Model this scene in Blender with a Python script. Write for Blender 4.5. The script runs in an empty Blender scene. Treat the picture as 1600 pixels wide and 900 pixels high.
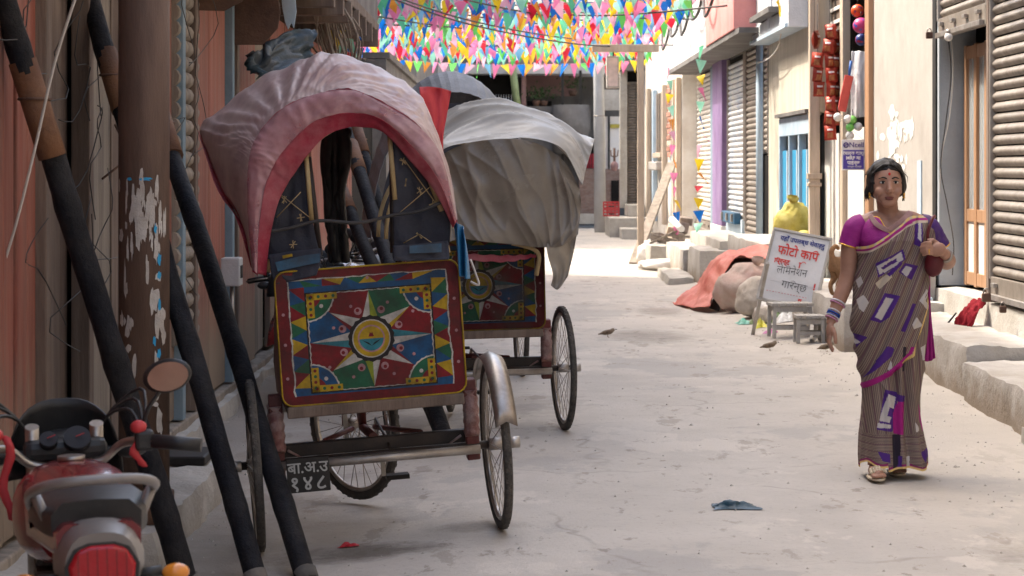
import bpy, math, random
from mathutils import Vector, Matrix, Euler, noise
random.seed(7)
R = math.radians
SC = bpy.context.scene
COL = SC.collection
# ---------------------------------------------------------------- camera
F, CX, HY, CH = 3600.0, 800.0, 262.0, 1.5        # focal length in photo pixels, principal column, horizon row, eye height
cam = bpy.data.cameras.new('camera'); camo = bpy.data.objects.new('camera', cam); COL.objects.link(camo)
camo.location = (0, 0, CH); camo.rotation_euler = (R(90), 0, 0)
cam.sensor_width = 36; cam.lens = 36 * F / 1600; cam.shift_y = (HY - 450) / 1600
cam.clip_start = 0.1; cam.clip_end = 600
cam.dof.use_dof = True; cam.dof.focus_distance = 11.5; cam.dof.aperture_fstop = 9
SC.camera = camo
# ---------------------------------------------------------------- sky, sun, exposure
SUN_EL, SUN_AZ = R(53), R(-62)                    # azimuth from +Y, negative = towards -X
w = bpy.data.worlds.new('World'); SC.world = w; w.use_nodes = True
nt = w.node_tree; bg = nt.nodes['Background']
sky = nt.nodes.new('ShaderNodeTexSky'); sky.sky_type = 'NISHITA'; sky.sun_disc = False
sky.sun_elevation = SUN_EL; sky.sun_rotation = SUN_AZ; sky.air_density = 1.0; sky.dust_density = 6.0; sky.ozone_density = 1.0
nt.links.new(sky.outputs[0], bg.inputs[0]); bg.inputs[1].default_value = 0.15
sl = bpy.data.lights.new('sun', 'SUN'); so = bpy.data.objects.new('sun', sl); COL.objects.link(so)
sl.energy = 1.2; sl.angle = R(1.2); sl.color = (1, .955, .88)
sd = Vector((math.sin(SUN_AZ) * math.cos(SUN_EL), math.cos(SUN_AZ) * math.cos(SUN_EL), math.sin(SUN_EL)))
so.rotation_euler = (-sd).to_track_quat('-Z', 'Y').to_euler(); so.location = (-8, 10, 20)
vs = SC.view_settings; vs.view_transform = 'Standard'; vs.look = 'None'; vs.gamma = 1; vs.use_curve_mapping = False
vs.exposure = 2.15
vs.use_white_balance = True; vs.white_balance_temperature = 6750; vs.white_balance_tint = 8
SC.render.engine = 'CYCLES'
try:
    SC.cycles.use_denoising = True; SC.cycles.denoiser = 'OPENIMAGEDENOISE'
    SC.cycles.max_bounces = 8; SC.cycles.diffuse_bounces = 5; SC.cycles.transparent_max_bounces = 12
    SC.cycles.sample_clamp_indirect = 8
except Exception: pass

# ---------------------------------------------------------------- helpers
def at(px, py, d):
    """a point seen at a photo pixel at distance d (metres along the street)"""
    return Vector(((px - CX) / F * d, d, CH - (py - HY) / F * d))
def gp(px, py, z=0.0):
    d = (CH - z) * F / (py - HY)
    return Vector(((px - CX) / F * d, d, z))
def dx(px, x): return x * F / (px - CX)            # distance at which plane x is seen at column px
def lerp(a, b, t): return a + (b - a) * t
def V(*a): return Vector(a)
def smooth(a, b, x):
    t = max(0, min(1, (x - a) / (b - a))) if a != b else float(x > a)
    return t * t * (3 - 2 * t)
def cat(pts, t):
    """Catmull-Rom through points, t in 0..1"""
    n = len(pts) - 1; f = min(max(t, 0), 1) * n; i = min(int(f), n - 1); u = f - i
    p0, p1, p2, p3 = pts[max(i - 1, 0)], pts[i], pts[i + 1], pts[min(i + 2, n)]
    return 0.5 * ((2 * p1) + (p2 - p0) * u + (2 * p0 - 5 * p1 + 4 * p2 - p3) * u * u + (3 * p1 - p0 - 3 * p2 + p3) * u ** 3)
def nz(x, y, z=0.0, s=1.0): return noise.noise(Vector((x * s, y * s, z * s)))

class MB:
    def __init__(s): s.v, s.f, s.m, s.s = [], [], [], []
    def add(s, vs, fs, mi=0, sm=False):
        o = len(s.v); s.v.extend([Vector(v) for v in vs])
        for f in fs: s.f.append([i + o for i in f]); s.m.append(mi); s.s.append(sm)
        return s
    def box(s, x0, x1, y0, y1, z0, z1, mi=0):
        return s.add([(x, y, z) for x in (x0, x1) for y in (y0, y1) for z in (z0, z1)],
                     [(0, 1, 3, 2), (4, 6, 7, 5), (0, 4, 5, 1), (2, 3, 7, 6), (0, 2, 6, 4), (1, 5, 7, 3)], mi)
    def beam(s, p, q, w, h, up=(0, 0, 1), mi=0, w2=None, h2=None):
        p, q, up = Vector(p), Vector(q), Vector(up); d = (q - p).normalized()
        if abs(d.dot(up)) > .98: up = Vector((0, 1, 0))
        a = d.cross(up).normalized(); b = a.cross(d).normalized(); w2 = w if w2 is None else w2; h2 = h if h2 is None else h2
        vs = [c + a * sx * ww / 2 + b * sz * hh / 2 for c, ww, hh in ((p, w, h), (q, w2, h2)) for sx, sz in ((-1, -1), (1, -1), (1, 1), (-1, 1))]
        return s.add(vs, [(3, 2, 1, 0), (4, 5, 6, 7), (0, 1, 5, 4), (1, 2, 6, 5), (2, 3, 7, 6), (3, 0, 4, 7)], mi)
    def tube(s, pts, r, n=8, mi=0, closed=False, cap=True, sm=True):
        pts = [Vector(p) for p in pts]; k = len(pts); rs = r if isinstance(r, (list, tuple)) else [r] * k
        vs, prev = [], None
        for i, p in enumerate(pts):
            a, b = pts[(i - 1) % k] if (closed or i) else p, pts[(i + 1) % k] if (closed or i < k - 1) else p
            d = (b - a); d = d.normalized() if d.length > 1e-9 else Vector((0, 0, 1))
            if prev is None:
                u = d.orthogonal().normalized()
            else:
                u = prev - d * prev.dot(d); u = u.normalized() if u.length > 1e-6 else d.orthogonal().normalized()
            prev = u; w_ = d.cross(u)
            for j in range(n):
                t = 2 * math.pi * j / n; vs.append(p + (u * math.cos(t) + w_ * math.sin(t)) * rs[i])
        fs = []
        for i in range(k if closed else k - 1):
            for j in range(n):
                a, b = i * n + j, i * n + (j + 1) % n; c, d_ = ((i + 1) % k) * n + (j + 1) % n, ((i + 1) % k) * n + j
                fs.append((a, b, c, d_))
        s.add(vs, fs, mi, sm)
        if cap and not closed: s.add([], [], mi); o = len(s.v) - len(vs); s.f.append([o + j for j in range(n)][::-1]); s.m.append(mi); s.s.append(False); s.f.append([o + (k - 1) * n + j for j in range(n)]); s.m.append(mi); s.s.append(False)
        return s
    def ell(s, c, r, nu=12, nv=8, mi=0, rot=None, fn=None):
        c = Vector(c); r = (r, r, r) if not isinstance(r, (tuple, list)) else r; vs = []
        for i in range(nv + 1):
            ph = math.pi * i / nv
            for j in range(nu):
                th = 2 * math.pi * j / nu
                p = Vector((math.sin(ph) * math.cos(th), math.sin(ph) * math.sin(th), math.cos(ph)))
                k = fn(p) if fn else 1
                p = Vector((p.x * r[0], p.y * r[1], p.z * r[2])) * k
                if rot: p = rot @ p
                vs.append(c + p)
        fs = [(i * nu + j, (i + 1) * nu + j, (i + 1) * nu + (j + 1) % nu, i * nu + (j + 1) % nu) for i in range(nv) for j in range(nu)]
        return s.add(vs, fs, mi, True)
    def grid(s, P, mi=0, sm=True, closed=False):
        n, k = len(P), len(P[0]); vs = [p for row in P for p in row]
        fs = [(i * k + j, i * k + (j + 1) % k, (i + 1) * k + (j + 1) % k, (i + 1) * k + j) for i in range(n - 1) for j in range(k if closed else k - 1)]
        return s.add(vs, fs, mi, sm)
    def poly(s, pts, mi=0): return s.add(pts, [tuple(range(len(pts)))], mi)
    def slab(s, pts, off, mi=0):
        """polygon extruded by the vector off"""
        n = len(pts); off = Vector(off); a = [Vector(p) for p in pts]; b = [p + off for p in a]
        return s.add(a + b, [tuple(range(n))[::-1], tuple(range(n, 2 * n))] + [(i, (i + 1) % n, n + (i + 1) % n, n + i) for i in range(n)], mi)
    def xf(s, m):
        s.v = [m @ v for v in s.v]; return s
    def mesh(s, name, mats):
        me = bpy.data.meshes.new(name); me.from_pydata([tuple(v) for v in s.v], [], s.f)
        for m in (mats if isinstance(mats, (list, tuple)) else [mats]): me.materials.append(m)
        me.polygons.foreach_set('material_index', s.m); me.polygons.foreach_set('use_smooth', s.s); me.update(); return me
    def build(s, name, mats, parent=None, world=False, bevel=0, solid=0, sub=0, fix=True):
        """one mesh object. With a parent: coordinates local to it (world=True: given in the world). Without: origin at its base."""
        o = bpy.data.objects.new(name, None)
        if parent is not None:
            if world: inv = WM[parent.name].inverted(); s.v = [inv @ v for v in s.v]
        else:
            xs, ys, zs = [v.x for v in s.v], [v.y for v in s.v], [v.z for v in s.v]
            c = Vector(((min(xs) + max(xs)) / 2, (min(ys) + max(ys)) / 2, min(zs))); s.v = [v - c for v in s.v]
        me = s.mesh(name, mats)
        if fix:
            import bmesh
            bm = bmesh.new(); bm.from_mesh(me); bmesh.ops.recalc_face_normals(bm, faces=bm.faces); bm.to_mesh(me); bm.free()
        bpy.data.objects.remove(o); o = bpy.data.objects.new(name, me); COL.objects.link(o)
        if parent is not None: o.parent = parent; WM[o.name] = WM[parent.name]
        else: o.location = c; WM[o.name] = Matrix.Translation(c)
        if solid: md = o.modifiers.new('thickness', 'SOLIDIFY'); md.thickness = solid; md.offset = 0
        if sub: md = o.modifiers.new('smooth', 'SUBSURF'); md.levels = md.render_levels = sub
        if bevel: md = o.modifiers.new('bevel', 'BEVEL'); md.width = bevel; md.segments = 2; md.limit_method = 'ANGLE'; md.angle_limit = R(40)
        return o
WM = {}
def tag(o, label=None, cat_=None, group=None, kind=None):
    if label: o['label'] = label
    if cat_: o['category'] = cat_
    if group: o['group'] = group
    if kind: o['kind'] = kind
    return o
def thing(name, label, cat_, loc=(0, 0, 0), rot=(0, 0, 0), group=None):
    o = bpy.data.objects.new(name, None); COL.objects.link(o); o.location = loc; o.rotation_euler = rot; o.empty_display_size = .1
    WM[o.name] = Matrix.Translation(Vector(loc)) @ Euler(rot).to_matrix().to_4x4()
    return tag(o, label, cat_, group)
def inst(o, parent, loc=None, rot=None, scale=None):
    """a copy of one mesh object sharing its data, under a parent"""
    c = o.copy(); COL.objects.link(c); c.parent = parent
    if loc is not None: c.location = loc
    if rot is not None: c.rotation_euler = rot
    if scale is not None: c.scale = scale
    return c
def copy_tree(o, parent=None):
    kids = [k for k in COL.objects if k.parent == o]
    c = o.copy(); COL.objects.link(c); c.parent = parent
    for k in kids: copy_tree(k, c)
    return c
_pm = {}
def piece(key, make):
    if key not in _pm: _pm[key] = make()
    return _pm[key]
def child(name, me, parent, loc=(0, 0, 0), rot=(0, 0, 0), scale=(1, 1, 1)):
    """a piece sharing mesh data"""
    o = bpy.data.objects.new(name, me); COL.objects.link(o); o.parent = parent; o.location = loc; o.rotation_euler = rot; o.scale = scale
    WM[o.name] = WM[parent.name]; return o

# ---------------------------------------------------------------- materials
def mat(name, c1, c2=None, c3=None, rough=.75, metal=0, scale=5, stretch=(1, 1, 1), bump=.25, bscale=45, spec=.35, a3=.5, s3=None, rnd=0,
        transl=0, alpha=1, alpha2=None, obj=False, thr=(.36, .64), coat=0, emit=None, fade=None, glass=0):
    m = bpy.data.materials.new(name); m.use_nodes = True; t = m.node_tree; N, L = t.nodes, t.links; b = N['Principled BSDF']
    c2 = c2 or tuple(x * .72 for x in c1)
    pos = N.new('ShaderNodeTexCoord').outputs['Object'] if obj else N.new('ShaderNodeNewGeometry').outputs['Position']
    mp = N.new('ShaderNodeMapping'); mp.inputs['Scale'].default_value = stretch; L.new(pos, mp.inputs[0])
    def nse(sc, det=6, ro=.62):
        n = N.new('ShaderNodeTexNoise'); n.inputs['Scale'].default_value = sc; n.inputs['Detail'].default_value = det; n.inputs['Roughness'].default_value = ro
        L.new(mp.outputs[0], n.inputs['Vector']); return n.outputs['Fac']
    def ramp(f, a, b_):
        r = N.new('ShaderNodeMapRange'); r.inputs[1].default_value = a; r.inputs[2].default_value = b_; L.new(f, r.inputs[0]); return r.outputs[0]
    def mix(f, a, b_, mode='MIX'):
        x = N.new('ShaderNodeMix'); x.data_type = 'RGBA'; x.blend_type = mode
        if isinstance(f, (int, float)): x.inputs[0].default_value = f
        else: L.new(f, x.inputs[0])
        for i, c in ((6, a), (7, b_)):
            if isinstance(c, tuple): x.inputs[i].default_value = (*c[:3], 1)
            else: L.new(c, x.inputs[i])
        return x.outputs[2]
    n1 = nse(scale); col = mix(ramp(n1, *thr), tuple(c1), tuple(c2))
    if c3:
        n3 = nse(s3 or scale * .37, 8, .7); f3 = ramp(n3, .5 - .08, .5 + .12)
        mu = N.new('ShaderNodeMath'); mu.operation = 'MULTIPLY'; L.new(f3, mu.inputs[0]); mu.inputs[1].default_value = a3
        col = mix(mu.outputs[0], col, tuple(c3))
    if fade:   # wear towards the foot: (z_low, z_high, bare colour)
        sx = N.new('ShaderNodeSeparateXYZ'); L.new(pos, sx.inputs[0]); nf = nse(scale * 1.3, 8, .7)
        ad = N.new('ShaderNodeMath'); ad.operation = 'MULTIPLY_ADD'; L.new(nf, ad.inputs[0]); ad.inputs[1].default_value = fade[3]; L.new(sx.outputs[2], ad.inputs[2])
        col = mix(ramp(ad.outputs[0], fade[1] + fade[3] * .5, fade[0] + fade[3] * .5), col, tuple(fade[2]))
    if rnd:
        oi = N.new('ShaderNodeObjectInfo'); hs = N.new('ShaderNodeHueSaturation'); mr = N.new('ShaderNodeMapRange')
        L.new(oi.outputs['Random'], mr.inputs[0]); mr.inputs[3].default_value = 1 - rnd; mr.inputs[4].default_value = 1 + rnd
        L.new(mr.outputs[0], hs.inputs['Value']); L.new(col, hs.inputs['Color']); col = hs.outputs[0]
    L.new(col, b.inputs['Base Color'])
    rr = N.new('ShaderNodeMapRange'); L.new(n1, rr.inputs[0]); rr.inputs[3].default_value = max(0.02, rough - .12); rr.inputs[4].default_value = min(1, rough + .12)
    L.new(rr.outputs[0], b.inputs['Roughness']); b.inputs['Metallic'].default_value = metal; b.inputs['Specular IOR Level'].default_value = spec
    b.inputs['Coat Weight'].default_value = coat
    if glass: b.inputs['Transmission Weight'].default_value = glass
    if bump:
        bn = N.new('ShaderNodeBump'); bn.inputs['Strength'].default_value = bump; bn.inputs['Distance'].default_value = .02
        L.new(nse(bscale, 5, .65), bn.inputs['Height']); L.new(bn.outputs[0], b.inputs['Normal'])
    if emit: b.inputs['Emission Color'].default_value = (*emit[:3], 1); b.inputs['Emission Strength'].default_value = emit[3]
    out = N['Material Output']; sh = b.outputs[0]
    if transl:
        tr = N.new('ShaderNodeBsdfTranslucent'); L.new(col, tr.inputs[0]); mx = N.new('ShaderNodeMixShader'); mx.inputs[0].default_value = transl
        L.new(sh, mx.inputs[1]); L.new(tr.outputs[0], mx.inputs[2]); sh = mx.outputs[0]
    if alpha < 1:
        tp = N.new('ShaderNodeBsdfTransparent'); mx = N.new('ShaderNodeMixShader'); mx.inputs[0].default_value = alpha
        if alpha2 is not None:
            ar = N.new('ShaderNodeMapRange'); L.new(nse(scale * 1.7, 7, .6), ar.inputs[0]); ar.inputs[1].default_value = .35; ar.inputs[2].default_value = .65; ar.inputs[3].default_value = alpha; ar.inputs[4].default_value = alpha2; L.new(ar.outputs[0], mx.inputs[0])
        L.new(tp.outputs[0], mx.inputs[1]); L.new(sh, mx.inputs[2]); sh = mx.outputs[0]
    L.new(sh, out.inputs['Surface']); m['mixcol'] = 1
    return m
def flat(name, c, rough=.6, **k): return mat(name, c, tuple(x * .85 for x in c), rough=rough, bump=k.pop('bump', 0), **k)
M = {}
def text(body, size, parent, name, material, loc, rot, shear=0, spx=1.0, ext=0.001, align='CENTER', bold=0.0, sx=1.0):
    """flat lettering, one glyph at a time so that overlapping strokes do not cancel out, joined into one mesh"""
    def curve(b):
        cu = bpy.data.curves.new(name, 'FONT'); cu.body = b; cu.size = size; cu.space_character = spx; cu.align_y = 'CENTER'; cu.resolution_u = 3; cu.extrude = ext; cu.offset = bold
        o = bpy.data.objects.new(name, cu); COL.objects.link(o); me = bpy.data.meshes.new_from_object(o.evaluated_get(bpy.context.evaluated_depsgraph_get())); bpy.data.objects.remove(o); bpy.data.curves.remove(cu)
        vs_ = [v.co.copy() for v in me.vertices]; fs_ = [tuple(p.vertices) for p in me.polygons]; bpy.data.meshes.remove(me); return vs_, fs_
    ref = max(v.x for v in curve('l')[0]); mb = MB(); k = 0
    I_ = '\u093f'; plain = body.replace(I_, '\u093e')          # the short i sign: a stem with a bow over the next letter
    for i, ch in enumerate(body):
        if ch == ' ': continue
        pen = max(v.x for v in curve(plain[:i] + 'l')[0]) - ref; vs_, fs_ = curve(plain[i]); k += 1
        if ch == I_:
            sx_ = max(v.x for v in vs_); tz_ = max(v.y for v in vs_); w_ = size * .055 + bold * 1.5; arc = [(sx_ - w_ * .5 + size * .52 * t, tz_ + size * .17 * math.sin(math.pi * t) ** .7) for t in [j / 10 for j in range(11)]]
            for (ax_, ay_), (bx1, by1) in zip(arc[:-1], arc[1:]): mb.add([V(pen + ax_, ay_ - w_, ext + .0009), V(pen + bx1, by1 - w_, ext + .0009), V(pen + bx1, by1, ext + .0009), V(pen + ax_, ay_, ext + .0009)], [(0, 1, 2, 3)])
        mb.add([v + V(pen, 0, .0004 * (k % 3)) for v in vs_], fs_)
    x0, x1 = min(v.x for v in mb.v), max(v.x for v in mb.v); mb.v = [v - V((x0 + x1) / 2, 0, 0) for v in mb.v]
    q = bpy.data.objects.new(name, mb.mesh(name, material)); COL.objects.link(q); q.parent = parent; q.location = loc; q.rotation_euler = rot; q.scale = (sx, 1, 1); return q
# ================================================================ MATERIAL LIBRARY
M['road'] = mat('dusty_concrete', (.48, .44, .395), (.41, .375, .335), (.52, .48, .43), rough=.9, scale=1.3, bump=.35, bscale=60, a3=.55, s3=.35, spec=.2)
M['ground'] = mat('earth', (.27, .235, .20), (.21, .18, .15), rough=.95, scale=2)
M['plaster'] = mat('cream_plaster', (.40, .365, .33), (.345, .315, .28), (.46, .43, .395), rough=.85, scale=1.8, bump=.15, bscale=30, a3=.5, s3=2.2)
M['whitewash'] = mat('whitewash', (.76, .73, .67), (.66, .61, .54), (.50, .43, .35), rough=.9, scale=3, bump=.3, bscale=25, a3=.5, s3=1.7)
M['greywash'] = mat('grey_paint', (.56, .57, .58), (.48, .49, .50), (.38, .36, .33), rough=.8, scale=2.4, a3=.4)
M['concrete'] = mat('worn_concrete', (.52, .49, .44), (.40, .375, .335), (.30, .26, .215), rough=.92, scale=3.5, bump=.5, bscale=28, a3=.55, s3=2.6)
M['plinth'] = mat('limewashed_plinth', (.50, .475, .44), (.42, .395, .36), (.33, .285, .235), rough=.92, scale=3.2, bump=.6, bscale=22, a3=.55, s3=2.3, fade=(.06, .22, (.30, .245, .19), .5))
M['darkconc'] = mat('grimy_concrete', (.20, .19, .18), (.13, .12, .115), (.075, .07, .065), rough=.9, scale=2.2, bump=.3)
M['slat'] = mat('galvanised_slat', (.29, .25, .21), (.215, .18, .15), (.15, .12, .095), rough=.5, metal=.25, scale=7, stretch=(1, 1, .6), bump=.1, a3=.35, s3=5, rnd=.08)
M['slatw'] = mat('whitish_slat', (.62, .585, .53), (.50, .46, .41), (.34, .29, .24), rough=.5, metal=.15, scale=7, bump=.1, a3=.3, rnd=.07)
M['slatb'] = mat('blue_stained_slat', (.60, .575, .54), (.48, .46, .43), (.18, .30, .50), rough=.5, metal=.15, scale=5, bump=.1, a3=.6, s3=3, rnd=.07)
M['slatd'] = mat('brown_slat', (.40, .345, .29), (.30, .255, .21), (.20, .165, .13), rough=.55, metal=.2, scale=7, bump=.1, a3=.4, rnd=.08)
M['steel'] = mat('dull_steel', (.45, .42, .39), (.33, .30, .27), (.22, .15, .10), rough=.45, metal=.7, scale=9, bump=.1, a3=.4)
M['black'] = mat('black_paint', (.025, .024, .024), (.04, .037, .034), rough=.6, scale=9, bump=.1, spec=.15)
M['void'] = mat('dark_interior', (.018, .016, .015), (.012, .011, .010), rough=.9, bump=0, spec=.1)
M['redwood'] = mat('red_painted_plank', (.315, .098, .066), (.21, .066, .047), (.30, .175, .13), rough=.72, scale=3, stretch=(4, 4, .35), bump=.25, bscale=14, a3=.45, s3=2.2, rnd=.12, fade=(.35, .85, (.24, .18, .13), .9))
M['greywood'] = mat('weathered_timber', (.27, .225, .18), (.17, .14, .112), (.36, .31, .255), rough=.88, scale=3, stretch=(5, 5, .4), bump=.4, bscale=14, a3=.5, rnd=.12)
M['brownwood'] = mat('dark_board', (.17, .12, .092), (.105, .075, .06), (.26, .205, .165), rough=.85, scale=3, stretch=(4, 4, .4), bump=.35, bscale=14, a3=.5, rnd=.12)
M['palewood'] = mat('sun_bleached_timber', (.55, .45, .35), (.42, .335, .255), (.30, .235, .175), rough=.85, scale=3, stretch=(4, 4, .5), bump=.3, bscale=14, a3=.4, rnd=.08)
M['varnish'] = mat('varnished_door_timber', (.42, .235, .13), (.34, .18, .095), (.48, .31, .20), rough=.5, scale=4, stretch=(5, 5, .4), bump=.12, bscale=14, a3=.3)
M['rust'] = mat('rusty_steel', (.135, .075, .052), (.085, .05, .038), (.21, .115, .07), rough=.75, metal=.2, scale=5, bump=.35, a3=.5)
M['bluepaint'] = mat('bright_blue_paint', (.02, .29, .52), (.015, .22, .42), (.10, .40, .58), rough=.6, scale=5, stretch=(3, 3, .5), bump=.15, a3=.4)
M['paleblue'] = mat('pale_blue_paint', (.44, .56, .66), (.34, .44, .53), (.56, .62, .66), rough=.7, scale=4, bump=.15, a3=.4)
M['purple'] = mat('purple_paint', (.21, .135, .28), (.17, .105, .23), (.30, .23, .36), rough=.75, scale=3, bump=.15, a3=.4)
M['teal'] = mat('teal_grey_paint', (.20, .27, .32), (.15, .21, .25), rough=.75, scale=3)
M['pinkpaint'] = mat('salmon_balcony_paint', (.66, .27, .25), (.58, .23, .21), (.72, .38, .35), rough=.8, scale=3, a3=.4)
M['redplastic'] = mat('red_plastic', (.50, .045, .05), (.42, .035, .04), rough=.5, scale=6, bump=.05)
M['glass'] = mat('window_glass', (.60, .66, .68), (.55, .6, .62), rough=.12, spec=.6, bump=0, alpha=.45)
M['oldpaint'] = mat('dirty_old_paint', (.52, .49, .45), (.40, .37, .34), (.28, .23, .19), rough=.85, scale=14, bump=.4, bscale=40, a3=.5)
M['whitepanel'] = mat('white_board', (.76, .735, .70), (.70, .67, .63), (.58, .53, .47), rough=.7, scale=3, bump=.08, a3=.35)
M['cable'] = mat('cable_rubber', (.035, .033, .032), (.055, .05, .047), rough=.6, bump=0)
M['wirewhite'] = mat('white_cord', (.58, .55, .52), (.46, .43, .40), rough=.7, bump=0)
M['brick'] = mat('old_brick', (.40, .17, .11), (.30, .13, .09), (.45, .33, .26), rough=.9, scale=9, bump=.5, a3=.4, rnd=.2)

def rough_box(mb, x0, x1, y0, y1, z0, z1, st=.12, amp=.012, mi=0, seed=0.0):
    """a box whose faces are cut into cells and made uneven like hand-laid plaster"""
    nx, ny, nzz = [max(1, min(60, int(abs(b - a) / st))) for a, b in ((x0, x1), (y0, y1), (z0, z1))]
    def f(p):
        q = Vector((p[0], p[1], p[2])); rr = min(.032, (z1 - z0) * .3, (x1 - x0) * .3); c_ = Vector((min(max(q.x, x0 + rr), x1 - rr), min(max(q.y, y0 + rr), y1 - rr), min(max(q.z, z0 + rr), z1 - rr))); dd = q - c_
        if dd.length > 1e-6: q = c_ + dd.normalized() * rr * (1 + .35 * noise.noise(q * 3.1 + Vector((seed, seed, 0))))
        n1 = noise.noise_vector(q * 2.3 + Vector((seed, 0, 0))); n2 = noise.noise_vector(q * 7 + Vector((0, seed, 0)))
        n3 = noise.noise_vector(q * 19); return q + n1 * amp + n2 * amp * .6 + n3 * amp * .35
    def face(o, u, v, nu, nv):
        P = [[f(Vector(o) + Vector(u) * (i / nu) + Vector(v) * (j / nv)) for j in range(nv + 1)] for i in range(nu + 1)]; mb.grid(P, mi, True)
    X, Y, Z = (x1 - x0, 0, 0), (0, y1 - y0, 0), (0, 0, z1 - z0)
    face((x0, y0, z0), X, Z, nx, nzz); face((x0, y1, z0), X, Z, nx, nzz); face((x0, y0, z0), Y, Z, ny, nzz); face((x1, y0, z0), Y, Z, ny, nzz)
    face((x0, y0, z1), X, Y, nx, ny); face((x0, y0, z0), X, Y, nx, ny); return mb

# ================================================================ GROUND AND ROAD
def rz(x, y):
    z = -.075 * smooth(.1, -1.05, x) + .012 * nz(x, y, 0, .9) + .006 * nz(x, y, 3, 2.7)
    k = smooth(2.0, 2.75, x) * smooth(12, 17, y) * (1 - smooth(30, 34, y))
    z += k * (.05 + .04 * nz(x, y, 9, 1.6))
    z += .06 * smooth(-1.35, -1.75, x) * (.6 + nz(x, y, 5, 1.3))
    return z
MB().add([(-60, -20, -.16), (60, -20, -.16), (60, 300, -.16), (-60, 300, -.16)], [(0, 1, 2, 3)]).build('ground', M['ground'], fix=False)['kind'] = 'structure'
ys = [-18 + 1.5 * i for i in range(14)] + [3 + .12 * i for i in range(200)] + [27 + .3 * i for i in range(130)]; xs = [-2.5 + .12 * i for i in range(53)]
road = MB().grid([[Vector((x, y, rz(x, y))) for x in xs] for y in ys]).build('road', M['road'], fix=False); road['kind'] = 'structure'
def road_nodes():
    m = M['road']; t = m.node_tree; N, L = t.nodes, t.links; b = N['Principled BSDF']; src = b.inputs['Base Color'].links[0].from_socket
    g = N.new('ShaderNodeNewGeometry'); se = N.new('ShaderNodeSeparateXYZ'); L.new(g.outputs['Position'], se.inputs[0])
    def mth(op, a, b_=None, c=None):
        x = N.new('ShaderNodeMath'); x.operation = op
        for i, q in enumerate((a, b_, c)):
            if q is None: continue
            if isinstance(q, (int, float)): x.inputs[i].default_value = q
            else: L.new(q, x.inputs[i])
        return x.outputs[0]
    def mr(v, a, b_, lo=0, hi=1):
        x = N.new('ShaderNodeMapRange'); L.new(v, x.inputs[0]); x.inputs[1].default_value = a; x.inputs[2].default_value = b_; x.inputs[3].default_value = lo; x.inputs[4].default_value = hi; return x.outputs[0]
    def nse(s, det=8, ro=.7, st=None):
        n = N.new('ShaderNodeTexNoise'); n.inputs['Scale'].default_value = s; n.inputs['Detail'].default_value = det; n.inputs['Roughness'].default_value = ro
        if st: mp = N.new('ShaderNodeMapping'); mp.inputs['Scale'].default_value = st; L.new(g.outputs['Position'], mp.inputs[0]); L.new(mp.outputs[0], n.inputs['Vector'])
        else: L.new(g.outputs['Position'], n.inputs['Vector'])
        return n.outputs['Fac']
    def mix(f, a, c, mode='MIX'):
        x = N.new('ShaderNodeMix'); x.data_type = 'RGBA'; x.blend_type = mode; L.new(f, x.inputs[0]) if not isinstance(f, float) else setattr(x.inputs[0], 'default_value', f)
        L.new(a, x.inputs[6]); x.inputs[7].default_value = (*c, 1); return x.outputs[2]
    col = mix(mth('MULTIPLY', mr(nse(30, 4), .55, .72), .35), src, (.25, .225, .195))                              # grit
    col = mix(mth('MULTIPLY', mr(nse(1.0, 8, .6, (1, .35, 1)), .52, .70), .45), col, (.34, .315, .29))               # worn tracks
    for sc_, st_, th, cc, am in ((.55, (1, .6, 1), (.54, .57), (.345, .325, .305), .6), (.9, (1, .5, 1), (.56, .585), (.56, .51, .45), .55), (2.6, (1, .4, 1), (.59, .62), (.29, .255, .22), .6), (7, (1, .5, 1), (.61, .65), (.21, .18, .15), .6)):
        col = mix(mth('MULTIPLY', mr(nse(sc_, 9, .68, st_), *th), am), col, cc)      # trowelled patches, dust and scuffs
    vo = N.new('ShaderNodeTexVoronoi'); vo.feature = 'DISTANCE_TO_EDGE'; vo.inputs['Scale'].default_value = .75
    dn = N.new('ShaderNodeTexNoise'); dn.inputs['Scale'].default_value = 3; L.new(g.outputs['Position'], dn.inputs['Vector'])
    mv = N.new('ShaderNodeMix'); mv.data_type = 'VECTOR'; mv.inputs[0].default_value = .22; L.new(g.outputs['Position'], mv.inputs[4]); L.new(dn.outputs['Color'], mv.inputs[5]); L.new(mv.outputs[1], vo.inputs['Vector'])
    crack = mth('MULTIPLY', mr(vo.outputs['Distance'], .012, .002), mr(nse(.8), .48, .58))
    col = mix(mth('MULTIPLY', crack, .28), col, (.10, .085, .07))
    # oil and water stains with a shape of their own beside the first tricycle
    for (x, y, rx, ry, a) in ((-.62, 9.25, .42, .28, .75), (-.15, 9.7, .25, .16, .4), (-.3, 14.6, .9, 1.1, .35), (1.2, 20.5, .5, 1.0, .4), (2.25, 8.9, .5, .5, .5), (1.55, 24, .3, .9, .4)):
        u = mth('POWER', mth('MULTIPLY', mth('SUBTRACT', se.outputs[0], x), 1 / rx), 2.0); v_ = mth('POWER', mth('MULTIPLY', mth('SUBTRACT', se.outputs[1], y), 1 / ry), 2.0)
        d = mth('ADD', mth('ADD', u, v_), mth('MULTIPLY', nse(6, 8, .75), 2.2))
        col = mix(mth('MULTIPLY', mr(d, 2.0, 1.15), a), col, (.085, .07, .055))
    edge = mr(mth('ADD', se.outputs[0], mth('MULTIPLY', nse(2.5), 1.3)), .10, -.75)                              # earth along the left gutter
    col = mix(mth('MULTIPLY', edge, .72), col, (.235, .20, .165))
    sand = mr(mth('ADD', se.outputs[0], mth('MULTIPLY', nse(2.2), 1.1)), 2.35, 3.1)                                # pale sand along the right steps
    col = mix(mth('MULTIPLY', sand, .65), col, (.47, .425, .365))
    L.new(col, b.inputs['Base Color'])
road_nodes()
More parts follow.
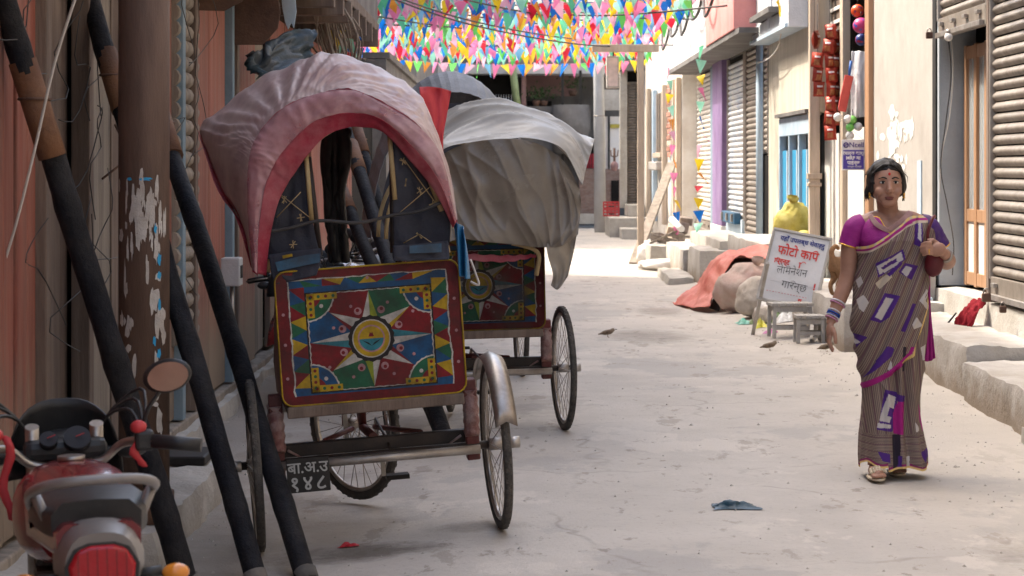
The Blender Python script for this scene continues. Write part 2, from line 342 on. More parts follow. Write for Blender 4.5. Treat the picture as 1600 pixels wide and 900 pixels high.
# loose grit and pebbles: nobody could count them
mb = MB()
for i in range(1500):
    if i % 3: x = random.choice([random.gauss(2.45, .28), random.gauss(-1.45, .22)])
    else: x = random.uniform(-1.2, 2.6)
    y = 7.5 + 27 * random.random() ** 1.5; r = random.uniform(.004, .013) * (1.6 if i % 25 == 0 else 1)
    z = rz(x, y); a = random.random() * 6
    mb.add([(x + r * math.cos(a + k * 2.1), y + r * math.sin(a + k * 2.1), z - .002) for k in range(3)] + [(x, y, z + r * .7)], [(0, 1, 3), (1, 2, 3), (2, 0, 3)])
tag(mb.build('grit', M['concrete']), 'loose grit and pebbles strewn over the dusty road', 'grit', kind='stuff')

# ================================================================ ROLLER SHUTTERS
def shutter(parent, y0, y1, z0, z1, x, m, pitch=.078, rail=True, name='roller_shutter'):
    """a shutter in a plane x = const facing -X: curtain of slats, side guides, bottom rail. y,z in the world; a part of its building"""
    sh = MB().box(x + .035, x + .05, y0, y1, z0, z1).build(name, M['void'], parent, world=True)
    Ln = y1 - y0; key = ('slat', round(Ln, 3), m.name, pitch)
    def mk():
        q = MB(); prof = []
        for k in range(7):
            t = k / 6; prof.append((-.030 * math.sin(math.pi * (.06 + .86 * t)), pitch * (-.40 + .82 * t)))
        q.grid([[Vector((px_, -Ln / 2, pz_)) for px_, pz_ in prof], [Vector((px_, Ln / 2, pz_)) for px_, pz_ in prof]], 0, True)
        q.grid([[Vector((prof[-1][0], s * Ln / 2, prof[-1][1])), Vector((-.002, s * Ln / 2, pitch * .5))] for s in (-1, 1)], 0, False)
        return q.mesh('slat', m)
    me = piece(key, mk); n = int((z1 - z0) / pitch); org = WM[parent.name].translation
    for i in range(n):
        c = child('slat', me, sh, (x + .03 - org.x + random.uniform(-.002, .002), (y0 + y1) / 2 - org.y, z0 + pitch * (i + .5) - org.z), (0, 0, random.uniform(-.0008, .0008)))
    for yy in (y0 - .03, y1 + .03):
        MB().box(x - .015, x + .06, yy - .03, yy + .03, z0 - .02, z1).build('guide_rail', M['steel'], parent, world=True, bevel=.004)
    if rail:
        b = MB().box(x - .012, x + .03, y0, y1, z0 - .16, z0 - .002).build('bottom_rail', M['slat'], parent, world=True, bevel=.004)
        MB().box(x - .05, x - .014, y0 + .05, y1 - .05, z0 - .16, z0 - .12).build('rail_flange', M['steel'], b, world=True, bevel=.003)
        for k in range(4):
            yy = lerp(y0 + .2, y1 - .2, k / 3); MB().box(x - .045, x - .014, yy - .05, yy + .05, z0 - .07, z0 - .04).build('lock_hasp', M['steel'], b, world=True, bevel=.003)
    return sh

# ================================================================ RIGHT SIDE, NEAREST: cream shop building with the big shutter
WX = 3.45
M['reveal'] = mat('blue_grey_reveal', (.40, .44, .47), (.33, .365, .39), (.27, .28, .29), rough=.8, scale=2.5, a3=.4)
b1 = thing('shop_building', 'cream plastered shop building with a half raised shutter over its glazed door', 'building', (WX, 17, 0))
mb = MB()
mb.box(WX, WX + .3, 18.86, 22.2, 0, 7.2)                       # cream pier
mb.box(WX, WX + .3, 9.0, 18.86, 3.35, 7.2)                      # wall over the openings
mb.box(WX, WX + .3, -16.0, 10.3, 0, 7.2)
mb.build('wall', M['plaster'], b1, world=True)
MB().box(WX + .31, WX + .5, 7, 22.2, 0, 7.2).build('back_wall', M['void'], b1, world=True)
MB().box(WX + .002, WX + .3, 18.62, 18.858, .55, 3.34).build('reveal', M['reveal'], b1, world=True)
MB().box(WX - .012, WX + .03, 18.70, 18.845, .1, 3.34).build('dark_conduit', M['black'], b1, world=True)
rough_box(MB(), WX - .03, WX + .3, 10.3, 18.7, .1, .54, amp=.006).build('sill', M['plinth'], b1, world=True)
tag(shutter(b1, 10.3, 16.55, .72, 3.33, WX, M['slat']), 'closed ribbed roller shutter with a long padlocked rail')
up = shutter(b1, 16.72, 18.58, 2.70, 3.33, WX, M['slat'], name='raised_shutter')
MB().box(WX - .02, WX + .3, 16.59, 16.67, .5, 3.33).build('door_post', M['brownwood'], b1, world=True, bevel=.004)
# glazed timber door in the recess
dr = MB().box(WX + .27, WX + .275, 16.7, 18.6, .55, 2.5).build('door', M['void'], b1, world=True)
def dbox(y0, y1, z0, z1, nm='stile', m='varnish', x0=WX + .19, x1=WX + .24): return MB().box(x0, x1, y0, y1, z0, z1).build(nm, M[m], dr, world=True, bevel=.004 if m == 'varnish' else 0)
for yc in (18.52, 18.12, 17.72, 17.32, 16.92): dbox(yc - .045, yc + .045, .56, 2.48)
for z in (2.42, 1.12, .62): dbox(16.97, 18.475, z - .05, z + .05, 'rail', x0=WX + .195, x1=WX + .235)
for k in range(4):
    a, b_ = 18.52 - .4 * k - .05, 18.12 - .4 * k + .05
    dbox(b_, a, .67, 1.07, 'panel', 'whitepanel', WX + .21, WX + .225); dbox(b_, a, 1.17, 2.37, 'pane', 'glass', WX + .215, WX + .22)
MB().box(WX + .245, WX + .255, 16.75, 18.55, 1.17, 2.37).build('curtain', M['whitepanel'], dr, world=True)
# locks and a bulb hanging from the raised rail
def padlock(px, py, d, label, s=1.0):
    c = at(px, py, d); t = thing('padlock', label, 'padlock', c - V(0, 0, .06 * s))
    MB().box(-.03 * s, .03 * s, -.02 * s, .02 * s, 0, .06 * s).build('lock_body', M['rust'], t, bevel=.008)
    MB().tube([V(math.cos(a) * .02 * s, 0, .058 * s + math.sin(a) * .035 * s) for a in [math.pi * k / 8 for k in range(9)]], .005 * s, 6).build('shackle', M['steel'], t)
    return t
padlock(1452, 50, 18.6, 'small steel padlock hanging beside the raised shutter rail', .9)
padlock(1541, 458, 15.7, 'round steel padlock on the bottom rail of the closed shutter', 1.0)
padlock(1567, 478, 14.9, 'slim padlock hanging below the closed shutter rail', .75)
t = thing('light_bulb', 'white bulb hanging below the raised shutter', 'bulb', at(1482, 58, 17.6))
MB().ell((0, 0, 0), .032, 12, 10).build('bulb_glass', M['whitepanel'], t); MB().tube([(0, 0, .025), (0, 0, .06)], .016, 10).build('cap', M['steel'], t)
for k, (px, py) in enumerate(((1472, 36), (1493, 28), (1517, 20))):
    pass
# cables in the doorway
def cable(name, label, pts, r=.006, m='cable', group=None, n=40, cat_='cable'):
    P = [cat(pts, i / n) for i in range(n + 1)]; return tag(MB().tube(P, r, 6).build(name, M[m]), label, cat_, group)
cable('hanging_cable', 'loose black cable hanging down inside the glazed doorway', [at(1482, 60, 18.2), at(1486, 120, 18.3), at(1478, 190, 18.4), at(1470, 260, 18.5), at(1480, 320, 18.45), at(1490, 380, 18.3), at(1488, 430, 18.3)], .0045)
cable('hanging_cable', 'thin white cable hanging down inside the glazed doorway', [at(1468, 300, 18.55), at(1472, 240, 18.5), at(1484, 180, 18.4), at(1489, 110, 18.3), at(1486, 60, 18.2)], .0035, 'wirewhite')
# paint ghosts on the cream pier: thin flakes of old posters
mb = MB()
def flake(px, py, w_, h_, seed):
    c = at(px, py, dx(px, WX)); pts = []
    for k in range(14):
        a = 2 * math.pi * k / 14; r = 1 + .55 * nz(math.cos(a) * 2, math.sin(a) * 2, seed, 1.0)
        pts.append(V(WX - .0025 - seed * .00004, c.y - math.cos(a) * w_ * r, c.z + math.sin(a) * h_ * r))
    mb.poly(pts)
for k in range(26):
    px = random.gauss(1398, 16); py = random.gauss(205, 22); flake(px, py, random.uniform(.03, .2), random.uniform(.015, .1), k * 3.1)
for k in range(5): flake(random.uniform(1385, 1420), random.uniform(235, 262), .08, .035, k * 5.7 + 40)
mb.build('poster_residue', M['whitepanel'], b1, world=True, fix=False)
MB().box(WX - .012, WX - .001, dx(1441, WX), dx(1435, WX), .9, 1.56).build('blue_strip', M['paleblue'], b1, world=True)

# platform and steps in front of it
def stuff_struct(mb, name, m, label, cat_, **k): return tag(mb.build(name, m, **k), label, cat_)
stuff_struct(rough_box(MB(), 2.90, 3.44, 14.7, 18.2, -.1, .36, .05, .02, seed=3), 'stone_platform', M['plinth'], 'long plastered platform with a crumbling front below the glazed door', 'platform')
stuff_struct(rough_box(MB(), 2.86, 3.44, 10.4, 14.68, -.1, .27, .05, .02, seed=5), 'stone_platform', M['plinth'], 'lower chipped platform below the closed ribbed shutter', 'platform')
stuff_struct(rough_box(MB(), 2.77, 2.86, 12.1, 12.6, -.1, .09, .05, .018, seed=8), 'stone_step', M['concrete'], 'rough stone step at the foot of the lower platform', 'step')
stuff_struct(rough_box(MB(), 2.62, 3.44, 18.22, 22.4, -.1, .43, .08, .012, seed=11), 'stone_platform', M['plinth'], 'pale platform with square edges behind the signboard, below the snack shop', 'platform')
stuff_struct(rough_box(MB(), 2.99, 3.43, 18.6, 21.6, .42, .74, .08, .010, seed=13), 'stone_step', M['plinth'], 'upper step standing on the pale platform against the cream wall', 'step')
# red cloth over the sill
def cloth(name, label, cat_, rows, m, nu=24, nv=24, wr=.012, fr=9, seed=0, solid=.004, **k):
    P = []
    for i in range(nv + 1):
        v = i / nv; R_ = [cat(r, v) for r in zip(*rows)] if False else None
        cols = []
        for j in range(nu + 1):
            u = j / nu; pt = cat([cat(r, u) for r in rows], v)
            n_ = nz(u * fr, v * fr * .5, seed) + .8 * (.4 - abs(nz(u * fr * 1.4, v * fr, seed + 5)) ** .6) + .4 * (.4 - abs(nz(u * fr * 3, v * fr * 2.2, seed + 9)) ** .6)
            e_ = 1e-3; du = cat([cat(r, min(1, u + e_)) for r in rows], v) - cat([cat(r, max(0, u - e_)) for r in rows], v); dv = cat([cat(r, u) for r in rows], min(1, v + e_)) - cat([cat(r, u) for r in rows], max(0, v - e_)); nn = du.cross(dv)
            nn = nn.normalized() if nn.length > 1e-12 else V(0, -1, 0)
            cols.append(pt + nn * n_ * wr)
        P.append(cols)
    o = MB().grid(P, 0, True).build(name, m, solid=solid, fix=False, **k)
    return tag(o, label, cat_) if label else o
M['redcloth'] = mat('dark_red_cloth', (.22, .014, .022), (.14, .009, .014), rough=.95, scale=20, bump=.4, bscale=90, spec=.1)
cloth('cloth', 'crumpled red cloth hanging over the sill below the door', 'cloth',
      [[at(1514, 474, 16.75), at(1528, 466, 16.65), at(1540, 464, 16.6)], [at(1505, 482, 16.62), at(1520, 480, 16.55), at(1536, 478, 16.5)],
       [at(1494, 494, 16.55), at(1512, 492, 16.5), at(1527, 492, 16.45)], [at(1491, 506, 16.5), at(1505, 512, 16.45), at(1514, 516, 16.4)]], M['redcloth'], wr=.03, fr=5)
tag(MB().tube([at(1474, 514, 17.0), at(1494, 489, 16.9)], .007, 6).build('stick', M['black']), 'thin dark stick leaning on the sill beside the red cloth', 'stick')
tag(MB().box(3.16, 3.36, 18.4, 18.5, .432, .46).build('book', M['paleblue'], bevel=.002), 'small pale blue book lying on the platform edge behind the woman', 'book')
# stray cables whose shadows cross the cream pier
for k, (h0, h1, y0, y1, s) in enumerate(((3.5, 3.9, 15.5, 24, .25), (3.7, 4.2, 14.5, 25, .3), (4.1, 4.3, 13.5, 27, .35))):
    cable('street_cable', 'black cable strung along the right hand house fronts', [V(2.7 - .12 * k, 13.5, 2.95 + .22 * k), V(2.75 - .1 * k, 18.6, 4.25 + .3 * k), V(2.9 - .1 * k, 24.5, 6.4 + .4 * k)], .022 + .008 * k, group='cables along the fronts')
# ================================================================ SNACK SHOP (open front between two posts)
b2 = thing('snack_shop', 'narrow open fronted snack shop with white panels and dark posts', 'building', (3.45, 23.8, 0))
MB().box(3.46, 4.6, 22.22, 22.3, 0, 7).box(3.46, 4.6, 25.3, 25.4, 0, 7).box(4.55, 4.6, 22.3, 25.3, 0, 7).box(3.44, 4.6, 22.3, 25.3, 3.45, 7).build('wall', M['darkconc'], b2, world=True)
MB().box(3.42, 3.44, dx(1312, 3.43), dx(1290, 3.43), .3, 1.86).build('panel', M['whitepanel'], b2, world=True, bevel=.003)
MB().box(3.45, 3.47, dx(1351, 3.46), dx(1319, 3.46), .3, 1.9).build('panel', M['whitepanel'], b2, world=True, bevel=.003)
for a, c, m, x in ((1312, 1316.5, 'palewood', 3.40), (1316.8, 1319, 'black', 3.42), (1351, 1357, 'varnish', 3.40), (1283.5, 1288.5, 'black', 3.42)):  # last entry is no post: the gap's shade put in as a black strip
    MB().box(x, x + .08, dx(c, x), dx(a, x), .1, 3.44).build('post', M[m], b2, world=True, bevel=.004)
MB().box(3.43, 3.45, dx(1315, 3.44), dx(1290, 3.44), 2.95, 3.40).build('stall_board', M['brownwood'], b2, world=True)
for z in (3.02, 3.16, 3.30): MB().box(3.405, 3.428, dx(1314, 3.42), dx(1291, 3.42), z, z + .035).build('stall_batten', M['whitepanel'], b2, world=True)
# strips of snack packets
M['foil'] = mat('red_foil', (.34, .03, .022), (.24, .02, .016), (.42, .10, .04), rough=.3, metal=.3, scale=12, obj=True, bump=.5, bscale=25, a3=.35, s3=9, rnd=.3)
M['foil2'] = mat('orange_foil_print', (.40, .15, .055), (.30, .05, .03), (.55, .36, .18), rough=.3, metal=.2, scale=25, obj=True, bump=.2, a3=.6)
M['foilw'] = mat('white_foil_band', (.75, .70, .68), (.62, .5, .5), rough=.3, metal=.2, scale=25, obj=True, bump=.2)
def packet_mesh():
    q = MB(); n, k = 8, 8; fr, bk = [], []
    for i in range(n + 1):
        v = i / n; z = -.155 * v; rf, rb = [], []
        for j in range(k + 1):
            u = j / k; pl = .030 * (math.sin(math.pi * u) ** .6) * (math.sin(math.pi * v) ** .7)
            x = (u - .5) * .15 * (1 - .07 * math.sin(math.pi * v)); wob = .004 * math.sin(u * 23 + v * 5) * (1 if v < .12 or v > .88 else .3)
            rf.append(V(x, -pl + wob, z)); rb.append(V(x, pl + wob, z))
        fr.append(rf); bk.append(rb)
    q.grid(fr, 0, True); q.grid(bk, 0, True)
    q.m = [(1 if 4 <= i % (n * k) // k <= 6 else (2 if i % (n * k) // k == 2 else 0)) if 2 <= i % k <= 5 else 0 for i in range(len(q.f))]
    return q.mesh('packet', [M['foil'], M['foil2'], M['foilw']])
pk = packet_mesh()
def strip(px, y0, n, d, label, rz_=0, s=1.0):
    top = at(px, y0, d); t = thing('packet_strip', label, 'snack packets', top - V(0, 0, n * .15 * s)); H = n * .15 * s
    for k in range(n): child('packet', pk, t, (random.uniform(-.012, .012), random.uniform(-.01, .01), H - k * .15 * s), (random.uniform(-.1, .1), random.uniform(-.12, .12), rz_ + random.uniform(-.7, .7)), (s * .86, s * 1.3, s))
    MB().tube([V(0, .035, H + .5), V(0, .035, 0)], .003, 5).build('string', M['cable'], t)
strip(1278, 82, 3, 23.75, 'short strip of red snack packets hanging left of the long strip', .2)
strip(1297, 38, 8, 23.95, 'long strip of red snack packets hanging on the shop post', -.1)
strip(1306, 40, 7, 24.35, 'shaded strip of red snack packets hanging behind the long strip', .3)
strip(1273, 48, 1, 23.6, 'single tilted red snack packet above the short strip', .9, 1.2)
# balls in a net, plastic sheet, toy bat, shuttle balls
def ball(px, py, d, r, c, label, spots=None):
    t = thing('toy_ball', label, 'ball', at(px, py, d) - V(0, 0, r)); m = mat('ball_vinyl', c, tuple(x * .85 for x in c), rough=.35, bump=0, scale=8)
    o = MB().ell((0, 0, r), r, 20, 14).build('ball_skin', m, t)
    if spots:
        m2 = mat('ball_spot', spots, rough=.35, bump=0); q = MB(); rng = random.Random(px)
        for k in range(14):
            z = rng.uniform(-.9, .9); a = rng.random() * 6.28; n_ = V(math.sqrt(1 - z * z) * math.cos(a), math.sqrt(1 - z * z) * math.sin(a), z); u = n_.orthogonal().normalized(); w_ = n_.cross(u)
            q.poly([V(0, 0, r) + (n_ + (u * math.cos(b) + w_ * math.sin(b)) * .2).normalized() * r * 1.006 for b in [2 * math.pi * i / 9 for i in range(9)]])
        q.build('ball_spot', m2, t)['kind'] = 'stuff'
    MB().tube([V(0, 0, 2 * r), V(0, 0, 2 * r + .06)], .004, 5).build('ball_cord', M['cable'], t)
    return t
ball(1340, 17, 22.6, .065, (.60, .085, .02), 'orange spotted toy ball hanging in the shop front', (.08, .02, .12))
ball(1345, 40, 22.5, .078, (.62, .055, .20), 'pink spotted toy ball hanging under the orange ball', (.10, .12, .45))
ball(1346, 62, 22.6, .06, (.03, .05, .20), 'dark blue toy ball hanging under the pink ball', (.45, .02, .05))
M['poly'] = mat('clear_plastic_bag', (.66, .66, .67), (.58, .58, .60), rough=.3, bump=.4, bscale=10, alpha=.85, spec=.5)
cloth('plastic_sheet', 'hanging sheet of whitish clear plastic beside the toy bat', 'plastic sheet', [[at(1330, 80, 22.6), at(1344, 80, 22.55), at(1357, 81, 22.5)], [at(1329, 130, 22.6), at(1343, 130, 22.5), at(1357, 130, 22.5)], [at(1328, 182, 22.6), at(1343, 183, 22.55), at(1355, 182, 22.5)]], M['poly'], wr=.03, fr=3)
t = thing('toy_bat', 'red toy cricket bat with a blue handle hanging in the shop front', 'toy bat', at(1315, 174, 22.4))
u = (at(1327, 118, 22.4) - at(1315, 174, 22.4)); MB().beam((0, 0, 0), u, .085, .03, (0, 1, 0)).build('blade', mat('red_bat', (.62, .10, .08), (.5, .07, .06), rough=.5), t, bevel=.008)
v_ = at(1330, 95, 22.4) - at(1327, 118, 22.4); MB().tube([u, u + v_], .014, 8).build('handle', mat('blue_bat', (.05, .16, .50), rough=.5), t)
for px, py, c, lb in ((1309, 183, (.74, .73, .70), 'white toy ball, leftmost of the small bunch below the bat'), (1325, 186, (.74, .73, .70), 'white toy ball in the middle of the small bunch'), (1332, 187, (.22, .60, .14), 'light green toy ball at the top of the small bunch'),
                      (1328, 199, (.18, .55, .12), 'green toy ball low in the small bunch'), (1328, 212, (.74, .73, .70), 'white toy ball at the bottom of the small bunch'), (1341, 198, (.62, .62, .62), 'grey toy ball at the right of the small bunch')):
    ball(px, py, 22.35, .042, c, lb)
# recharge card sign
def frame_matrix(o, u, v): pass
d = 22.25; t = thing('advert_sign', 'small white and purple shop sign hanging below the toy balls', 'sign', at(1333.5, 266, d), (0, 0, R(-4)))
sw, shh = 36 * d / F, 48 * d / F
MB().box(-sw / 2, sw / 2, 0, .008, 0, shh).build('sign_board', mat('sign_white', (.76, .76, .77), rough=.45, bump=0), t, bevel=.003)
MB().box(-sw / 2 + .012, sw / 2 - .012, -.0025, -.0005, .012, shh * .66).build('sign_field', mat('sign_purple', (.075, .05, .33), (.07, .045, .30), rough=.45, bump=0), t)
mw = flat('sign_letter_white', (.8, .8, .8)); mp_ = flat('sign_letter_purple', (.07, .04, .20))
text('Ncell', .068, t, 'lettering', mp_, (.03, -.002, shh * .82), (R(90), 0, 0), bold=.001)
MB().tube([V(-.072 + .022 * math.cos(a), -.002, shh * .82 + .022 * math.sin(a)) for a in [2 * math.pi * k / 14 for k in range(14)]], .006, 6, closed=True).tube([V(-.092, -.003, shh * .80), V(-.07, -.003, shh * .825), V(-.048, -.003, shh * .84)], .006, 6).build('emblem', mp_, t)
for k, s in enumerate(('िरचार्ज कार्ड', 'MRP मा', 'पाईन्छ')): text(s, .046, t, 'lettering', mw, (0, -.004, shh * (.55 - .155 * k)), (R(90), 0, 0), bold=.0012)
text('सम्पूर्ण नेटवर्क', .022, t, 'lettering', mw, (0.01, -.004, .034), (R(90), 0, 0))
MB().tube([V(-sw / 2 + .02, .004, shh), V(0, .004, shh + .08), V(sw / 2 - .02, .004, shh)], .002, 5).build('sign_cord', M['cable'], t)

# ================================================================ CREAM HOUSE WITH BLUE DOORS
M['winp0'] = mat('white_edge_paint', (.6, .63, .65), rough=.7)
b3 = thing('cream_house', 'stained cream house front with bright blue door leaves and a window box above', 'building', (3.2, 26.5, 0))
M['stain'] = mat('streaked_cream', (.66, .61, .51), (.58, .53, .43), (.36, .31, .24), rough=.85, scale=2.2, stretch=(3, 3, .3), bump=.15, bscale=20, a3=.5, s3=2.4)
X3 = 3.2; ya, yb = dx(1266, X3), dx(1203, X3)
mb = MB().box(X3, X3 + .3, dx(1218, X3), yb, 0, 7).box(X3, X3 + .3, ya, dx(1218, X3), 2.10, 7); mb.build('wall', M['stain'], b3, world=True)
MB().box(X3 + .31, X3 + .4, ya, yb, 0, 7).build('back_wall', M['void'], b3, world=True)
MB().box(X3 - .01, X3 + .05, ya + .02, dx(1218, X3) - .01, 1.87, 2.08).build('lintel', M['paleblue'], b3, world=True, bevel=.004)
yy = [dx(p, X3) for p in (1218, 1233, 1248, 1264)]
for k in range(4): MB().box(X3 - .006, X3 + .08, yy[k] - .05, yy[k] + .03, .45, 1.868).build('jamb', M['paleblue'], b3, world=True, bevel=.004)
for k in range(3):
    MB().box(X3 + .03, X3 + .055, lerp(yy[k], yy[k + 1], .62), yy[k] - .055, .46, 1.70).build('door_leaf', M['bluepaint'], b3, world=True, bevel=.003)
    MB().box(X3 + .024, X3 + .029, lerp(yy[k], yy[k + 1], .60), lerp(yy[k], yy[k + 1], .52), .46, 1.70).build('leaf_edge', M['winp0'], b3, world=True)
MB().box(X3 - .06, X3 - .001, ya, dx(1218, X3), 2.09, 2.13).build('drip_ledge', M['darkconc'], b3, world=True)
# timber window box above
wb = MB().box(2.95, 3.19, 24.9, 28.6, 3.02, 3.06).build('window_box', M['paleblue'], b3, world=True)
M['winpaint'] = mat('pale_window_paint', (.66, .69, .72), (.58, .61, .64), (.45, .47, .48), rough=.7, scale=4, a3=.4)
for y0 in (24.9, 26.75):
    for (a, c, z0, z1) in ((0, .16, 3.07, 4.4), (1.65, 1.80, 3.07, 4.4), (.161, 1.649, 3.07, 3.22), (.161, 1.649, 4.2, 4.35)): MB().box(2.98, 3.04, y0 + a, y0 + c, z0, z1).build('window_frame', M['winpaint'], wb, world=True, bevel=.004)
    MB().box(3.00, 3.012, y0 + .165, y0 + 1.645, 3.225, 4.195).build('pane', M['greywash'], wb, world=True)
MB().box(2.98, 3.19, 24.84, 24.895, 3.02, 4.4).build('window_side', M['winpaint'], wb, world=True)
# carved post between the two fronts
t = thing('timber_post', 'weathered brown timber post beside the hanging snack packets', 'post', (3.22, 24.55, 0))
MB().box(-.055, .055, -.055, .055, 0, 4.2).build('shaft', M['palewood'], t, bevel=.01); MB().box(-.075, .075, -.075, .075, 1.38, 1.44).box(-.07, .07, -.07, .07, 1.30, 1.34).build('moulding', M['palewood'], t, bevel=.006); MB().box(-.08, .08, -.08, .08, 0, .5).build('base_block', M['concrete'], t, bevel=.01)
# yellow sack on the plinth
def sack(name, label, c, r, m, seed, tie=None, cat_='sack', tilt=0.0):
    t = thing(name, label, cat_, (c[0], c[1], c[2]), (0, 0, seed))
    def fn(p):
        k = 1 + .22 * nz(p.x * 1.5, p.y * 1.5, p.z * 1.5 + seed) + .11 * (.4 - abs(nz(p.x * 3, p.y * 3, p.z * 2 + seed)) ** .6) + .045 * (.4 - abs(nz(p.x * 7, p.y * 7, p.z * 4 + seed)) ** .6)
        if p.z < -.55: k *= 1 - .25 * (-.55 - p.z)
        return k
    q = MB().ell((0, 0, r[2] * .86), r, 56, 40, 0, Euler((tilt, 0, 0)).to_matrix(), fn)
    for v in q.v:
        if v.z < .005: v.z = .005
    q.build('sack_body', m, t)
    if tie:
        T = Vector(tie); s0 = T * .82; q = MB(); P = []
        for i in range(7):
            a = i / 6; rr = [.06, .035, .02, .03, .05, .06, .055][i]
            P.append([s0 + T.normalized() * (.13 * a) + V(math.cos(b) * rr * (1 + .25 * math.sin(5 * b)), math.sin(b) * rr, .3 * math.sin(b) * rr) for b in [2 * math.pi * j / 14 for j in range(14)]])
        q.grid(P, 0, True, True).build('sack_neck', m, t)
    return t
M['ysack'] = mat('yellow_woven_sack', (.46, .39, .07), (.36, .30, .05), (.56, .50, .22), rough=.6, scale=9, bump=.4, bscale=35, a3=.4)
M['wsack'] = mat('dirty_woven_sack', (.54, .48, .41), (.45, .39, .33), (.32, .26, .21), rough=.8, scale=6, bump=.5, bscale=110, a3=.5)
M['psack'] = mat('pinkish_woven_sack', (.56, .45, .39), (.50, .33, .29), (.33, .27, .21), rough=.8, scale=6, bump=.5, bscale=110, a3=.5)
M['whitesack'] = mat('white_poly_sack', (.70, .67, .63), (.60, .57, .53), (.48, .43, .38), rough=.6, scale=5, bump=.5, bscale=16, a3=.4)
c = at(1238, 360, 25.0)
stuff_struct(rough_box(MB(), 2.62, 3.18, 24.4, 28.0, -.1, .70, .1, .012, seed=21), 'stone_platform', M['plinth'], 'pale plastered platform under the yellow sack', 'platform')
sack('yellow_sack', 'bulging yellow sack leaning on the blue doors', (c.x, c.y, .695), (.20, .18, .235), M['ysack'], .4, (-.02, -.05, .45))
sack('yellow_sack', 'small slumped yellow bag under the larger yellow sack', (c.x + .10, c.y - .32, .695), (.13, .11, .07), M['ysack'], 1.4)

# ================================================================ ROW OF CLOSED SHOP SHUTTERS
b4 = thing('shutter_row_building', 'old building with a row of closed shutters and a purple pillar', 'building', (3.25, 34, 0))
X4 = 3.25
MB().box(X4 + .06, X4 + .4, 29.3, 40.55, .1, 3.3).box(X4, X4 + .4, 29.3, 40.55, 3.31, 7).build('wall', M['whitewash'], b4, world=True)
def S(p0, p1, m, z0=.55, z1=3.12, **k): return shutter(b4, dx(p1, X4) + .06, dx(p0, X4) - .06, z0, z1, X4, M[m], **k)
S(1087, 1112, 'slatw', .60); S(1137, 1163, 'slatb', .78, rail=False); S(1165, 1191, 'slat', .62); S(1192, 1201, 'slatd', 1.7, rail=False)
MB().box(X4 - .03, X4 + .05, dx(1120.5, X4), dx(1112.5, X4), .4, 3.2).build('pilaster', M['teal'], b4, world=True, bevel=.005)
MB().box(X4 - .08, X4 + .05, dx(1136, X4), dx(1121, X4), .62, 3.2).build('pilaster', M['purple'], b4, world=True, bevel=.005)
MB().box(X4 - .10, X4 + .05, dx(1136.5, X4), dx(1120, X4), .3, .615).build('pilaster_base', M['whitepanel'], b4, world=True, bevel=.01)
MB().box(X4 - .03, X4 + .05, dx(1162.6, X4), dx(1137.4, X4), .4, .765).build('shop_sill', M['paleblue'], b4, world=True, bevel=.005)
M['lockblue'] = mat('worn_dark_blue', (.03, .12, .22), (.02, .08, .15), (.12, .14, .16), rough=.6, scale=9, a3=.4)
lb = MB().box(X4 - .12, X4 - .02, dx(1160, X4), dx(1140, X4), .70, .86).build('lock_box', M['lockblue'], b4, world=True, bevel=.01)
for k in range(3): yv = lerp(dx(1158, X4), dx(1142, X4), k / 2); MB().box(X4 - .15, X4 - .121, yv - .05, yv + .05, .73, .84).build('hasp', M['steel'], lb, world=True, bevel=.004)
MB().tube([V(X4 - .12, 29.15, .3), V(X4 - .12, 29.15, 3.18)], .045, 10).build('downpipe', M['paleblue'], b4, world=True)
MB().box(X4 - .02, X4 + .3, 28.75, 29.0, .3, 3.5).build('pier', M['stain'], b4, world=True)
MB().box(X4 - .02, X4 + .05, dx(1192, X4), dx(1191.2, X4), .5, 3.2).build('gap_post', M['black'], b4, world=True)
MB().box(X4 + .02, X4 + .05, dx(1201, X4), dx(1192.3, X4), .5, 1.66).build('dark_opening', M['void'], b4, world=True)
# balcony: salmon end and whitewashed front
bal = MB().box(2.72, 3.24, 28.3, 32.4, 3.2, 4.6).build('balcony', M['pinkpaint'], b4, world=True, bevel=.01)
MB().box(2.75, 3.24, 32.41, 40.5, 3.2, 4.6).build('balcony_front', M['greywash'], bal, world=True, bevel=.01)
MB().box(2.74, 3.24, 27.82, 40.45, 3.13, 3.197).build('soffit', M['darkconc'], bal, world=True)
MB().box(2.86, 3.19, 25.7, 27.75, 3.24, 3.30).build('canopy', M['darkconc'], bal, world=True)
pass
stuff_struct(rough_box(MB(), 2.36, 3.2, 29.1, 31.0, -.1, .46, .09, .014, seed=31), 'stone_platform', M['plinth'], 'pale plastered block step behind the red tarpaulin', 'platform')
stuff_struct(rough_box(MB(), 2.30, 3.2, 31.1, 34.4, -.1, .40, .09, .014, seed=33), 'stone_platform', M['plinth'], 'whitewashed platform beside the junk pile', 'platform')
stuff_struct(rough_box(MB(), 2.62, 3.2, 29.2, 34.0, .39, .58, .09, .010, seed=35), 'stone_step', M['plinth'], 'upper step below the shutter with the blue lock box', 'step')
stuff_struct(rough_box(MB(), 2.0, 2.32, 29.4, 31.8, -.1, .12, .07, .03, seed=37), 'kerb_stone', M['concrete'], 'low rough kerb stone at the foot of the whitewashed platform', 'kerb')

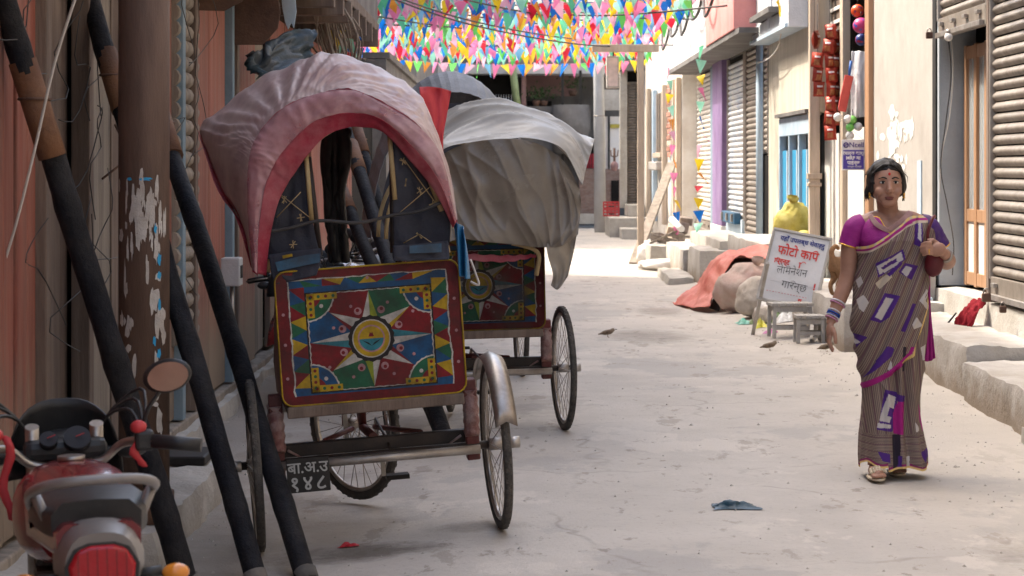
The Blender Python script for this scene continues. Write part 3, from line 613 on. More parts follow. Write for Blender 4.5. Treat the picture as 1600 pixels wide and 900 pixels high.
# ================================================================ OLD TIMBER HOUSE, JUNK, PLANKS
b5 = thing('timber_house', 'sun bleached old house with timber windows and exposed brick', 'building', (3.0, 44, 0))
MB().box(3.0, 3.4, 40.6, 56, 0, 7.5).build('wall', M['whitewash'], b5, world=True)
for k in range(13):
    for j in range(2):
        MB().box(2.96, 2.998, 43.0 + j * .5 + (.25 if k % 2 else 0), 43.46 + j * .5 + (.25 if k % 2 else 0), 1.7 + k * .11, 1.79 + k * .11).build('brick', M['brick'], b5, world=True, bevel=.006)
for y0, y1, z0, z1, m in ((40.7, 41.0, .5, 3.1, 'palewood'), (41.6, 41.85, .5, 3.1, 'palewood'), (44.4, 44.7, .4, 3.1, 'palewood'), (47.4, 47.8, .4, 3.1, 'paleblue'), (49.5, 49.9, .4, 3.2, 'palewood')):
    MB().box(2.9, 2.99, y0, y1, z0, z1).build('timber_upright', M[m], b5, world=True, bevel=.01)
for y0, y1, z0, z1 in ((41.9, 42.8, 2.0, 3.0), (44.9, 47.2, 1.8, 3.0)):
    wn = MB().box(2.985, 2.999, y0, y1, z0, z1).build('window', M['void'], b5, world=True)
    for k in range(4): yv = lerp(y0 + .06, y1 - .06, k / 3); MB().box(2.95, 2.984, yv - .05, yv + .05, z0, z1).build('window_bar', M['palewood'], wn, world=True)
    MB().box(2.88, 2.984, y0 - .1, y1 + .1, z0 - .1, z0 - .003).build('window_sill', M['palewood'], wn, world=True, bevel=.008)
MB().box(2.95, 2.999, 41.9, 42.85, .5, 1.75).build('door_boards', M['teal'], b5, world=True)
MB().box(2.8, 2.99, 44.75, 47.3, 1.45, 1.62).build('stone_ledge', M['plaster'], b5, world=True, bevel=.02)
def plank(label, p, q, w_, h_, m='palewood', name='plank', cat_='plank'): return tag(MB().beam(p, q, w_, h_).build(name, M[m], bevel=.006), label, cat_)
g0 = gp(990, 412); plank('long plank leaning against the bleached timber house', g0, at(1050, 255, 38.5), .15, .05, 'greywood')
t = thing('timber_post', 'tall thin post carrying a crossbeam in front of the bleached house', 'post', gp(1001, 414))
MB().box(-.05, .05, -.05, .05, 0, 3.28).build('shaft', M['palewood'], t, bevel=.006); MB().box(-.75, .28, -.06, .06, 3.283, 3.40).build('crossbeam', M['palewood'], t, bevel=.008)
MB().tube([V(-.42, 0, 3.29), V(-.42, 0, 3.22)], .012, 6).build('hanger', M['cable'], t)
q = at(957, 138, 35.8); bx_ = thing('hanging_box', 'pale pink box sign hanging from the crossbeam', 'box', (q.x, q.y, q.z))
MB().box(-.095, .095, -.10, .10, 0, .5).build('box_shell', M['plaster'], bx_, bevel=.01); MB().box(-.075, .075, -.112, -.102, .03, .47).build('box_face', mat('pale_pink_face', (.74, .60, .55), rough=.7), bx_)
# junk pile on the whitewashed platform
jp = [((1030, 372), (.16, .3, .14)), ((1046, 380), (.22, .25, .16)), ((1060, 376), (.18, .3, .2)), ((1052, 360), (.2, .2, .13)), ((1066, 357), (.16, .25, .16)), ((1038, 388), (.22, .2, .12)), ((1072, 345), (.14, .2, .12))]
stuff_struct(rough_box(MB(), 2.05, 2.95, 34.45, 37.6, -.1, .34, .1, .02, seed=41), 'stone_platform', M['concrete'], 'rubble platform under the pile of timber offcuts', 'platform')
for k, ((px, py), s) in enumerate(jp):
    c = at(px, py, 35.6 + .1 * k); e = Euler((random.uniform(-.3, .3), random.uniform(-.4, .4), random.uniform(0, 3)))
    q = MB().box(-s[0] / 2, s[0] / 2, -s[1] / 2, s[1] / 2, -s[2] / 2, s[2] / 2); q.xf(Matrix.Translation(c) @ e.to_matrix().to_4x4())
    tag(q.build('timber_block', M['palewood' if k % 2 else 'greywood'], bevel=.012), 'sawn timber offcut in the junk pile beside the leaning plank', 'timber block', 'timber offcuts in the junk pile')
for k in range(9):
    a = random.random() * 3; c = at(random.uniform(1028, 1066), random.uniform(368, 396), 35.2); u = V(math.cos(a), math.sin(a) * .6, random.uniform(-.2, .5)) * .22
    tag(MB().beam(c - u, c + u, .05, .035).build('stick', M['greywood']), 'short broken stick in the junk pile beside the leaning plank', 'stick', 'sticks in the junk pile')
tag(MB().tube([at(1050, 343, 35.2), at(1065, 358, 34.6)], .05, 12).build('pipe', M['whitepanel']), 'white plastic pipe lying on the junk pile', 'pipe')
for (px, py, d, r, lb) in ((1016, 398, 35.4, (.20, .2, .20), 'upright white sack at the post foot'), (1030, 392, 35.9, (.20, .2, .16), 'crumpled white sack between the post and the timber offcuts'), (1036, 414, 33.6, (.26, .22, .09), 'flattened white sack with blue print lying on the road edge'), (1018, 416, 34.0, (.22, .2, .08), 'flat white sack lying in the sun by the plank')):
    c = at(px, py, d); sack('white_sack', lb, (c.x, c.y, .0 if d < 35 else .0), r, M['whitesack'], px * .1)
# ================================================================ SIGNBOARD, STOOLS, SACKS UNDER THE RED TARPAULIN
M['board'] = mat('whitewashed_board', (.66, .66, .67), (.58, .58, .59), (.48, .46, .44), rough=.65, scale=5, bump=.08, a3=.35)
M['boardframe'] = mat('dirty_white_frame', (.48, .46, .43), (.38, .36, .33), (.26, .22, .18), rough=.75, scale=8, stretch=(1, 1, 1), a3=.5)
# the board leans back and turns a little: local x along the board, local z up the board
p00, p10, p01 = at(1186, 464, 20.2), at(1271, 481, 20.05), at(1206, 359, 20.38)
ux = (p10 - p00); W_ = ux.length; uz = (p01 - p00); H_ = uz.length; ux.normalize(); uz = (uz - ux * uz.dot(ux)).normalized(); uy = uz.cross(ux)
rot = Matrix((ux, uy, uz)).transposed().to_euler()
sb = thing('signboard', 'hand painted white signboard with red and blue lettering on two splayed legs', 'sign', p00, rot)
MB().box(0, W_, 0, .015, 0, H_).build('board', M['board'], sb)
for n_, a in (('frame', (-.02, W_ + .02, -.012, .03, -.025, -.001)), ('frame', (-.02, W_ + .02, -.012, .03, H_ + .001, H_ + .025)), ('frame', (-.025, -.001, -.010, .028, 0, H_)), ('frame', (W_ + .001, W_ + .025, -.010, .028, 0, H_))): MB().box(*a).build(n_, M['boardframe'], sb, bevel=.004)
mb_, mr_, mk_ = flat('blue_letter_paint', (.03, .045, .22)), flat('red_letter_paint', (.62, .05, .04)), flat('black_marker', (.035, .033, .033))
def sg(s, size, x, z, m, rot=0, sx=1, b=0.0): text(s, size * .80, sb, 'lettering', m, (x * W_, -.003, z * H_), (R(90), R(-rot), 0), bold=b, ext=.0008, sx=sx)
sg('यहाँ उपलब्ध सेवाहरु', .073, .53, .90, mb_, -1, .93, .0012); sg('फोटो किप', .142, .50, .725, mr_, -1, .88, .0022)
sg('िप्रन्ट', .075, .25, .57, mr_, 0, 1, .002); sg('ि', .10, .62, .56, mr_, 0, 1, .002)
MB().box(.10 * W_, .90 * W_, -.0022, -.0006, .27 * H_, .535 * H_).build('pasted_paper', M['board'], sb)
sg('लेिमनेशन', .125, .47, .45, mk_, 2, .82, -.0012); sg('गिरन्छ', .125, .57, .245, mk_, -1, .92, -.0012); sg('!', .10, .93, .29, mr_, 0, 1, .003); sg('रा', .06, .73, .055, mr_, 0, 1, .002)
mbq = MB()
for k in range(14): mbq.box((.10 + .055 * k) * W_, (.115 + .055 * k + random.random() * .015) * W_, -.0022, -.0008, .115 * H_, .122 * H_)
mbq.build('ruled_line', mr_, sb)
for a, b_ in ((p00 + ux * .01 - uz * .0, gp(1176, 523)), (p10 - ux * .01, gp(1268, 541))):
    b_ = Vector((b_.x, b_.y, rz(b_.x, b_.y))); MB().beam(a + (a - b_) * .9 + uy * .034, b_, .03, .028).build('leg', M['boardframe'], sb, world=True, bevel=.003)
def stool(label, px, py, d, w_, dp, h, rzz):
    c = at(px, py, d); t = thing('slatted_stool', label, 'stool', (c.x, c.y, rz(c.x, c.y)), (0, 0, rzz))
    for sx in (-1, 1):
        for sy in (-1, 1): MB().beam((sx * (w_ / 2 - .02), sy * (dp / 2 - .02), 0), (sx * (w_ / 2 - .025), sy * (dp / 2 - .025), h - .03), .03, .03).build('leg', M['boardframe'], t, bevel=.003)
    for k in range(6): x = lerp(-w_ / 2 + .025, w_ / 2 - .025, k / 5); MB().box(x - w_ / 14, x + w_ / 14, -dp / 2, dp / 2, h - .026, h).build('slat', M['boardframe'], t, bevel=.003)
    for sy in (-1, 1): MB().box(-w_ / 2 + .03, w_ / 2 - .03, sy * (dp / 2 - .03) - .01, sy * (dp / 2 - .03) + .01, .07, .10).build('stretcher', M['boardframe'], t); MB().box(-w_ / 2 + .03, w_ / 2 - .03, sy * (dp / 2 - .03) - .012, sy * (dp / 2 - .03) + .012, h - .075, h - .032).build('apron', M['boardframe'], t)
stool('slatted wooden stool standing right behind the painted signboard', 1234, 532, 19.9, .36, .26, .30, .10)
stool('low slatted wooden stool between the signboard and the woman', 1264, 543, 19.3, .25, .26, .235, .0)
# sacks and tarpaulin
for (px, d, r, m, lb, sd_, tie) in ((1167, 23.6, (.33, .27, .275), 'psack', 'large pinkish stuffed sack tied at the neck under the red tarpaulin', .3, (.08, -.1, .54)), (1186, 22.6, (.22, .22, .215), 'wsack', 'smaller stained white sack propped between the pinkish sack and the signboard', 1.1, None),
                                    (1215, 22.2, (.26, .2, .12), 'whitesack', 'crumpled white sack lying behind the stool legs', 2.0, None), (1196, 21.7, (.12, .1, .09), 'wsack', 'little dirty sack on the ground behind the signboard leg', 2.7, None)):
    x = (px - CX) / F * d; sack('stuffed_sack', lb, (x, d, rz(x, d) - .005), r, M[m], sd_, tie)
M['tarpred'] = mat('faded_red_tarpaulin', (.62, .165, .115), (.54, .125, .09), (.68, .36, .29), rough=.55, scale=4, bump=.3, bscale=14, a3=.45, transl=.15)
cloth('red_tarpaulin', 'faded red tarpaulin draped over the stuffed sacks', 'tarpaulin',
      [[at(1110, 480, 23.6), at(1118, 462, 23.8), at(1132, 430, 24.0), at(1150, 405, 24.1), at(1172, 404, 23.9), at(1205, 402, 23.6)],
       [at(1090, 484, 24.0), at(1106, 455, 24.1), at(1122, 418, 24.3), at(1142, 398, 24.3), at(1168, 396, 24.2), at(1205, 392, 24.0)],
       [at(1076, 480, 24.4), at(1096, 450, 24.6), at(1112, 413, 24.7), at(1138, 393, 24.7), at(1165, 388, 24.6), at(1205, 386, 24.4)],
       [at(1062, 478, 24.9), at(1082, 452, 25.1), at(1100, 425, 25.4), at(1135, 400, 25.4), at(1165, 396, 25.3), at(1205, 394, 25.1)],
       [at(1052, 475, 25.2), at(1072, 462, 25.6), at(1095, 452, 25.9), at(1135, 440, 26), at(1165, 430, 26), at(1205, 425, 25.8)]], M['tarpred'], 40, 40, .05, 5, 3)
cloth('black_sheet', 'black plastic sheet showing beneath the edge of the red tarpaulin', 'plastic sheet',
      [[at(1124, 487, 23.75), at(1132, 462, 23.85), at(1142, 432, 24.0), at(1158, 412, 24.1), at(1188, 412, 23.9)], [at(1108, 482, 24.0), at(1120, 455, 24.1), at(1134, 422, 24.25), at(1150, 404, 24.3), at(1185, 404, 24.1)]], M['black'], 20, 8, .02, 4)
def rag(label, px, py, w_, h_, c, sd_, name='litter', d=None, hgt=.03):
    p = gp(px, py) if d is None else at(px, py, d); m = mat('plastic_litter', c, tuple(x * .6 for x in c), rough=.4, scale=14, bump=.4, bscale=20)
    n_ = 22; P = []
    for i in range(n_ + 1):
        row = []
        for j in range(n_ + 1):
            u, v = i / n_ - .5, j / n_ - .5; k = 1 + .5 * nz(u * 3, v * 3, sd_); x, y = p.x + v * w_ * k, p.y + u * h_ * k
            e = (1 - (2 * abs(u)) ** 2) * (1 - (2 * abs(v)) ** 2); row.append(V(x, y, rz(x, y) + .004 + e * hgt * max(.15, .8 + 1.0 * nz(u * 4, v * 4, sd_ + 4)) + .006 * abs(nz(v * 12, u * 12, sd_))))
        P.append(row)
    return tag(MB().grid(P, 0, True).build(name, m, fix=False), label, 'litter')
rag('crumpled blue plastic rag lying on the open road', 1147, 793, .185, .15, (.012, .055, .085), 1.7, hgt=.03)
rag('tiny red plastic scrap on the road by the first rickshaw', 545, 835, .07, .05, (.5, .03, .04), 2.0, hgt=.015)
rag('green plastic bag crumpled behind the signboard legs', 1204, 510, .3, .4, (.20, .28, .12), 3.0, hgt=.14)
rag('mint green plastic scrap beside the signboard leg', 1162, 508, .13, .3, (.16, .48, .36), 4.0, hgt=.05)
rag('bright yellow plastic scrap between the signboard legs', 1187, 515, .11, .25, (.65, .60, .06), 5.0, hgt=.07)
rag('pink plastic scrap near the stool foot', 1204, 523, .12, .2, (.55, .15, .35), 6.0, hgt=.03)
rag('white plastic bag lying under the low stool', 1236, 512, .3, .4, (.68, .68, .66), 7.0, hgt=.16)
cable('white_wire', 'thin white wire drooping from the window box to the shutters', [at(1222, 36, 26), at(1216, 72, 26.4), at(1200, 92, 27.4), at(1184, 98, 28.8)], .008, 'wirewhite', cat_='wire')

# ================================================================ FAR END OF THE STREET
be = thing('end_building', 'dark brick and concrete building closing the far end of the street', 'building', (1, 58, 0))
M['grimbrick'] = mat('grimy_brick', (.24, .15, .12), (.17, .115, .10), (.30, .26, .23), rough=.9, scale=14, stretch=(1, 1, 3), bump=.5, a3=.5)
M['dimpink'] = mat('dim_pink_plaster', (.34, .20, .19), (.26, .155, .15), (.18, .12, .115), rough=.9, scale=2, a3=.5)
E = 58.0
def eb(px0, px1, py0, py1, m, nm, d0=E, dp=.3): a, c = at(px0, py1, d0), at(px1, py0, d0); return MB().box(a.x, c.x, d0, d0 + dp, a.z, c.z).build(nm, M[m], be, world=True)
eb(300, 1300, 70, 100, 'darkconc', 'upper_wall', E + .3); eb(560, 1000, 80, 368, 'darkconc', 'wall', E + 1.8); eb(300, 560, 100, 368, 'dimpink', 'wall', E + .3); eb(640, 1000, 101, 115, 'greywash', 'balcony_soffit', E - .4, 2.3)
eb(720, 805, 116, 166, 'void', 'opening', E + .5); eb(815, 822, 116, 166, 'dimpink', 'pillar', E - .1); eb(822, 900, 116, 150, 'dimpink', 'inner_wall', E + .9); eb(824, 862, 158, 168, 'void', 'opening', E + .7)
eb(720, 905, 166, 176, 'darkconc', 'parapet', E - .2); eb(720, 905, 176, 300, 'darkconc', 'lower_wall', E + .1)
q = at(893, 203, E); MB().tube([V(q.x, E - .2, q.z - .6), V(q.x, E - .2, q.z + .62)], .48, 24).build('round_turret', M['darkconc'], be, world=True)
for px in (877, 905): eb(px, px + 4, 110, 300, 'black', 'iron_post', E - .5, .06)
fr = eb(762, 812, 164, 166, 'greywash', 'railing', E - .3, .05)
for k in range(13):
    p = at(763 + k * 4, 165, E - .28); MB().beam(p, p + V(0, 0, .28), .025, .025, w2=.006, h2=.006).build('spike', M['greywash'], fr, world=True)
eb(905, 968, 264, 336, 'grimbrick', 'brick_base', E - .6, .5); eb(905, 935, 214, 263, 'void', 'opening', E - .45); eb(905, 968, 334, 350, 'concrete', 'footing', E - .75, .6)
M['reddrape'] = mat('red_cloth_behind_grille', (.55, .03, .06), (.30, .02, .03), rough=.7, scale=8)  # plain red cloth colour, no emission
eb(908, 928, 240, 263, 'reddrape', 'red_drape', E - .5, .04)
for k in range(6): eb(908 + k * 4, 908.8 + k * 4, 214, 263, 'black', 'grille_bar', E - .56, .03)
eb(939, 968, 182, 264, 'whitepanel', 'door', E - .3); eb(950, 953, 182, 264, 'black', 'door_frame', E - .36, .05); eb(936, 939.5, 172, 264, 'black', 'door_frame', E - .36, .05); eb(953.5, 968, 194, 200, 'ysack', 'notice', E - .34, .03); eb(955, 967, 282, 318, 'void', 'vent_opening', E - .64, .03)
eb(930, 980, 140, 172, 'concrete', 'lintel_slab', E - .5, .4)
t = thing('trident', 'small red trident standing before the white door at the street end', 'trident', at(960, 266, E - 1.2)); MB().tube([V(0, 0, -.0), V(0, 0, .55)], .03, 8).build('shaft', M['rust'], t)
MB().tube([V(-.09, 0, .5), V(-.08, 0, .36), V(0, 0, .32), V(.08, 0, .36), V(.09, 0, .5)], .016, 6).build('prongs', M['rust'], t); MB().ell((0, 0, .1), (.10, .1, .13), 12, 8).build('base_figure', M['dimpink'], t)
# potted plants on the parapet
M['leaf'] = mat('leaf_green', (.06, .11, .035), (.04, .075, .025), rough=.6, scale=8, bump=0, rnd=.2, transl=.2)
for k, (px, py) in enumerate(((838, 166), (850, 166), (895, 150))):
    p = at(px, py, E - .1); t = thing('potted_plant', ('leafy green plant in a pot on the far parapet', 'leafy green plant in a pot on the far parapet', 'bushy plant trailing over the round turret')[k], 'plant', p, group='plants on the far parapet' if k < 2 else None)
    MB().tube([V(0, 0, 0), V(0, 0, .14)], [.08, .11], 12).build('pot', M['rust'], t); q = MB()
    for j in range(90):
        c = V(random.gauss(0, .16), random.gauss(0, .1), .2 + abs(random.gauss(.08, .12))); e = Euler((random.random() * 6, random.random() * 6, random.random() * 6)).to_matrix(); s = .045
        q.add([c + e @ V(-s, 0, 0), c + e @ V(0, s * .45, 0), c + e @ V(s, 0, 0), c + e @ V(0, -s * .45, 0)], [(0, 1, 2, 3)])
    q.build('foliage', M['leaf'], t, fix=False)
tag(MB().tube([at(800, 95, 57.3), at(806, 150, 57.2), at(812, 180, 57.2)], .09, 8).build('bamboo_pole', mat('green_bamboo', (.24, .30, .14), (.18, .22, .1), rough=.6)), 'green bamboo pole slanting across the far railing', 'pole')
# far corner house with its own shutter, turned towards the street mouth
b6 = thing('corner_house', 'narrow grey corner house with a tall folding shutter and steps', 'building', (2.75, 53, 0))
def cb(px0, px1, py0, py1, m, nm, d0=52.5, dp=.3, par=None): a, c = at(px0, py1, d0), at(px1, py0, d0); return MB().box(a.x, c.x, d0, d0 + dp, a.z, c.z).build(nm, M[m], par or b6, world=True)
cb(969, 980, 100, 325, 'concrete', 'pillar', 52.4); cb(978, 1002, 100, 330, 'void', 'doorway', 52.65); cb(969, 1015, -40, 110, 'darkconc', 'upper_wall', 52.0, .6); cb(1000, 1060, -40, 400, 'whitewash', 'side_wall', 52.2, .5)
sh = cb(980, 999, 128, 322, 'slatd', 'folding_shutter', 52.55, .05)
me = piece('cslat', lambda: MB().tube([V(-.14, 0, 0), V(.14, 0, 0)], .028, 8).mesh('slat', M['slat']))
for k in range(44): p = at(989.5, 322 - k * 4.4, 52.5); child('slat', me, sh, p - WM[sh.name].translation)
MB().box(2.1, 2.95, 49.5, 52.0, -.1, .42).build('entrance_step', M['concrete'], b6, world=True, bevel=.02); MB().box(2.3, 2.95, 48.2, 49.49, -.1, .22).build('entrance_step', M['concrete'], b6, world=True, bevel=.02); MB().box(2.55, 2.95, 51.0, 52.2, .421, .68).build('entrance_step', M['concrete'], b6, world=True, bevel=.02)
for k in range(2):
    p = at(955, 339, 51.2); t = thing('plastic_crate', ('lower red plastic crate stacked by the lamp pole', 'upper red plastic crate stacked by the lamp pole')[k], 'crate', (p.x, p.y, .42 + k * .168))
    for (a, c, e, f) in ((-.18, .18, -.13, -.12), (-.18, .18, .12, .13), (-.18, -.17, -.119, .119), (.17, .18, -.119, .119)):
        MB().box(a, c, e, f, 0, .03).box(a, c, e, f, .07, .10).box(a, c, e, f, .13, .16).build('crate_wall', M['redplastic'], t)
        for s in range(5):
            if c - a > .1: x = lerp(a + .01, c - .01, s / 4); MB().box(x - .01, x + .01, e + .001, f - .001, .03, .13).build('crate_rib', M['redplastic'], t)
    MB().box(-.169, .169, -.119, .119, .005, .015).build('crate_floor', M['redplastic'], t); MB().box(-.06, .06, -.1315, -.1305, .04, .065).build('crate_print', M['black'], t)
t = thing('utility_pole', 'tall grey concrete utility pole at the far bend of the street', 'pole', gp(938, 363)); MB().tube([V(0, 0, -.1), V(-.03, 0, 3), V(-.1, 0, 8)], [.14, .125, .09], 16).build('shaft', M['greywash'], t)
for z in (4.6, 5.0): MB().box(-.5, .45, -.12, -.02, z, z + .08).build('crossarm', M['steel'], t)
MB().tube([V(.13 * math.cos(a) - .03, .13 * math.sin(a), 2.7) for a in [2 * math.pi * k / 16 for k in range(16)]], .01, 6, closed=True).build('band', M['steel'], t)

# ================================================================ CABLES AND BUNTING OVER THE STREET
for k in range(11):
    y0, y1 = random.uniform(22, 40), random.uniform(28, 46); z0, z1 = random.uniform(3.5, 4.6), random.uniform(3.4, 4.6)
    cable('overhead_cable', 'black cable slung over the street among the pennants', [V(-1.85, y0, z0), V(-.6, lerp(y0, y1, .3), lerp(z0, z1, .3) - .22), V(1.1, lerp(y0, y1, .65), lerp(z0, z1, .65) - .25), V(2.7, y1, z1)], .012, group='cables over the street')
for k in range(5):
    yv = 30 + 2.2 * k; cable('coiled_cable', 'tangled black cable looped on the grey balcony front', [V(2.70, yv, 4.2), V(2.66, yv + .5, 3.75), V(2.62, yv + 1.2, 3.55 + .1 * (k % 2)), V(2.66, yv + 2.0, 3.8), V(2.70, yv + 2.6, 4.3)], .022, group='cable loops on the balcony')
cols = {'pink': (.72, .20, .38), 'red': (.60, .02, .045), 'yellow': (.80, .56, .03), 'blue': (.006, .15, .55), 'green': (.11, .52, .30), 'mint': (.30, .66, .50), 'pale pink': (.76, .40, .52), 'orange': (.74, .30, .05), 'lime': (.12, .52, .11), 'sky': (.18, .44, .68)}
pm = {}
for n_, c in cols.items():
    m = mat('pennant_' + n_.replace(' ', '_'), c, tuple(x * .9 for x in c), rough=.5, bump=0, scale=6, transl=.42)
    for v in range(3):
        q = MB(); w_, h_ = .168 * (1, .9, 1.1)[v], .205 * (1, 1.1, .9)[v]; P = []
        for i in range(5):
            a = i / 4; ww = w_ * (1 - a) / 2 + .001; cu = (.02, -.03, .035)[v] * a; P.append([V(-ww, cu + .012 * math.sin(a * 5 + v), -h_ * a), V(0, cu * 1.6 + .014 * math.sin(a * 4), -h_ * a), V(ww, cu - .01 * a, -h_ * a)])
        q.grid(P, 0, True); pm[n_, v] = q.mesh('pennant', m)
names = ['pink', 'red', 'yellow', 'blue', 'mint', 'pale pink', 'green', 'orange', 'yellow', 'pink', 'mint', 'blue', 'pale pink', 'lime', 'sky']
M['twine'] = mat('thin_string', (.5, .48, .45), rough=.8, bump=0)
def bunting(a, b_, sag, label, group, sp=.17, n=None, s=1.0, tw=.55, skip=.04, umax=1.0):
    a, b_ = Vector(a), Vector(b_); L_ = (b_ - a).length; mid = (a + b_) / 2
    t = thing('bunting_string', label, 'bunting', a, group=group); k = n or int(L_ / sp); P = []
    for i in range(25): u = i / 24; P.append((b_ - a) * u - V(0, 0, sag * 4 * u * (1 - u)))
    MB().tube(P, .003, 4).build('string', M['twine'], t); d = (b_ - a).normalized(); az = math.atan2(d.y, d.x); r0 = random.randrange(15)
    for i in range(k):
        if random.random() < skip or (i + .5) / k > umax: continue
        u = (i + .5 + random.uniform(-.1, .1)) / k; p = (b_ - a) * u - V(0, 0, sag * 4 * u * (1 - u)); c = names[(r0 + i + random.choice((0, 0, 0, 3, 7))) % 15]
        wind = random.gauss(.12, .38)
        child('pennant', pm[c, random.randrange(3)], t, p, (wind, random.gauss(0, .16), az + random.gauss(0, tw)), (s * random.uniform(.9, 1.1), s, s * random.uniform(.9, 1.15)))
    return t
lab = 'sagging string of multicoloured triangular pennants stretched across the street'
for k in range(28):
    t_ = (k + .5) / 28; yc = lerp(27.4, 42.5, t_); py = lerp(-25, 97, t_ ** .9) + random.gauss(0, 3); zc = CH + (HY - py) / F * yc; sg_ = random.uniform(.05, .16); sk_ = random.uniform(-.5, .5)
    bunting((-2.3 if yc < 33.5 else -2.75, yc - sk_, zc + sg_ + random.gauss(0, .05)), (2.7 if yc < 40 else 2.95, yc + sk_, zc + sg_ + random.gauss(0, .05)), sg_, lab, 'pennant strings across the street', sp=.155, s=1.08, umax=.93)
bunting(at(1096, 58, 30.5), at(1091, 360, 33), .0, 'pennant string hanging straight down beside the closest whitish shutter', None, n=14, s=.85, tw=1.2)
bunting(at(1044, 95, 36.4), at(1058, 365, 35.2), .0, 'pennant string hanging down in front of the exposed brick wall', None, n=13, s=.8, tw=1.2)
bunting(at(1205, -12, 24.5), at(1222, 10, 24.3), .0, 'single red pennant caught below the window box', None, n=1, s=.95, skip=0)
for k, (px, y0, y1) in enumerate(((526, -5, 118), (541, -10, 110), (552, 10, 125))):
    bunting(at(px, y0, 21 + k), at(px + 6, y1, 21 + k), 0, 'short pennant string dangling among the cables on the left side', 'dangling strings on the left', n=6, s=1.0, tw=1.3)
# ================================================================ LEFT SIDE: red timber shopfront under a jetty
LX = -1.85
def ly(px): return LX * F / (px - CX)
b7 = thing('timber_shopfront', 'long shopfront of red painted upright planks under a jettied upper floor', 'building', (LX, 14, 0))
H7 = 7.4
MB().box(LX - .5, LX - .2, -16, 33.8, .1, 3.0).build('inner_wall', M['void'], b7, world=True)
MB().box(LX - .5, LX + .45, -16, 24, 3.0, H7).box(LX - .9, LX - .5, 24.01, 33.8, 2.7, 8.2).build('upper_wall', M['darkconc'], b7, world=True)  # unseen near part of the overhang, added to darken the left wall
MB().box(LX - .5, LX + .47, -16, 23.9, 2.90, 2.995).build('jetty_floor', M['brownwood'], b7, world=True, bevel=.01)
for k in range(12):
    yv = 12.8 + k * .95; MB().box(LX - .2, LX + .5, yv - .06, yv + .06, 2.72, 2.895).build('joist', M['brownwood'], b7, world=True, bevel=.008)
MB().box(LX - .12, LX + .03, 6, 33.8, .02, .09).build('sill_beam', M['greywood'], b7, world=True, bevel=.01)
def planks(px0, px1, m, n=1, z0=.10, z1=2.69, off=0.0):
    a, c = ly(px0), ly(px1); w_ = (c - a) / n
    for k in range(n):
        o = MB().box(LX - .06 + off, LX - .02 + off + random.uniform(-.006, .006), a + k * w_ + .006, a + (k + 1) * w_ - .006, z0 + random.uniform(0, .02), z1)
        o.build('plank', M[m], b7, world=True, bevel=.006)
MB().box(LX - .06, LX - .02, -16, ly(-901), .1, 2.69).build('boarding', M['redwood'], b7, world=True); planks(-900, -300, 'redwood', 5); planks(-299, -141, 'redwood', 4); planks(-140, -70, 'redwood', 3); planks(-70, -4, 'brownwood', 3)
planks(-3, 64, 'redwood', 4); planks(66, 72, 'palewood'); planks(73, 132, 'brownwood', 2, off=-.05); planks(133, 150, 'redwood', 1); planks(150, 180, 'greywood', 2); planks(181, 205, 'brownwood', 1); planks(206, 262, 'redwood', 3); planks(263, 279, 'redwood', 1)
planks(304, 356, 'redwood', 2); planks(373, 402, 'redwood', 2); planks(404, 424, 'greywood', 2, off=-.04); planks(425, 470, 'redwood', 4); planks(471, 488, 'brownwood', 2, off=-.04); planks(489, 530, 'redwood', 6); planks(531, 545, 'greywood', 3); planks(546, 552, 'redwood', 2)
for px in (65, 132.5, 280, 300, 358, 366): yv = ly(px); MB().box(LX - .05, LX + .03, yv - .05, yv + .05, .10, 2.69).build('door_frame', M['teal' if px in (280, 358) else 'brownwood'], b7, world=True, bevel=.006)
# rolled corrugated shutter seen almost edge on
cs = MB().box(LX - .1, LX - .08, ly(282), ly(300), .5, 2.68).build('corrugated_shutter', M['void'], b7, world=True)
me = piece('rope', lambda: MB().tube([V(0, -.42, 0), V(0, .42, 0)], .05, 10).mesh('slat', M['greywood']))
for k in range(24): child('slat', me, cs, V(LX - .03, (ly(282) + ly(300)) / 2, .56 + .09 * k) - WM[cs.name].translation)
stuff_struct(rough_box(MB(), -2.3, -1.72, 5, 8.93, -.15, .06, .09, .02, seed=51), 'stone_plinth', M['concrete'], 'worn stone plinth below the nearest red planks', 'plinth')
stuff_struct(rough_box(MB(), -2.3, -1.76, 11.5, 20, -.15, .05, .09, .02, seed=53), 'stone_plinth', M['concrete'], 'long uneven stone plinth below the shopfront behind the rickshaw', 'plinth')
stuff_struct(rough_box(MB(), -2.3, -1.76, 20.02, 33.5, -.15, .06, .2, .02, seed=55), 'stone_plinth', M['concrete'], 'far stone plinth of the red shopfront beyond the parked motorbikes', 'plinth')
stuff_struct(rough_box(MB(), -1.84, -1.38, 8.95, 11.45, -.15, .10, .06, .025, seed=57), 'stone_step', M['concrete'], 'low broken stone step at the column foot', 'step')
tag(MB().box(-1.70, -1.44, 10.8, 11.2, .10, .145).build('dark_block', M['black'], bevel=.01), 'flat dark rubber slab lying on the long plinth', 'slab')
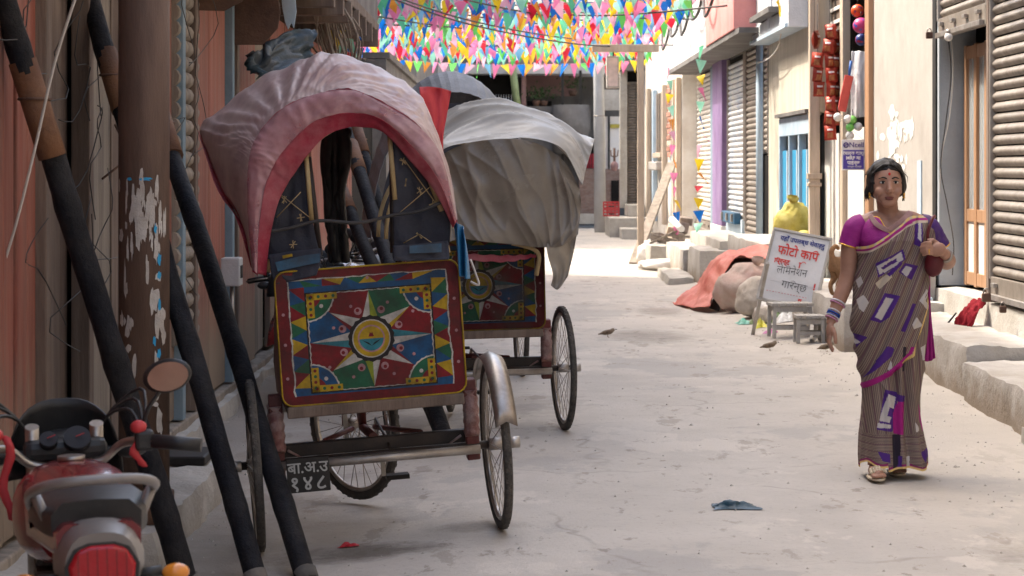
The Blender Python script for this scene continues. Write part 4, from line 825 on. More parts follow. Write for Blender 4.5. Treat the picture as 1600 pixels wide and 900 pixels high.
# rusty hanging sheets, torn tarpaulin and debris under the jetty
def sheet(label, pts, d, m, name='metal_sheet', th=.02, tw=0.0, cat_='sheet'):
    P = [at(px, py, d + tw * i) for i, (px, py) in enumerate(pts)]; return tag(MB().slab(P, (0, th, 0)).build(name, M[m], bevel=.003), label, cat_)
sheet('rusty octagonal metal sheet hanging under the jetty', [(358, 0), (372, -20), (432, -20), (438, 18), (434, 44), (420, 60), (410, 70), (362, 70), (357, 40)], 15.2, 'rust')
sheet('dark rusty awning plate hanging above the blue frame', [(290, -30), (390, -30), (378, 2), (350, 17), (310, 16), (288, 6)], 13.6, 'rust')
sheet('splintered pale blue strip of board dangling under the jetty', [(438, -20), (460, -20), (463, 18), (459, 44), (455, 36), (450, 46), (445, 34), (441, 12)], 16, 'paleblue')
M['bluetarp'] = mat('torn_blue_tarp', (.025, .06, .085), (.015, .03, .045), (.10, .095, .085), rough=.55, scale=5, bump=.5, bscale=9, a3=.6)
cloth('torn_tarpaulin', 'torn dusty blue tarpaulin slung under the jetty above the first rickshaw', 'tarpaulin', [[at(392, 92, 15.6), at(412, 80, 15.8), at(432, 58, 16), at(458, 46, 16.3), at(494, 45, 16.6)], [at(385, 95, 15.5), at(405, 98, 15.6), at(432, 80, 15.8), at(460, 72, 16.2), at(492, 70, 16.4)], [at(405, 120, 15.5), at(415, 125, 15.6), at(440, 112, 15.8), at(466, 100, 16.2), at(494, 95, 16.4)]], M['bluetarp'], 30, 20, .09, 5, 8)
q = MB()
for k in range(46):      # the tangle of dry vines and old wires: nobody could count it
    a = at(random.uniform(476, 520), -14, 19 + random.random() * 2); b_ = at(random.uniform(508, 560), random.uniform(95, 150), 19.5 + random.random() * 2); mid = (a + b_) / 2 + V(random.gauss(0, .09), random.gauss(0, .1), random.gauss(0, .08))
    q.tube([cat([a, mid, b_], i / 8) for i in range(9)], random.uniform(.004, .014), 5)
tag(q.build('wire_tangle', M['greywood']), 'tangle of dry vines and old wires hanging from the left upper floor', 'wire tangle', kind='stuff')
q = MB()
for k in range(24):
    a = V(LX + .02 + random.random() * .1, ly(random.uniform(20, 300)), random.uniform(1.2, 2.7)); pts = [a + V(random.gauss(0, .02), random.gauss(0, .1) * i, -.12 * i + random.gauss(0, .05)) for i in range(5)]; q.tube([cat(pts, i / 10) for i in range(11)], .0025, 4)
tag(q.build('loose_wires', M['cable']), 'fine loose wires and strings clinging to the shopfront planks', 'wires', kind='stuff')
# iron column
c = at(225, 262, 9.2); ic = thing('iron_column', 'thick rusty brown column with peeling white paint', 'column', (c.x, c.y, .09))
M['column'] = mat('brown_column', (.115, .07, .052), (.075, .047, .036), (.17, .112, .085), rough=.72, scale=4, stretch=(3, 3, .5), bump=.2, a3=.45)
MB().tube([V(0, 0, 0), V(0, 0, 3.4)], .1015, 28).build('shaft', M['column'], ic); MB().tube([V(0, 0, 0), V(0, 0, .12)], .12, 28).build('base_ring', M['rust'], ic)
pp = MB()
def paint(mb, px, py, w_, h_, sd_):
    pts = []
    for k in range(12):
        a = 2 * math.pi * k / 12; r = 1 + .75 * nz(math.cos(a) * 1.7, math.sin(a) * 1.7, sd_); lx = (px - 225) / F * 9.1 + math.cos(a) * w_ * r; z = CH - (py - HY) / F * 9.1 + math.sin(a) * h_ * r - .09
        lx = max(-.094, min(.094, lx)); pts.append(V(lx, -math.sqrt(.1018 ** 2 - lx * lx) - .0012 - (sd_ % 97) * .00003, z))
    mb.poly(pts)
for k in range(70): paint(pp, random.gauss(228, 16), random.gauss(335, 26), random.uniform(.003, .010), random.uniform(.012, .06), k * 2.3)
for k in range(26): paint(pp, random.choice((204, 252)) + random.gauss(0, 5), random.uniform(380, 660), random.uniform(.004, .012), random.uniform(.01, .07), k * 3.7 + 9)
pp.build('peeling_paint', M['oldpaint'], ic, fix=False)
pb = MB()
for px, w_ in ((208, .012), (234, .028)): paint(pb, px, 280, w_, .006, px)
for k in range(7): paint(pb, 252 + random.gauss(0, 3), random.uniform(330, 560), .006, .02, k + 77)
bo = pb.build('blue_paint_mark', M['bluepaint'], ic, fix=False); bo.location.y = -.0012
# slanting props wrapped in black
M['prop'] = mat('black_wrapped_prop', (.013, .0135, .018), (.008, .008, .010), (.042, .039, .037), rough=.65, scale=9, bump=.5, bscale=30, a3=.5, spec=.12)
M['sleeve'] = mat('rusty_sleeve', (.17, .075, .035), (.11, .055, .035), (.24, .13, .07), rough=.75, scale=8, bump=.3, a3=.4)
M['mudfoot'] = mat('muddy_pole_foot', (.16, .14, .12), (.08, .075, .07), rough=.9)
def prop(label, base, top, r, s0, s1, ext=1.0, group=None):
    base, top = Vector(base), Vector(top); base.z = rz(base.x, base.y) - .02; u = top - base; t = thing('prop_pole', label, 'prop', base, group=group)
    n_ = 46; sd_ = base.x * 7; MB().tube([u * ext * (i / n_) + V(.012 * nz(i * .12, sd_), .012 * nz(i * .12, sd_, 4), 0) for i in range(n_ + 1)], [r * (1.04 - .08 * i / n_ + .07 * nz(i * .45, sd_, 9) + (.08 if i % 11 == 5 else 0)) for i in range(n_ + 1)], 14).build('pole', M['prop'], t)
    if s0 is not None: MB().tube([u * s0, u * (s0 * .5 + s1 * .5), u * s1], r * 1.12, 14).build('joint_sleeve', M['sleeve'], t); MB().tube([u * (s0 * .4 + s1 * .6) + V(r * 1.25 * math.cos(a), r * 1.25 * math.sin(a), 0) for a in [2 * math.pi * k / 12 for k in range(12)]], .006, 5, closed=True).build('wire_tie', M['rust'], t)
    MB().tube([V(0, 0, 0), u * .022], r * 1.1, 12).build('foot', M['mudfoot'], t)
    return t
prop('black prop with a long rusty joint leaning over the near motorbike', gp(294, 905, -.06), at(5, 0, 8.45), .047, .74, .90, 1.12)
prop('black prop passing behind the iron column with a rusty joint above', gp(404, 905, -.06), at(142, 0, 10.0), .042, .79, .90, 1.10)
prop('black prop leaning from the column to a muddy foot by the rickshaw wheel', gp(482, 903, -.06), at(262, 215, 10.5), .041, .95, 1.10, 1.35)
lb = 'dark prop pole slanting over the parked motorbikes, seen through the rickshaw hood'
for (a, b_, y0, y1) in (((604, 400), (545, 215), 14.6, 16.0), ((576, 400), (528, 285), 15.4, 16.6), ((596, 330), (555, 195), 17.5, 18.4)):
    A, B_ = at(*a, y0), at(*b_, y1); u = (B_ - A).normalized(); A = A - u * ((A.z + .05) / u.z); prop(lb, A, B_ + u * .3, .045, .8, .9, 1.0, 'far prop poles')
cable('slack_cord', 'pale slack cord hanging across the red planks', [at(120, -10, 8.2), at(85, 100, 8.3), at(55, 230, 8.4), at(25, 350, 8.5), at(-6, 450, 8.6)], .006, 'wirewhite', cat_='cord')
q = MB().tube([V(LX + .0, ly(180), 1.7), V(LX + .1, ly(170), 1.55), V(LX + .0, ly(160), 1.45)], .006, 6); tag(q.build('wire_hook', M['rust']), 'bent rusty wire hook fixed to the weathered boards', 'hook')
# meter box and pipe near the plinth
t = thing('meter_box', 'small grey meter box on the planks beside the blue frame', 'box', (LX + .03, ly(345), .75)); MB().box(-.02, .1, -.09, .09, 0, .18).build('box_shell', M['greywash'], t, bevel=.01); MB().box(.101, .105, -.05, .05, .05, .13).build('dial', M['black'], t)
MB().tube([V(.04, 0, 0), V(.05, .0, -.35)], .012, 8).build('conduit', M['steel'], t)
# houses beyond on the left (grey walls seen through the hood), low yard gate, then a taller house
b8 = thing('yard_wall', 'low grey yard wall with clay stacked behind it on the left', 'wall', (LX, 39, 0)); MB().box(LX - .3, LX, 33.9, 44.5, -.1, 3.1).build('wall', M['darkconc'], b8, world=True); MB().box(LX - .35, LX + .05, 33.9, 44.5, 3.11, 3.2).build('coping', M['darkconc'], b8, world=True)
b9 = thing('grey_house', 'plain grey house on the left beyond the yard wall', 'building', (LX, 52, 0)); MB().box(LX - .4, LX, 44.6, 60, 0, 8).build('wall', M['darkconc'], b9, world=True)
for k in range(3): wn = MB().box(LX + .001, LX + .03, 46 + k * 4, 47.4 + k * 4, 1.2, 2.6).build('window', M['void'], b9, world=True); MB().box(LX + .031, LX + .05, 46.66 + k * 4, 46.74 + k * 4, 1.2, 2.6).build('window_bar', M['palewood'], wn, world=True)
# ================================================================ WHEELS
M['tyre'] = mat('dusty_tyre', (.045, .041, .037), (.075, .068, .06), (.14, .12, .10), rough=.9, scale=12, bump=.5, bscale=90, a3=.35)
M['chrome'] = mat('worn_chrome', (.42, .395, .36), (.28, .25, .22), (.16, .095, .06), rough=.36, metal=.9, scale=10, bump=.05, a3=.35)
M['frame'] = mat('black_tricycle_frame', (.028, .022, .021), (.018, .015, .014), (.07, .045, .032), rough=.5, scale=8, bump=.15, a3=.4, metal=.2)
M['maroon'] = mat('maroon_frame', (.14, .022, .022), (.09, .018, .018), (.12, .09, .07), rough=.6, scale=8, bump=.2, a3=.4)
M['tape'] = mat('plastic_tape_wrap', (.26, .13, .115), (.15, .055, .05), (.42, .34, .31), rough=.5, scale=30, bump=.5, bscale=60, a3=.6)
def ring(mb, R_, r, n=40, k=8, mi=0, prof=None):
    P = []
    for i in range(n):
        a = 2 * math.pi * i / n; row = []
        for j in range(k):
            b = 2 * math.pi * j / k; rr = R_ + r * math.cos(b); row.append(V(r * (prof or 1) * math.sin(b), rr * math.cos(a), rr * math.sin(a)))
        P.append(row)
    P.append(P[0]); mb.grid(P, mi, True, True); return mb
def wheel_meshes(R_, tr, ns=32, key='w'):
    def mk():
        ty = ring(MB(), R_ - tr, tr, 48, 10, prof=.9)
        for i in range(96):   # tread blocks
            a = 2 * math.pi * i / 96; c = V(0, math.cos(a), math.sin(a)); s = (-1) ** i * tr * .3
            ty.beam(c * (R_ - .0058) + V(s - tr * .3, 0, 0), c * (R_ - .0058) + V(s + tr * .3, 0, 0), R_ * .045, .0085, c)
        ri = ring(MB(), R_ - 2 * tr - .004, .011, 48, 8, prof=1.2)
        sp = MB()
        for i in range(ns):
            a = 2 * math.pi * i / ns; s = 1 if i % 2 else -1; a2 = a + (.42 if (i // 2) % 2 else -.42)
            sp.tube([V(s * .032, .02 * math.cos(a2), .02 * math.sin(a2)), V(0, (R_ - 2 * tr - .01) * math.cos(a), (R_ - 2 * tr - .01) * math.sin(a))], .0019, 4, cap=False)
        hb = MB().tube([V(-.05, 0, 0), V(-.03, 0, 0), V(-.028, 0, 0), V(.028, 0, 0), V(.03, 0, 0), V(.05, 0, 0)], [.016, .016, .026, .026, .016, .016], 12)
        return ty.mesh('tyre', M['tyre']), ri.mesh('rim', M['chrome']), sp.mesh('spokes', M['chrome']), hb.mesh('wheel', M['steel'])
    return piece((key, R_, tr), mk)
def wheel(parent, loc, R_=.355, tr=.021, rot=(0, 0, 0), key='w'):
    ty, ri, sp, hb = wheel_meshes(R_, tr, 32, key); h = child('wheel', hb, parent, loc, rot)
    for n_, me in (('tyre', ty), ('rim', ri), ('spokes', sp)): child(n_, me, h)
    return h

# ================================================================ PAINTED PANEL OF THE RICKSHAWS
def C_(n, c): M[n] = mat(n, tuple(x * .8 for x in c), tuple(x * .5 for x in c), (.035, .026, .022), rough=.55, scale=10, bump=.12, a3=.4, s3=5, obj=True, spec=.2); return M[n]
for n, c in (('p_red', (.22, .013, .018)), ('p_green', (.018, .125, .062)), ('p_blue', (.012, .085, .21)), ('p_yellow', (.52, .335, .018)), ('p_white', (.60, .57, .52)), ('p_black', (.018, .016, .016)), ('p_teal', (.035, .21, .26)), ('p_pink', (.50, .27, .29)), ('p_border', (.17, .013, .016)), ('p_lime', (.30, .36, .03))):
    C_(n, c); M['d' + n[1:]] = mat('d' + n[1:], tuple(x * .35 for x in c), tuple(x * .2 for x in c), (.03, .022, .017), rough=.65, scale=10, bump=.15, a3=.8, s3=4, obj=True, spec=.15)  # dark set: brown dirt, plus the overhanging sheet's shade put into the colour
PN = ['p_border', 'p_red', 'p_green', 'p_blue', 'p_yellow', 'p_white', 'p_black', 'p_teal', 'p_pink', 'p_lime']; PI = {n: i for i, n in enumerate(PN)}
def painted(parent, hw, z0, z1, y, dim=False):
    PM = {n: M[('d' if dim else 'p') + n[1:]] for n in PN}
    """a flat painted tin panel facing -Y: border, triangle band, eight rayed star, corner fans and a medallion"""
    zc, hh = (z0 + z1) / 2, (z1 - z0) / 2
    rim = []
    for sx, sz in ((-1, -1), (1, -1), (1, 1), (-1, 1)):
        for k in range(5):
            a = math.atan2(sz, sx) - math.pi / 4 + math.pi / 8 * k * 1.0; r = .045; rim.append(V(sx * (hw - r) + r * math.cos(a), y, zc + sz * (hh - r) + r * math.sin(a)))
    pan = MB().slab(rim, (0, .018, 0)).build('back_panel', PM['p_border'], parent, bevel=.003)
    q = MB(); lay = [0]
    def P(u, v, l): return V(u * hw, y - .0006 - .0004 * l, zc + (v - (.085 if l >= 2 else 0)) * hh)
    def tri(pts, c, l): q.poly([P(u, v, l) for u, v in pts], PI[c])
    def wob(pts, c, l, w_=.010):      # hand drawn white line
        for (a, b), (c2, d2) in zip(pts[:-1], pts[1:]):
            du, dv = c2 - a, d2 - b; n_ = math.hypot(du, dv); n_ = n_ or 1; k1, k2 = w_ * random.uniform(.4, 1.1), w_ * random.uniform(.4, 1.1); ou, ov = -dv / n_, du / n_
            q.poly([P(a - ou * k1, b - ov * k1, l), P(c2 - ou * k2, d2 - ov * k2, l), P(c2 + ou * k2, d2 + ov * k2, l), P(a + ou * k1, b + ov * k1, l)], PI[c])
    def disc(u, v, r, c, l, n=24, sc=0, rv=None): q.poly([P(u + (r + sc * (i % 2)) * math.cos(2 * math.pi * i / n), v + ((rv or r * hw / hh) + sc * (i % 2) * hw / hh) * math.sin(2 * math.pi * i / n), l) for i in range(n)], PI[c])
    A, B = .86, .69; Av, Bv = .86, .75           # outer and inner edge of the triangle band
    band = ['p_green', 'p_red', 'p_blue', 'p_yellow']
    tri([(-A, -Av), (A, -Av), (A, Av), (-A, Av)], 'p_blue', 0)
    n_ = 7
    for side in (0, 1, 3):
        for i in range(n_):
            a, c2 = -1 + 2 * i / n_, -1 + 2 * (i + 1) / n_; m = (a + c2) / 2; col = band[(i + side) % 4]
            if side == 0: pts = [(a * B, Bv), (c2 * B, Bv), (m * A, Av)]
            elif side == 1: pts = [(B, a * Bv), (B, c2 * Bv), (A, m * Av)]
            elif side == 2: pts = [(a * B, -Bv), (c2 * B, -Bv), (m * A, -Av)]
            else: pts = [(-B, a * Bv), (-B, c2 * Bv), (-A, m * Av)]
            tri(pts, col, 1)
            a2 = m; c3 = m + 2 / n_; col = band[(i + side + 2) % 4]
            if i < n_ - 1:
                mm = c2
                if side == 0: pts = [(a2 * A, Av), (c3 * A, Av), (mm * B, Bv)]
                elif side == 1: pts = [(A, a2 * Av), (A, c3 * Av), (B, mm * Bv)]
                elif side == 2: pts = [(a2 * A, -Av), (c3 * A, -Av), (mm * B, -Bv)]
                else: pts = [(-A, a2 * Av), (-A, c3 * Av), (-B, mm * Bv)]
                tri(pts, col, 1)
    tri([(-B, -Bv), (B, -Bv), (B, Bv), (-B, Bv)], 'p_black', 2)
    B2, B2v = B - .018, Bv - .02
    sect = ['p_red', 'p_green', 'p_red', 'p_blue', 'p_red', 'p_green', 'p_red', 'p_blue']      # counter-clockwise from east-north-east
    def edge(a):
        c, s = math.cos(a), math.sin(a); t = min(B2 / abs(c) if abs(c) > 1e-6 else 9, B2v / abs(s) if abs(s) > 1e-6 else 9); return (t * c, t * s)
    angs = [math.pi / 4 * k for k in range(9)]
    for k in range(8):
        a, c2 = angs[k], angs[k + 1]; pts = [(0, 0)] + [edge(lerp(a, c2, i / 6)) for i in range(7)]; tri(pts, sect[k], 3)
    ray = [('p_white', 'p_teal'), ('p_yellow', 'p_white'), ('p_lime', 'p_white'), ('p_white', 'p_red'), ('p_white', 'p_teal'), ('p_yellow', 'p_white'), ('p_lime', 'p_white'), ('p_white', 'p_red')]
    for k in range(8):
        a = angs[k]; tip = edge(a); L_ = .97 if k % 2 == 0 else .64; tip = (tip[0] * L_, tip[1] * L_); w_ = .15
        for s, c in ((-1, ray[k][0]), (1, ray[k][1])):
            o = (math.cos(a + s * .36) * .24, math.sin(a + s * .36) * .24 * hw / hh); tri([(0, 0), o, tip] if s > 0 else [(0, 0), tip, o], c, 4)
        pa = a + math.pi / 8; pc = (.33 * math.cos(pa), .33 * math.sin(pa) * hw / hh); disc(pc[0], pc[1], .042, 'p_pink', 4, 12); disc(pc[0] * 1.03, pc[1] * 1.03, .02, 'p_red', 5, 10)
    for (sx, sz), fan in zip(((-1, 1), (1, 1), (1, -1), (-1, -1)), ('p_green', 'p_blue', 'p_green', 'p_blue')):
        cu, cv = sx * B2, sz * B2v
        def fanp(r, c, l, wb=0): tri([(cu, cv)] + [(cu - sx * (r + wb * (i % 2)) * math.sin(math.pi / 2 * i / 16), cv - sz * (r + wb * (i % 2)) * hw / hh * math.cos(math.pi / 2 * i / 16)) for i in range(17)], c, l)
        fanp(.300, 'p_white', 4, .008); fanp(.288, fan, 5); fanp(.165, 'p_red', 6)
        for l0, l1 in (((cu, cv - sz * .0), (cu - sx * .33, cv - sz * .095)), ((cu, cv), (cu - sx * .08, cv - sz * .36))): tri([l0, (l1[0], l0[1]), l1, (l0[0], l1[1])], 'p_yellow', 7)
        for i in range(4): disc(cu - sx * (.05 + .08 * i), cv - sz * .048, .018, ('p_red', 'p_green')[i % 2], 8, 9); disc(cu - sx * .04, cv - sz * (.06 + .085 * i), .018, ('p_green', 'p_red')[i % 2], 8, 9)
        disc(cu - sx * .155, cv - sz * .19, .022, 'p_white', 8, 9)
    for pts in ([(-A, -Av), (-A, Av)], [(-A, Av), (A, Av)], [(A, Av), (A, -Av)]): 
        (a, b), (c2, d2) = pts; wob([(lerp(a, c2, i / 22) + random.gauss(0, .005), lerp(b, d2, i / 22) + random.gauss(0, .006)) for i in range(23)], 'p_white', 1.5)
    for pts in ([(-B2, -B2v), (-B2, B2v)], [(-B2, B2v), (B2, B2v)], [(B2, B2v), (B2, -B2v)], [(B2, -B2v), (-B2, -B2v)]):
        (a, b), (c2, d2) = pts; wob([(lerp(a, c2, i / 26) * (.985 + .012 * (i % 2)), lerp(b, d2, i / 26) * (.985 + .012 * (i % 2))) for i in range(27)], 'p_white', 5, .008)
    for u, v in ((-.93, .45), (-.93, 0), (-.93, -.5), (.93, .5), (.93, .02), (.93, -.45), (0, .91), (-.4, .2), (.47, .36), (-.47, -.38), (.45, -.28), (.2, .52), (-.2, .5), (.22, -.55), (-.22, -.55)): disc(u, v, .018, 'p_pink', 6, 8)
    disc(0, 0, .242, 'p_black', 6, 36, .014); disc(0, 0, .208, 'p_white', 7, 28); disc(0, 0, .196, 'p_yellow', 8, 28); disc(0, 0, .148, 'p_pink', 9, 28); disc(0, 0, .132, 'p_yellow', 10, 28)
    r_, rv = .132, .132 * hw / hh; q.poly([P(r_ * math.cos(a), rv * math.sin(a) - .0, 11) for a in [math.pi + math.pi * i / 14 for i in range(15)]], PI['p_teal']); tri([(-.03, .03), (.03, .03), (.012, .10), (0, .075), (-.012, .10)], 'p_red', 12)
    tri([(-.11, -.01), (-.03, -.06), (0, -.11), (-.045, -.075)], 'p_black', 12); tri([(.11, -.01), (.03, -.06), (0, -.11), (.045, -.075)], 'p_black', 12)
    q.build('painted_star', [PM[n] for n in PN], pan, fix=False)
    g = MB(); g.tube([r_ + V(0, -.002, 0) for r_ in rim], .0038, 6, closed=True); g.build('gilt_edge', PM['p_yellow'], pan)
    return pan

# ================================================================ RICKSHAW BODY (local: origin under the rear axle, +Y forward)
def rickshaw(root, steer, plate=True, guard=True, dim=False):
    for s in (-1, 1): wheel(root, (s * .5, 0, .357))
    wheel(root, (0, 1.17, .357), rot=(0, 0, steer))
    ax = MB().tube([V(-.58, 0, .357), V(.58, 0, .357)], .017, 12).build('rear_axle', M['frame'], root)
    for s in (-1, 1): MB().tube([V(s * .555, 0, .357), V(s * .60, 0, .357)], .024, 10).build('axle_nut', M['steel'], ax)
    MB().beam(V(-.40, .075, .395), V(.40, .075, .395), .05, .055).build('cross_bar', M['frame'], root, bevel=.006)
    MB().tube([V(-.43, -.03, .345), V(.43, -.03, .345)], .019, 12).build('brake_tube', M['steel'], root)
    for s in (-1, 1):
        up_ = MB().beam(V(s * .405, .02, .30), V(s * .40, -.02, .64), .055, .05, (0, 1, 0)).build('spring_post', M['maroon'], root, bevel=.006)
        MB().tube([V(s * .402, -.02 + .01 * math.sin(i), .40 + .022 * i) for i in range(10)], [.030 + .006 * (i % 2) for i in range(10)], 10).build('tape_wrap', M['tape'], up_)
        MB().tube([V(s * .36, .03, .40), V(s * .30, .06, .36), V(s * .36, .05, .33)], .006, 6).build('tie_wire', M['tape'], up_)
        if guard and s > 0:
            P = []
            for i in range(15):
                a = R(20 + i * 8.5); rr = .385; P.append([V(s * .5 + u * .045, -math.cos(a) * rr * 1.0, .357 + math.sin(a) * rr - abs(u) * .022) for u in (-1, -.5, 0, .5, 1)])
            MB().grid(P, 0, True).build('mudguard', M['chrome'], root, solid=.003)
    # body
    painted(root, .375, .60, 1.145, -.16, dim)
    MB().beam(V(-.36, -.158, .575), V(.36, -.158, .575), .045, .045).build('bottom_rail', M['brownwood'], root, bevel=.006)
    for s in (-1, 1):
        MB().slab([V(s * .37, -.141, .60), V(s * .37, .52, .60), V(s * .37, .52, .72), V(s * .37, .30, .92), V(s * .37, -.141, 1.12)], (s * -.015, 0, 0)).build('side_panel', M['maroon'], root, bevel=.003)
    MB().box(-.354, .354, -.14, .50, .56, .598).build('floor', M['brownwood'], root); MB().box(-.35, .35, -.10, .30, .60, .78).build('seat_box', M['maroon'], root); MB().box(-.34, .34, -.10, .32, .782, .86).build('seat_cushion', mat('seat_vinyl', (.06, .012, .014), rough=.5), root, bevel=.03)
    # front end: frame, fork, saddle, cranks, handlebar
    hd = V(0, 1.03, .84)
    MB().tube([V(0, .08, .42), V(0, .62, .40), V(0, 1.01, .74)], .019, 10).tube([V(0, .62, .40), V(0, .48, .86)], .017, 10).tube([V(0, .50, .78), hd + V(0, -.01, -.03)], .017, 10).tube([V(-.2, .10, .42), V(-.05, .6, .40)], .012, 8).tube([V(.2, .10, .42), V(.05, .6, .40)], .012, 8).build('frame_tube', M['maroon'], root)
    fk = MB().tube([hd + V(0, -.02, .08), hd + V(0, .01, -.10)], .02, 10)
    cs_, sn = math.cos(steer), math.sin(steer)
    for s in (-1, 1): fk.tube([hd + V(s * .045 * cs_, .02 + s * .045 * sn, -.10), V(s * .05 * cs_, 1.13 + s * .05 * sn, .55), V(s * .05 * cs_, 1.17 + s * .05 * sn, .357)], .012, 8)
    fk.build('fork', M['maroon'], root)
    hb = MB().tube([V(-.29 * cs_, .92 - .29 * sn, .99), V(-.20 * cs_, 1.0 - .2 * sn, 1.03), V(0, 1.02, .98), V(.20 * cs_, 1.0 + .2 * sn, 1.03), V(.29 * cs_, .92 + .29 * sn, .99)], .011, 8).build('handlebar', M['chrome'], root)
    for s in (-1, 1): MB().tube([V(s * .29 * cs_, .92 + s * .29 * sn, .99), V(s * .31 * cs_, .83 + s * .31 * sn, .985)], .016, 8).build('grip', M['black'], hb)
    MB().ell((0, .46, .90), (.10, .14, .045), 14, 8).build('saddle', M['black'], root)
    cr = MB().tube([V(.055 + .006 * k, .62, .345) for k in range(2)], .09, 24).build('chainring', M['steel'], root)
    MB().beam(V(.075, .62, .345), V(.075, .60, .18), .02, .012).build('crank', M['steel'], cr); MB().box(.085, .185, .56, .64, .165, .185).build('pedal', M['black'], cr)
    MB().beam(V(-.075, .62, .345), V(-.075, .64, .51), .02, .012).build('crank', M['steel'], cr); MB().box(-.185, -.085, .60, .68, .505, .525).build('pedal', M['black'], cr)
    MB().tube([V(.058, .62, .435), V(.058, .02, .39), V(.058, .0, .325), V(.058, .62, .255)], .006, 6).build('chain', M['frame'], root)
    P = []
    for i in range(12):
        a = R(15 + i * 12); P.append([V(0, 1.17, .357) + Euler((0, 0, steer)).to_matrix() @ V(u * .035, -math.cos(a) * .39, math.sin(a) * .39 - abs(u) * .01) for u in (-1, 0, 1)])
    MB().grid(P, 0, True).build('mudguard', M['maroon'], root, solid=.003)
def loft(rows, nu, nv, fn=None):
    """smooth surface through rows of points; fn(u, v) gives an offset vector"""
    P = []
    for i in range(nv + 1):
        v = i / nv; P.append([cat([cat(r, j / nu) for r in rows], v) + (fn(j / nu, v) if fn else V(0, 0, 0)) for j in range(nu + 1)])
    return MB().grid(P, 0, True)
def A(l, d=None): return [at(p[0], p[1], p[2] if len(p) > 2 else d) for p in l]

# ---------------------------------------------------------------- first rickshaw
r1 = thing('cycle_rickshaw', 'cycle rickshaw with a pink draped hood and bright painted star panel', 'rickshaw', (-.536, 9.52, -.04), (0, R(-4), R(8.5)))
rickshaw(r1, R(30))
np_ = MB().box(-.375, -.20, -.058, -.052, .235, .375).build('number_plate', M['black'], r1, bevel=.004)
mwp = flat('plate_white', (.42, .42, .41)); text('बा.अ.उ', .064, np_, 'lettering', mwp, (-.288, -.0595, .335), (R(90), 0, 0), bold=.0008); text('१४८', .080, np_, 'lettering', mwp, (-.288, -.0595, .270), (R(90), 0, 0), bold=.0012, spx=1.25)
M['pinkplastic'] = mat('dusty_clear_plastic', (.60, .47, .435), (.54, .40, .375), (.66, .56, .52), rough=.36, scale=3.0, bump=.15, bscale=8, a3=.5, s3=2.2, spec=.5, transl=.08, alpha=.55, alpha2=.86)
M['bandplastic'] = mat('thin_pink_plastic', (.56, .36, .36), (.48, .24, .26), (.60, .46, .45), rough=.34, scale=4, bump=.15, bscale=8, a3=.5, spec=.5, alpha=.35, alpha2=.75)
M['crimson'] = mat('crimson_hood_cloth', (.37, .03, .058), (.24, .018, .036), (.54, .23, .24), rough=.6, scale=6, bump=.25, bscale=20, a3=.6, transl=.2)
M['navy'] = mat('grimy_navy_canvas', (.035, .037, .052), (.024, .025, .034), (.07, .068, .07), rough=.8, scale=6, bump=.3, bscale=25, a3=.4)
M['bamboo'] = mat('split_bamboo', (.46, .34, .17), (.34, .24, .11), (.22, .15, .08), rough=.6, scale=9, stretch=(3, 3, .6), bump=.2, a3=.35)
row0 = A([(416, 430), (422, 370), (434, 318), (450, 286), (466, 262), (484, 238), (508, 213), (535, 201), (562, 198), (598, 206), (640, 250), (678, 297), (708, 356)], 9.34)
row1 = A([(402, 428), (404, 362), (412, 300), (428, 258), (446, 232), (466, 210), (490, 190), (516, 181), (548, 176), (592, 184), (640, 224), (685, 280), (711, 348)], 9.31)
row2 = A([(394, 422), (388, 352), (386, 292), (392, 234), (416, 193), (445, 168), (480, 151), (516, 142), (556, 142), (602, 164), (652, 196), (690, 245), (713, 342)], 9.33)
row25 = A([(394, 420, 9.38), (380, 345, 9.42), (362, 285, 9.48), (352, 214, 9.55), (405, 160, 9.5), (450, 130, 9.46), (490, 108, 9.45), (530, 106, 9.45), (580, 124, 9.46), (625, 148, 9.46), (662, 184, 9.45), (695, 252, 9.42), (714, 343, 9.38)])
row3 = A([(398, 416, 9.45), (374, 338, 9.55), (345, 292, 9.68), (313, 199, 9.9), (400, 127, 9.8), (455, 101, 9.72), (497, 84, 9.68), (535, 87, 9.68), (592, 108, 9.7), (640, 135, 9.7), (668, 172, 9.6), (698, 262, 9.5), (714, 345, 9.42)])
row4 = A([(404, 414, 9.55), (386, 350, 9.75), (372, 305, 9.95), (345, 235, 10.15), (410, 170, 10.25), (460, 140, 10.25), (500, 125, 10.25), (535, 125, 10.25), (590, 140, 10.25), (632, 162, 10.2), (655, 200, 10.1), (680, 275, 9.9), (705, 345, 9.7)])
def mid_(r): return r[:3] + [cat(r, 2.62 / 12), r[3], cat(r, 3.38 / 12)] + r[4:]
row2, row25 = mid_(row2), mid_(row25); row4 = mid_(row4)
row3 = row3[:3] + [at(323, 236, 9.82), row3[3], at(345, 172, 9.87)] + row3[4:]
def wr(u, v):
    fan = math.exp(-((u - .5) / .22) ** 2) * math.sin((u - .5) * 95 / (.35 + v)) * .010 * smooth(.02, .3, v) * (1 - smooth(.7, 1, v))
    tip = math.exp(-((u - .29) / .10) ** 2) * math.sin((u - .29) * 130 + v * 9) * .009 * smooth(.1, .5, v)
    gen = .022 * nz(u * 7, v * 3, 2.2) + .016 * (.5 - abs(nz(u * 15 + v * 5, v * 4, 4.4)) ** .6) + .009 * (.5 - abs(nz(u * 36 - v * 4, v * 7, 6)) ** .6)
    fine = .007 * (.4 - abs(nz(u * 55 + nz(u * 5, v * 3, 1) * 3, v * 2.5, 11)) ** .6)
    return V(.25, -.7, .6) * (fan + tip + gen * .7 + fine)
loft([row2, row25, row3, row4], 260, 70, wr).build('hood_cover', M['pinkplastic'], r1, world=True, fix=False)
loft([row2, row25, row3, row4], 90, 40, lambda u, v: V(0, .022, -.016) + wr(u, v) * .6).build('hood_cloth', M['crimson'], r1, world=True, fix=False)
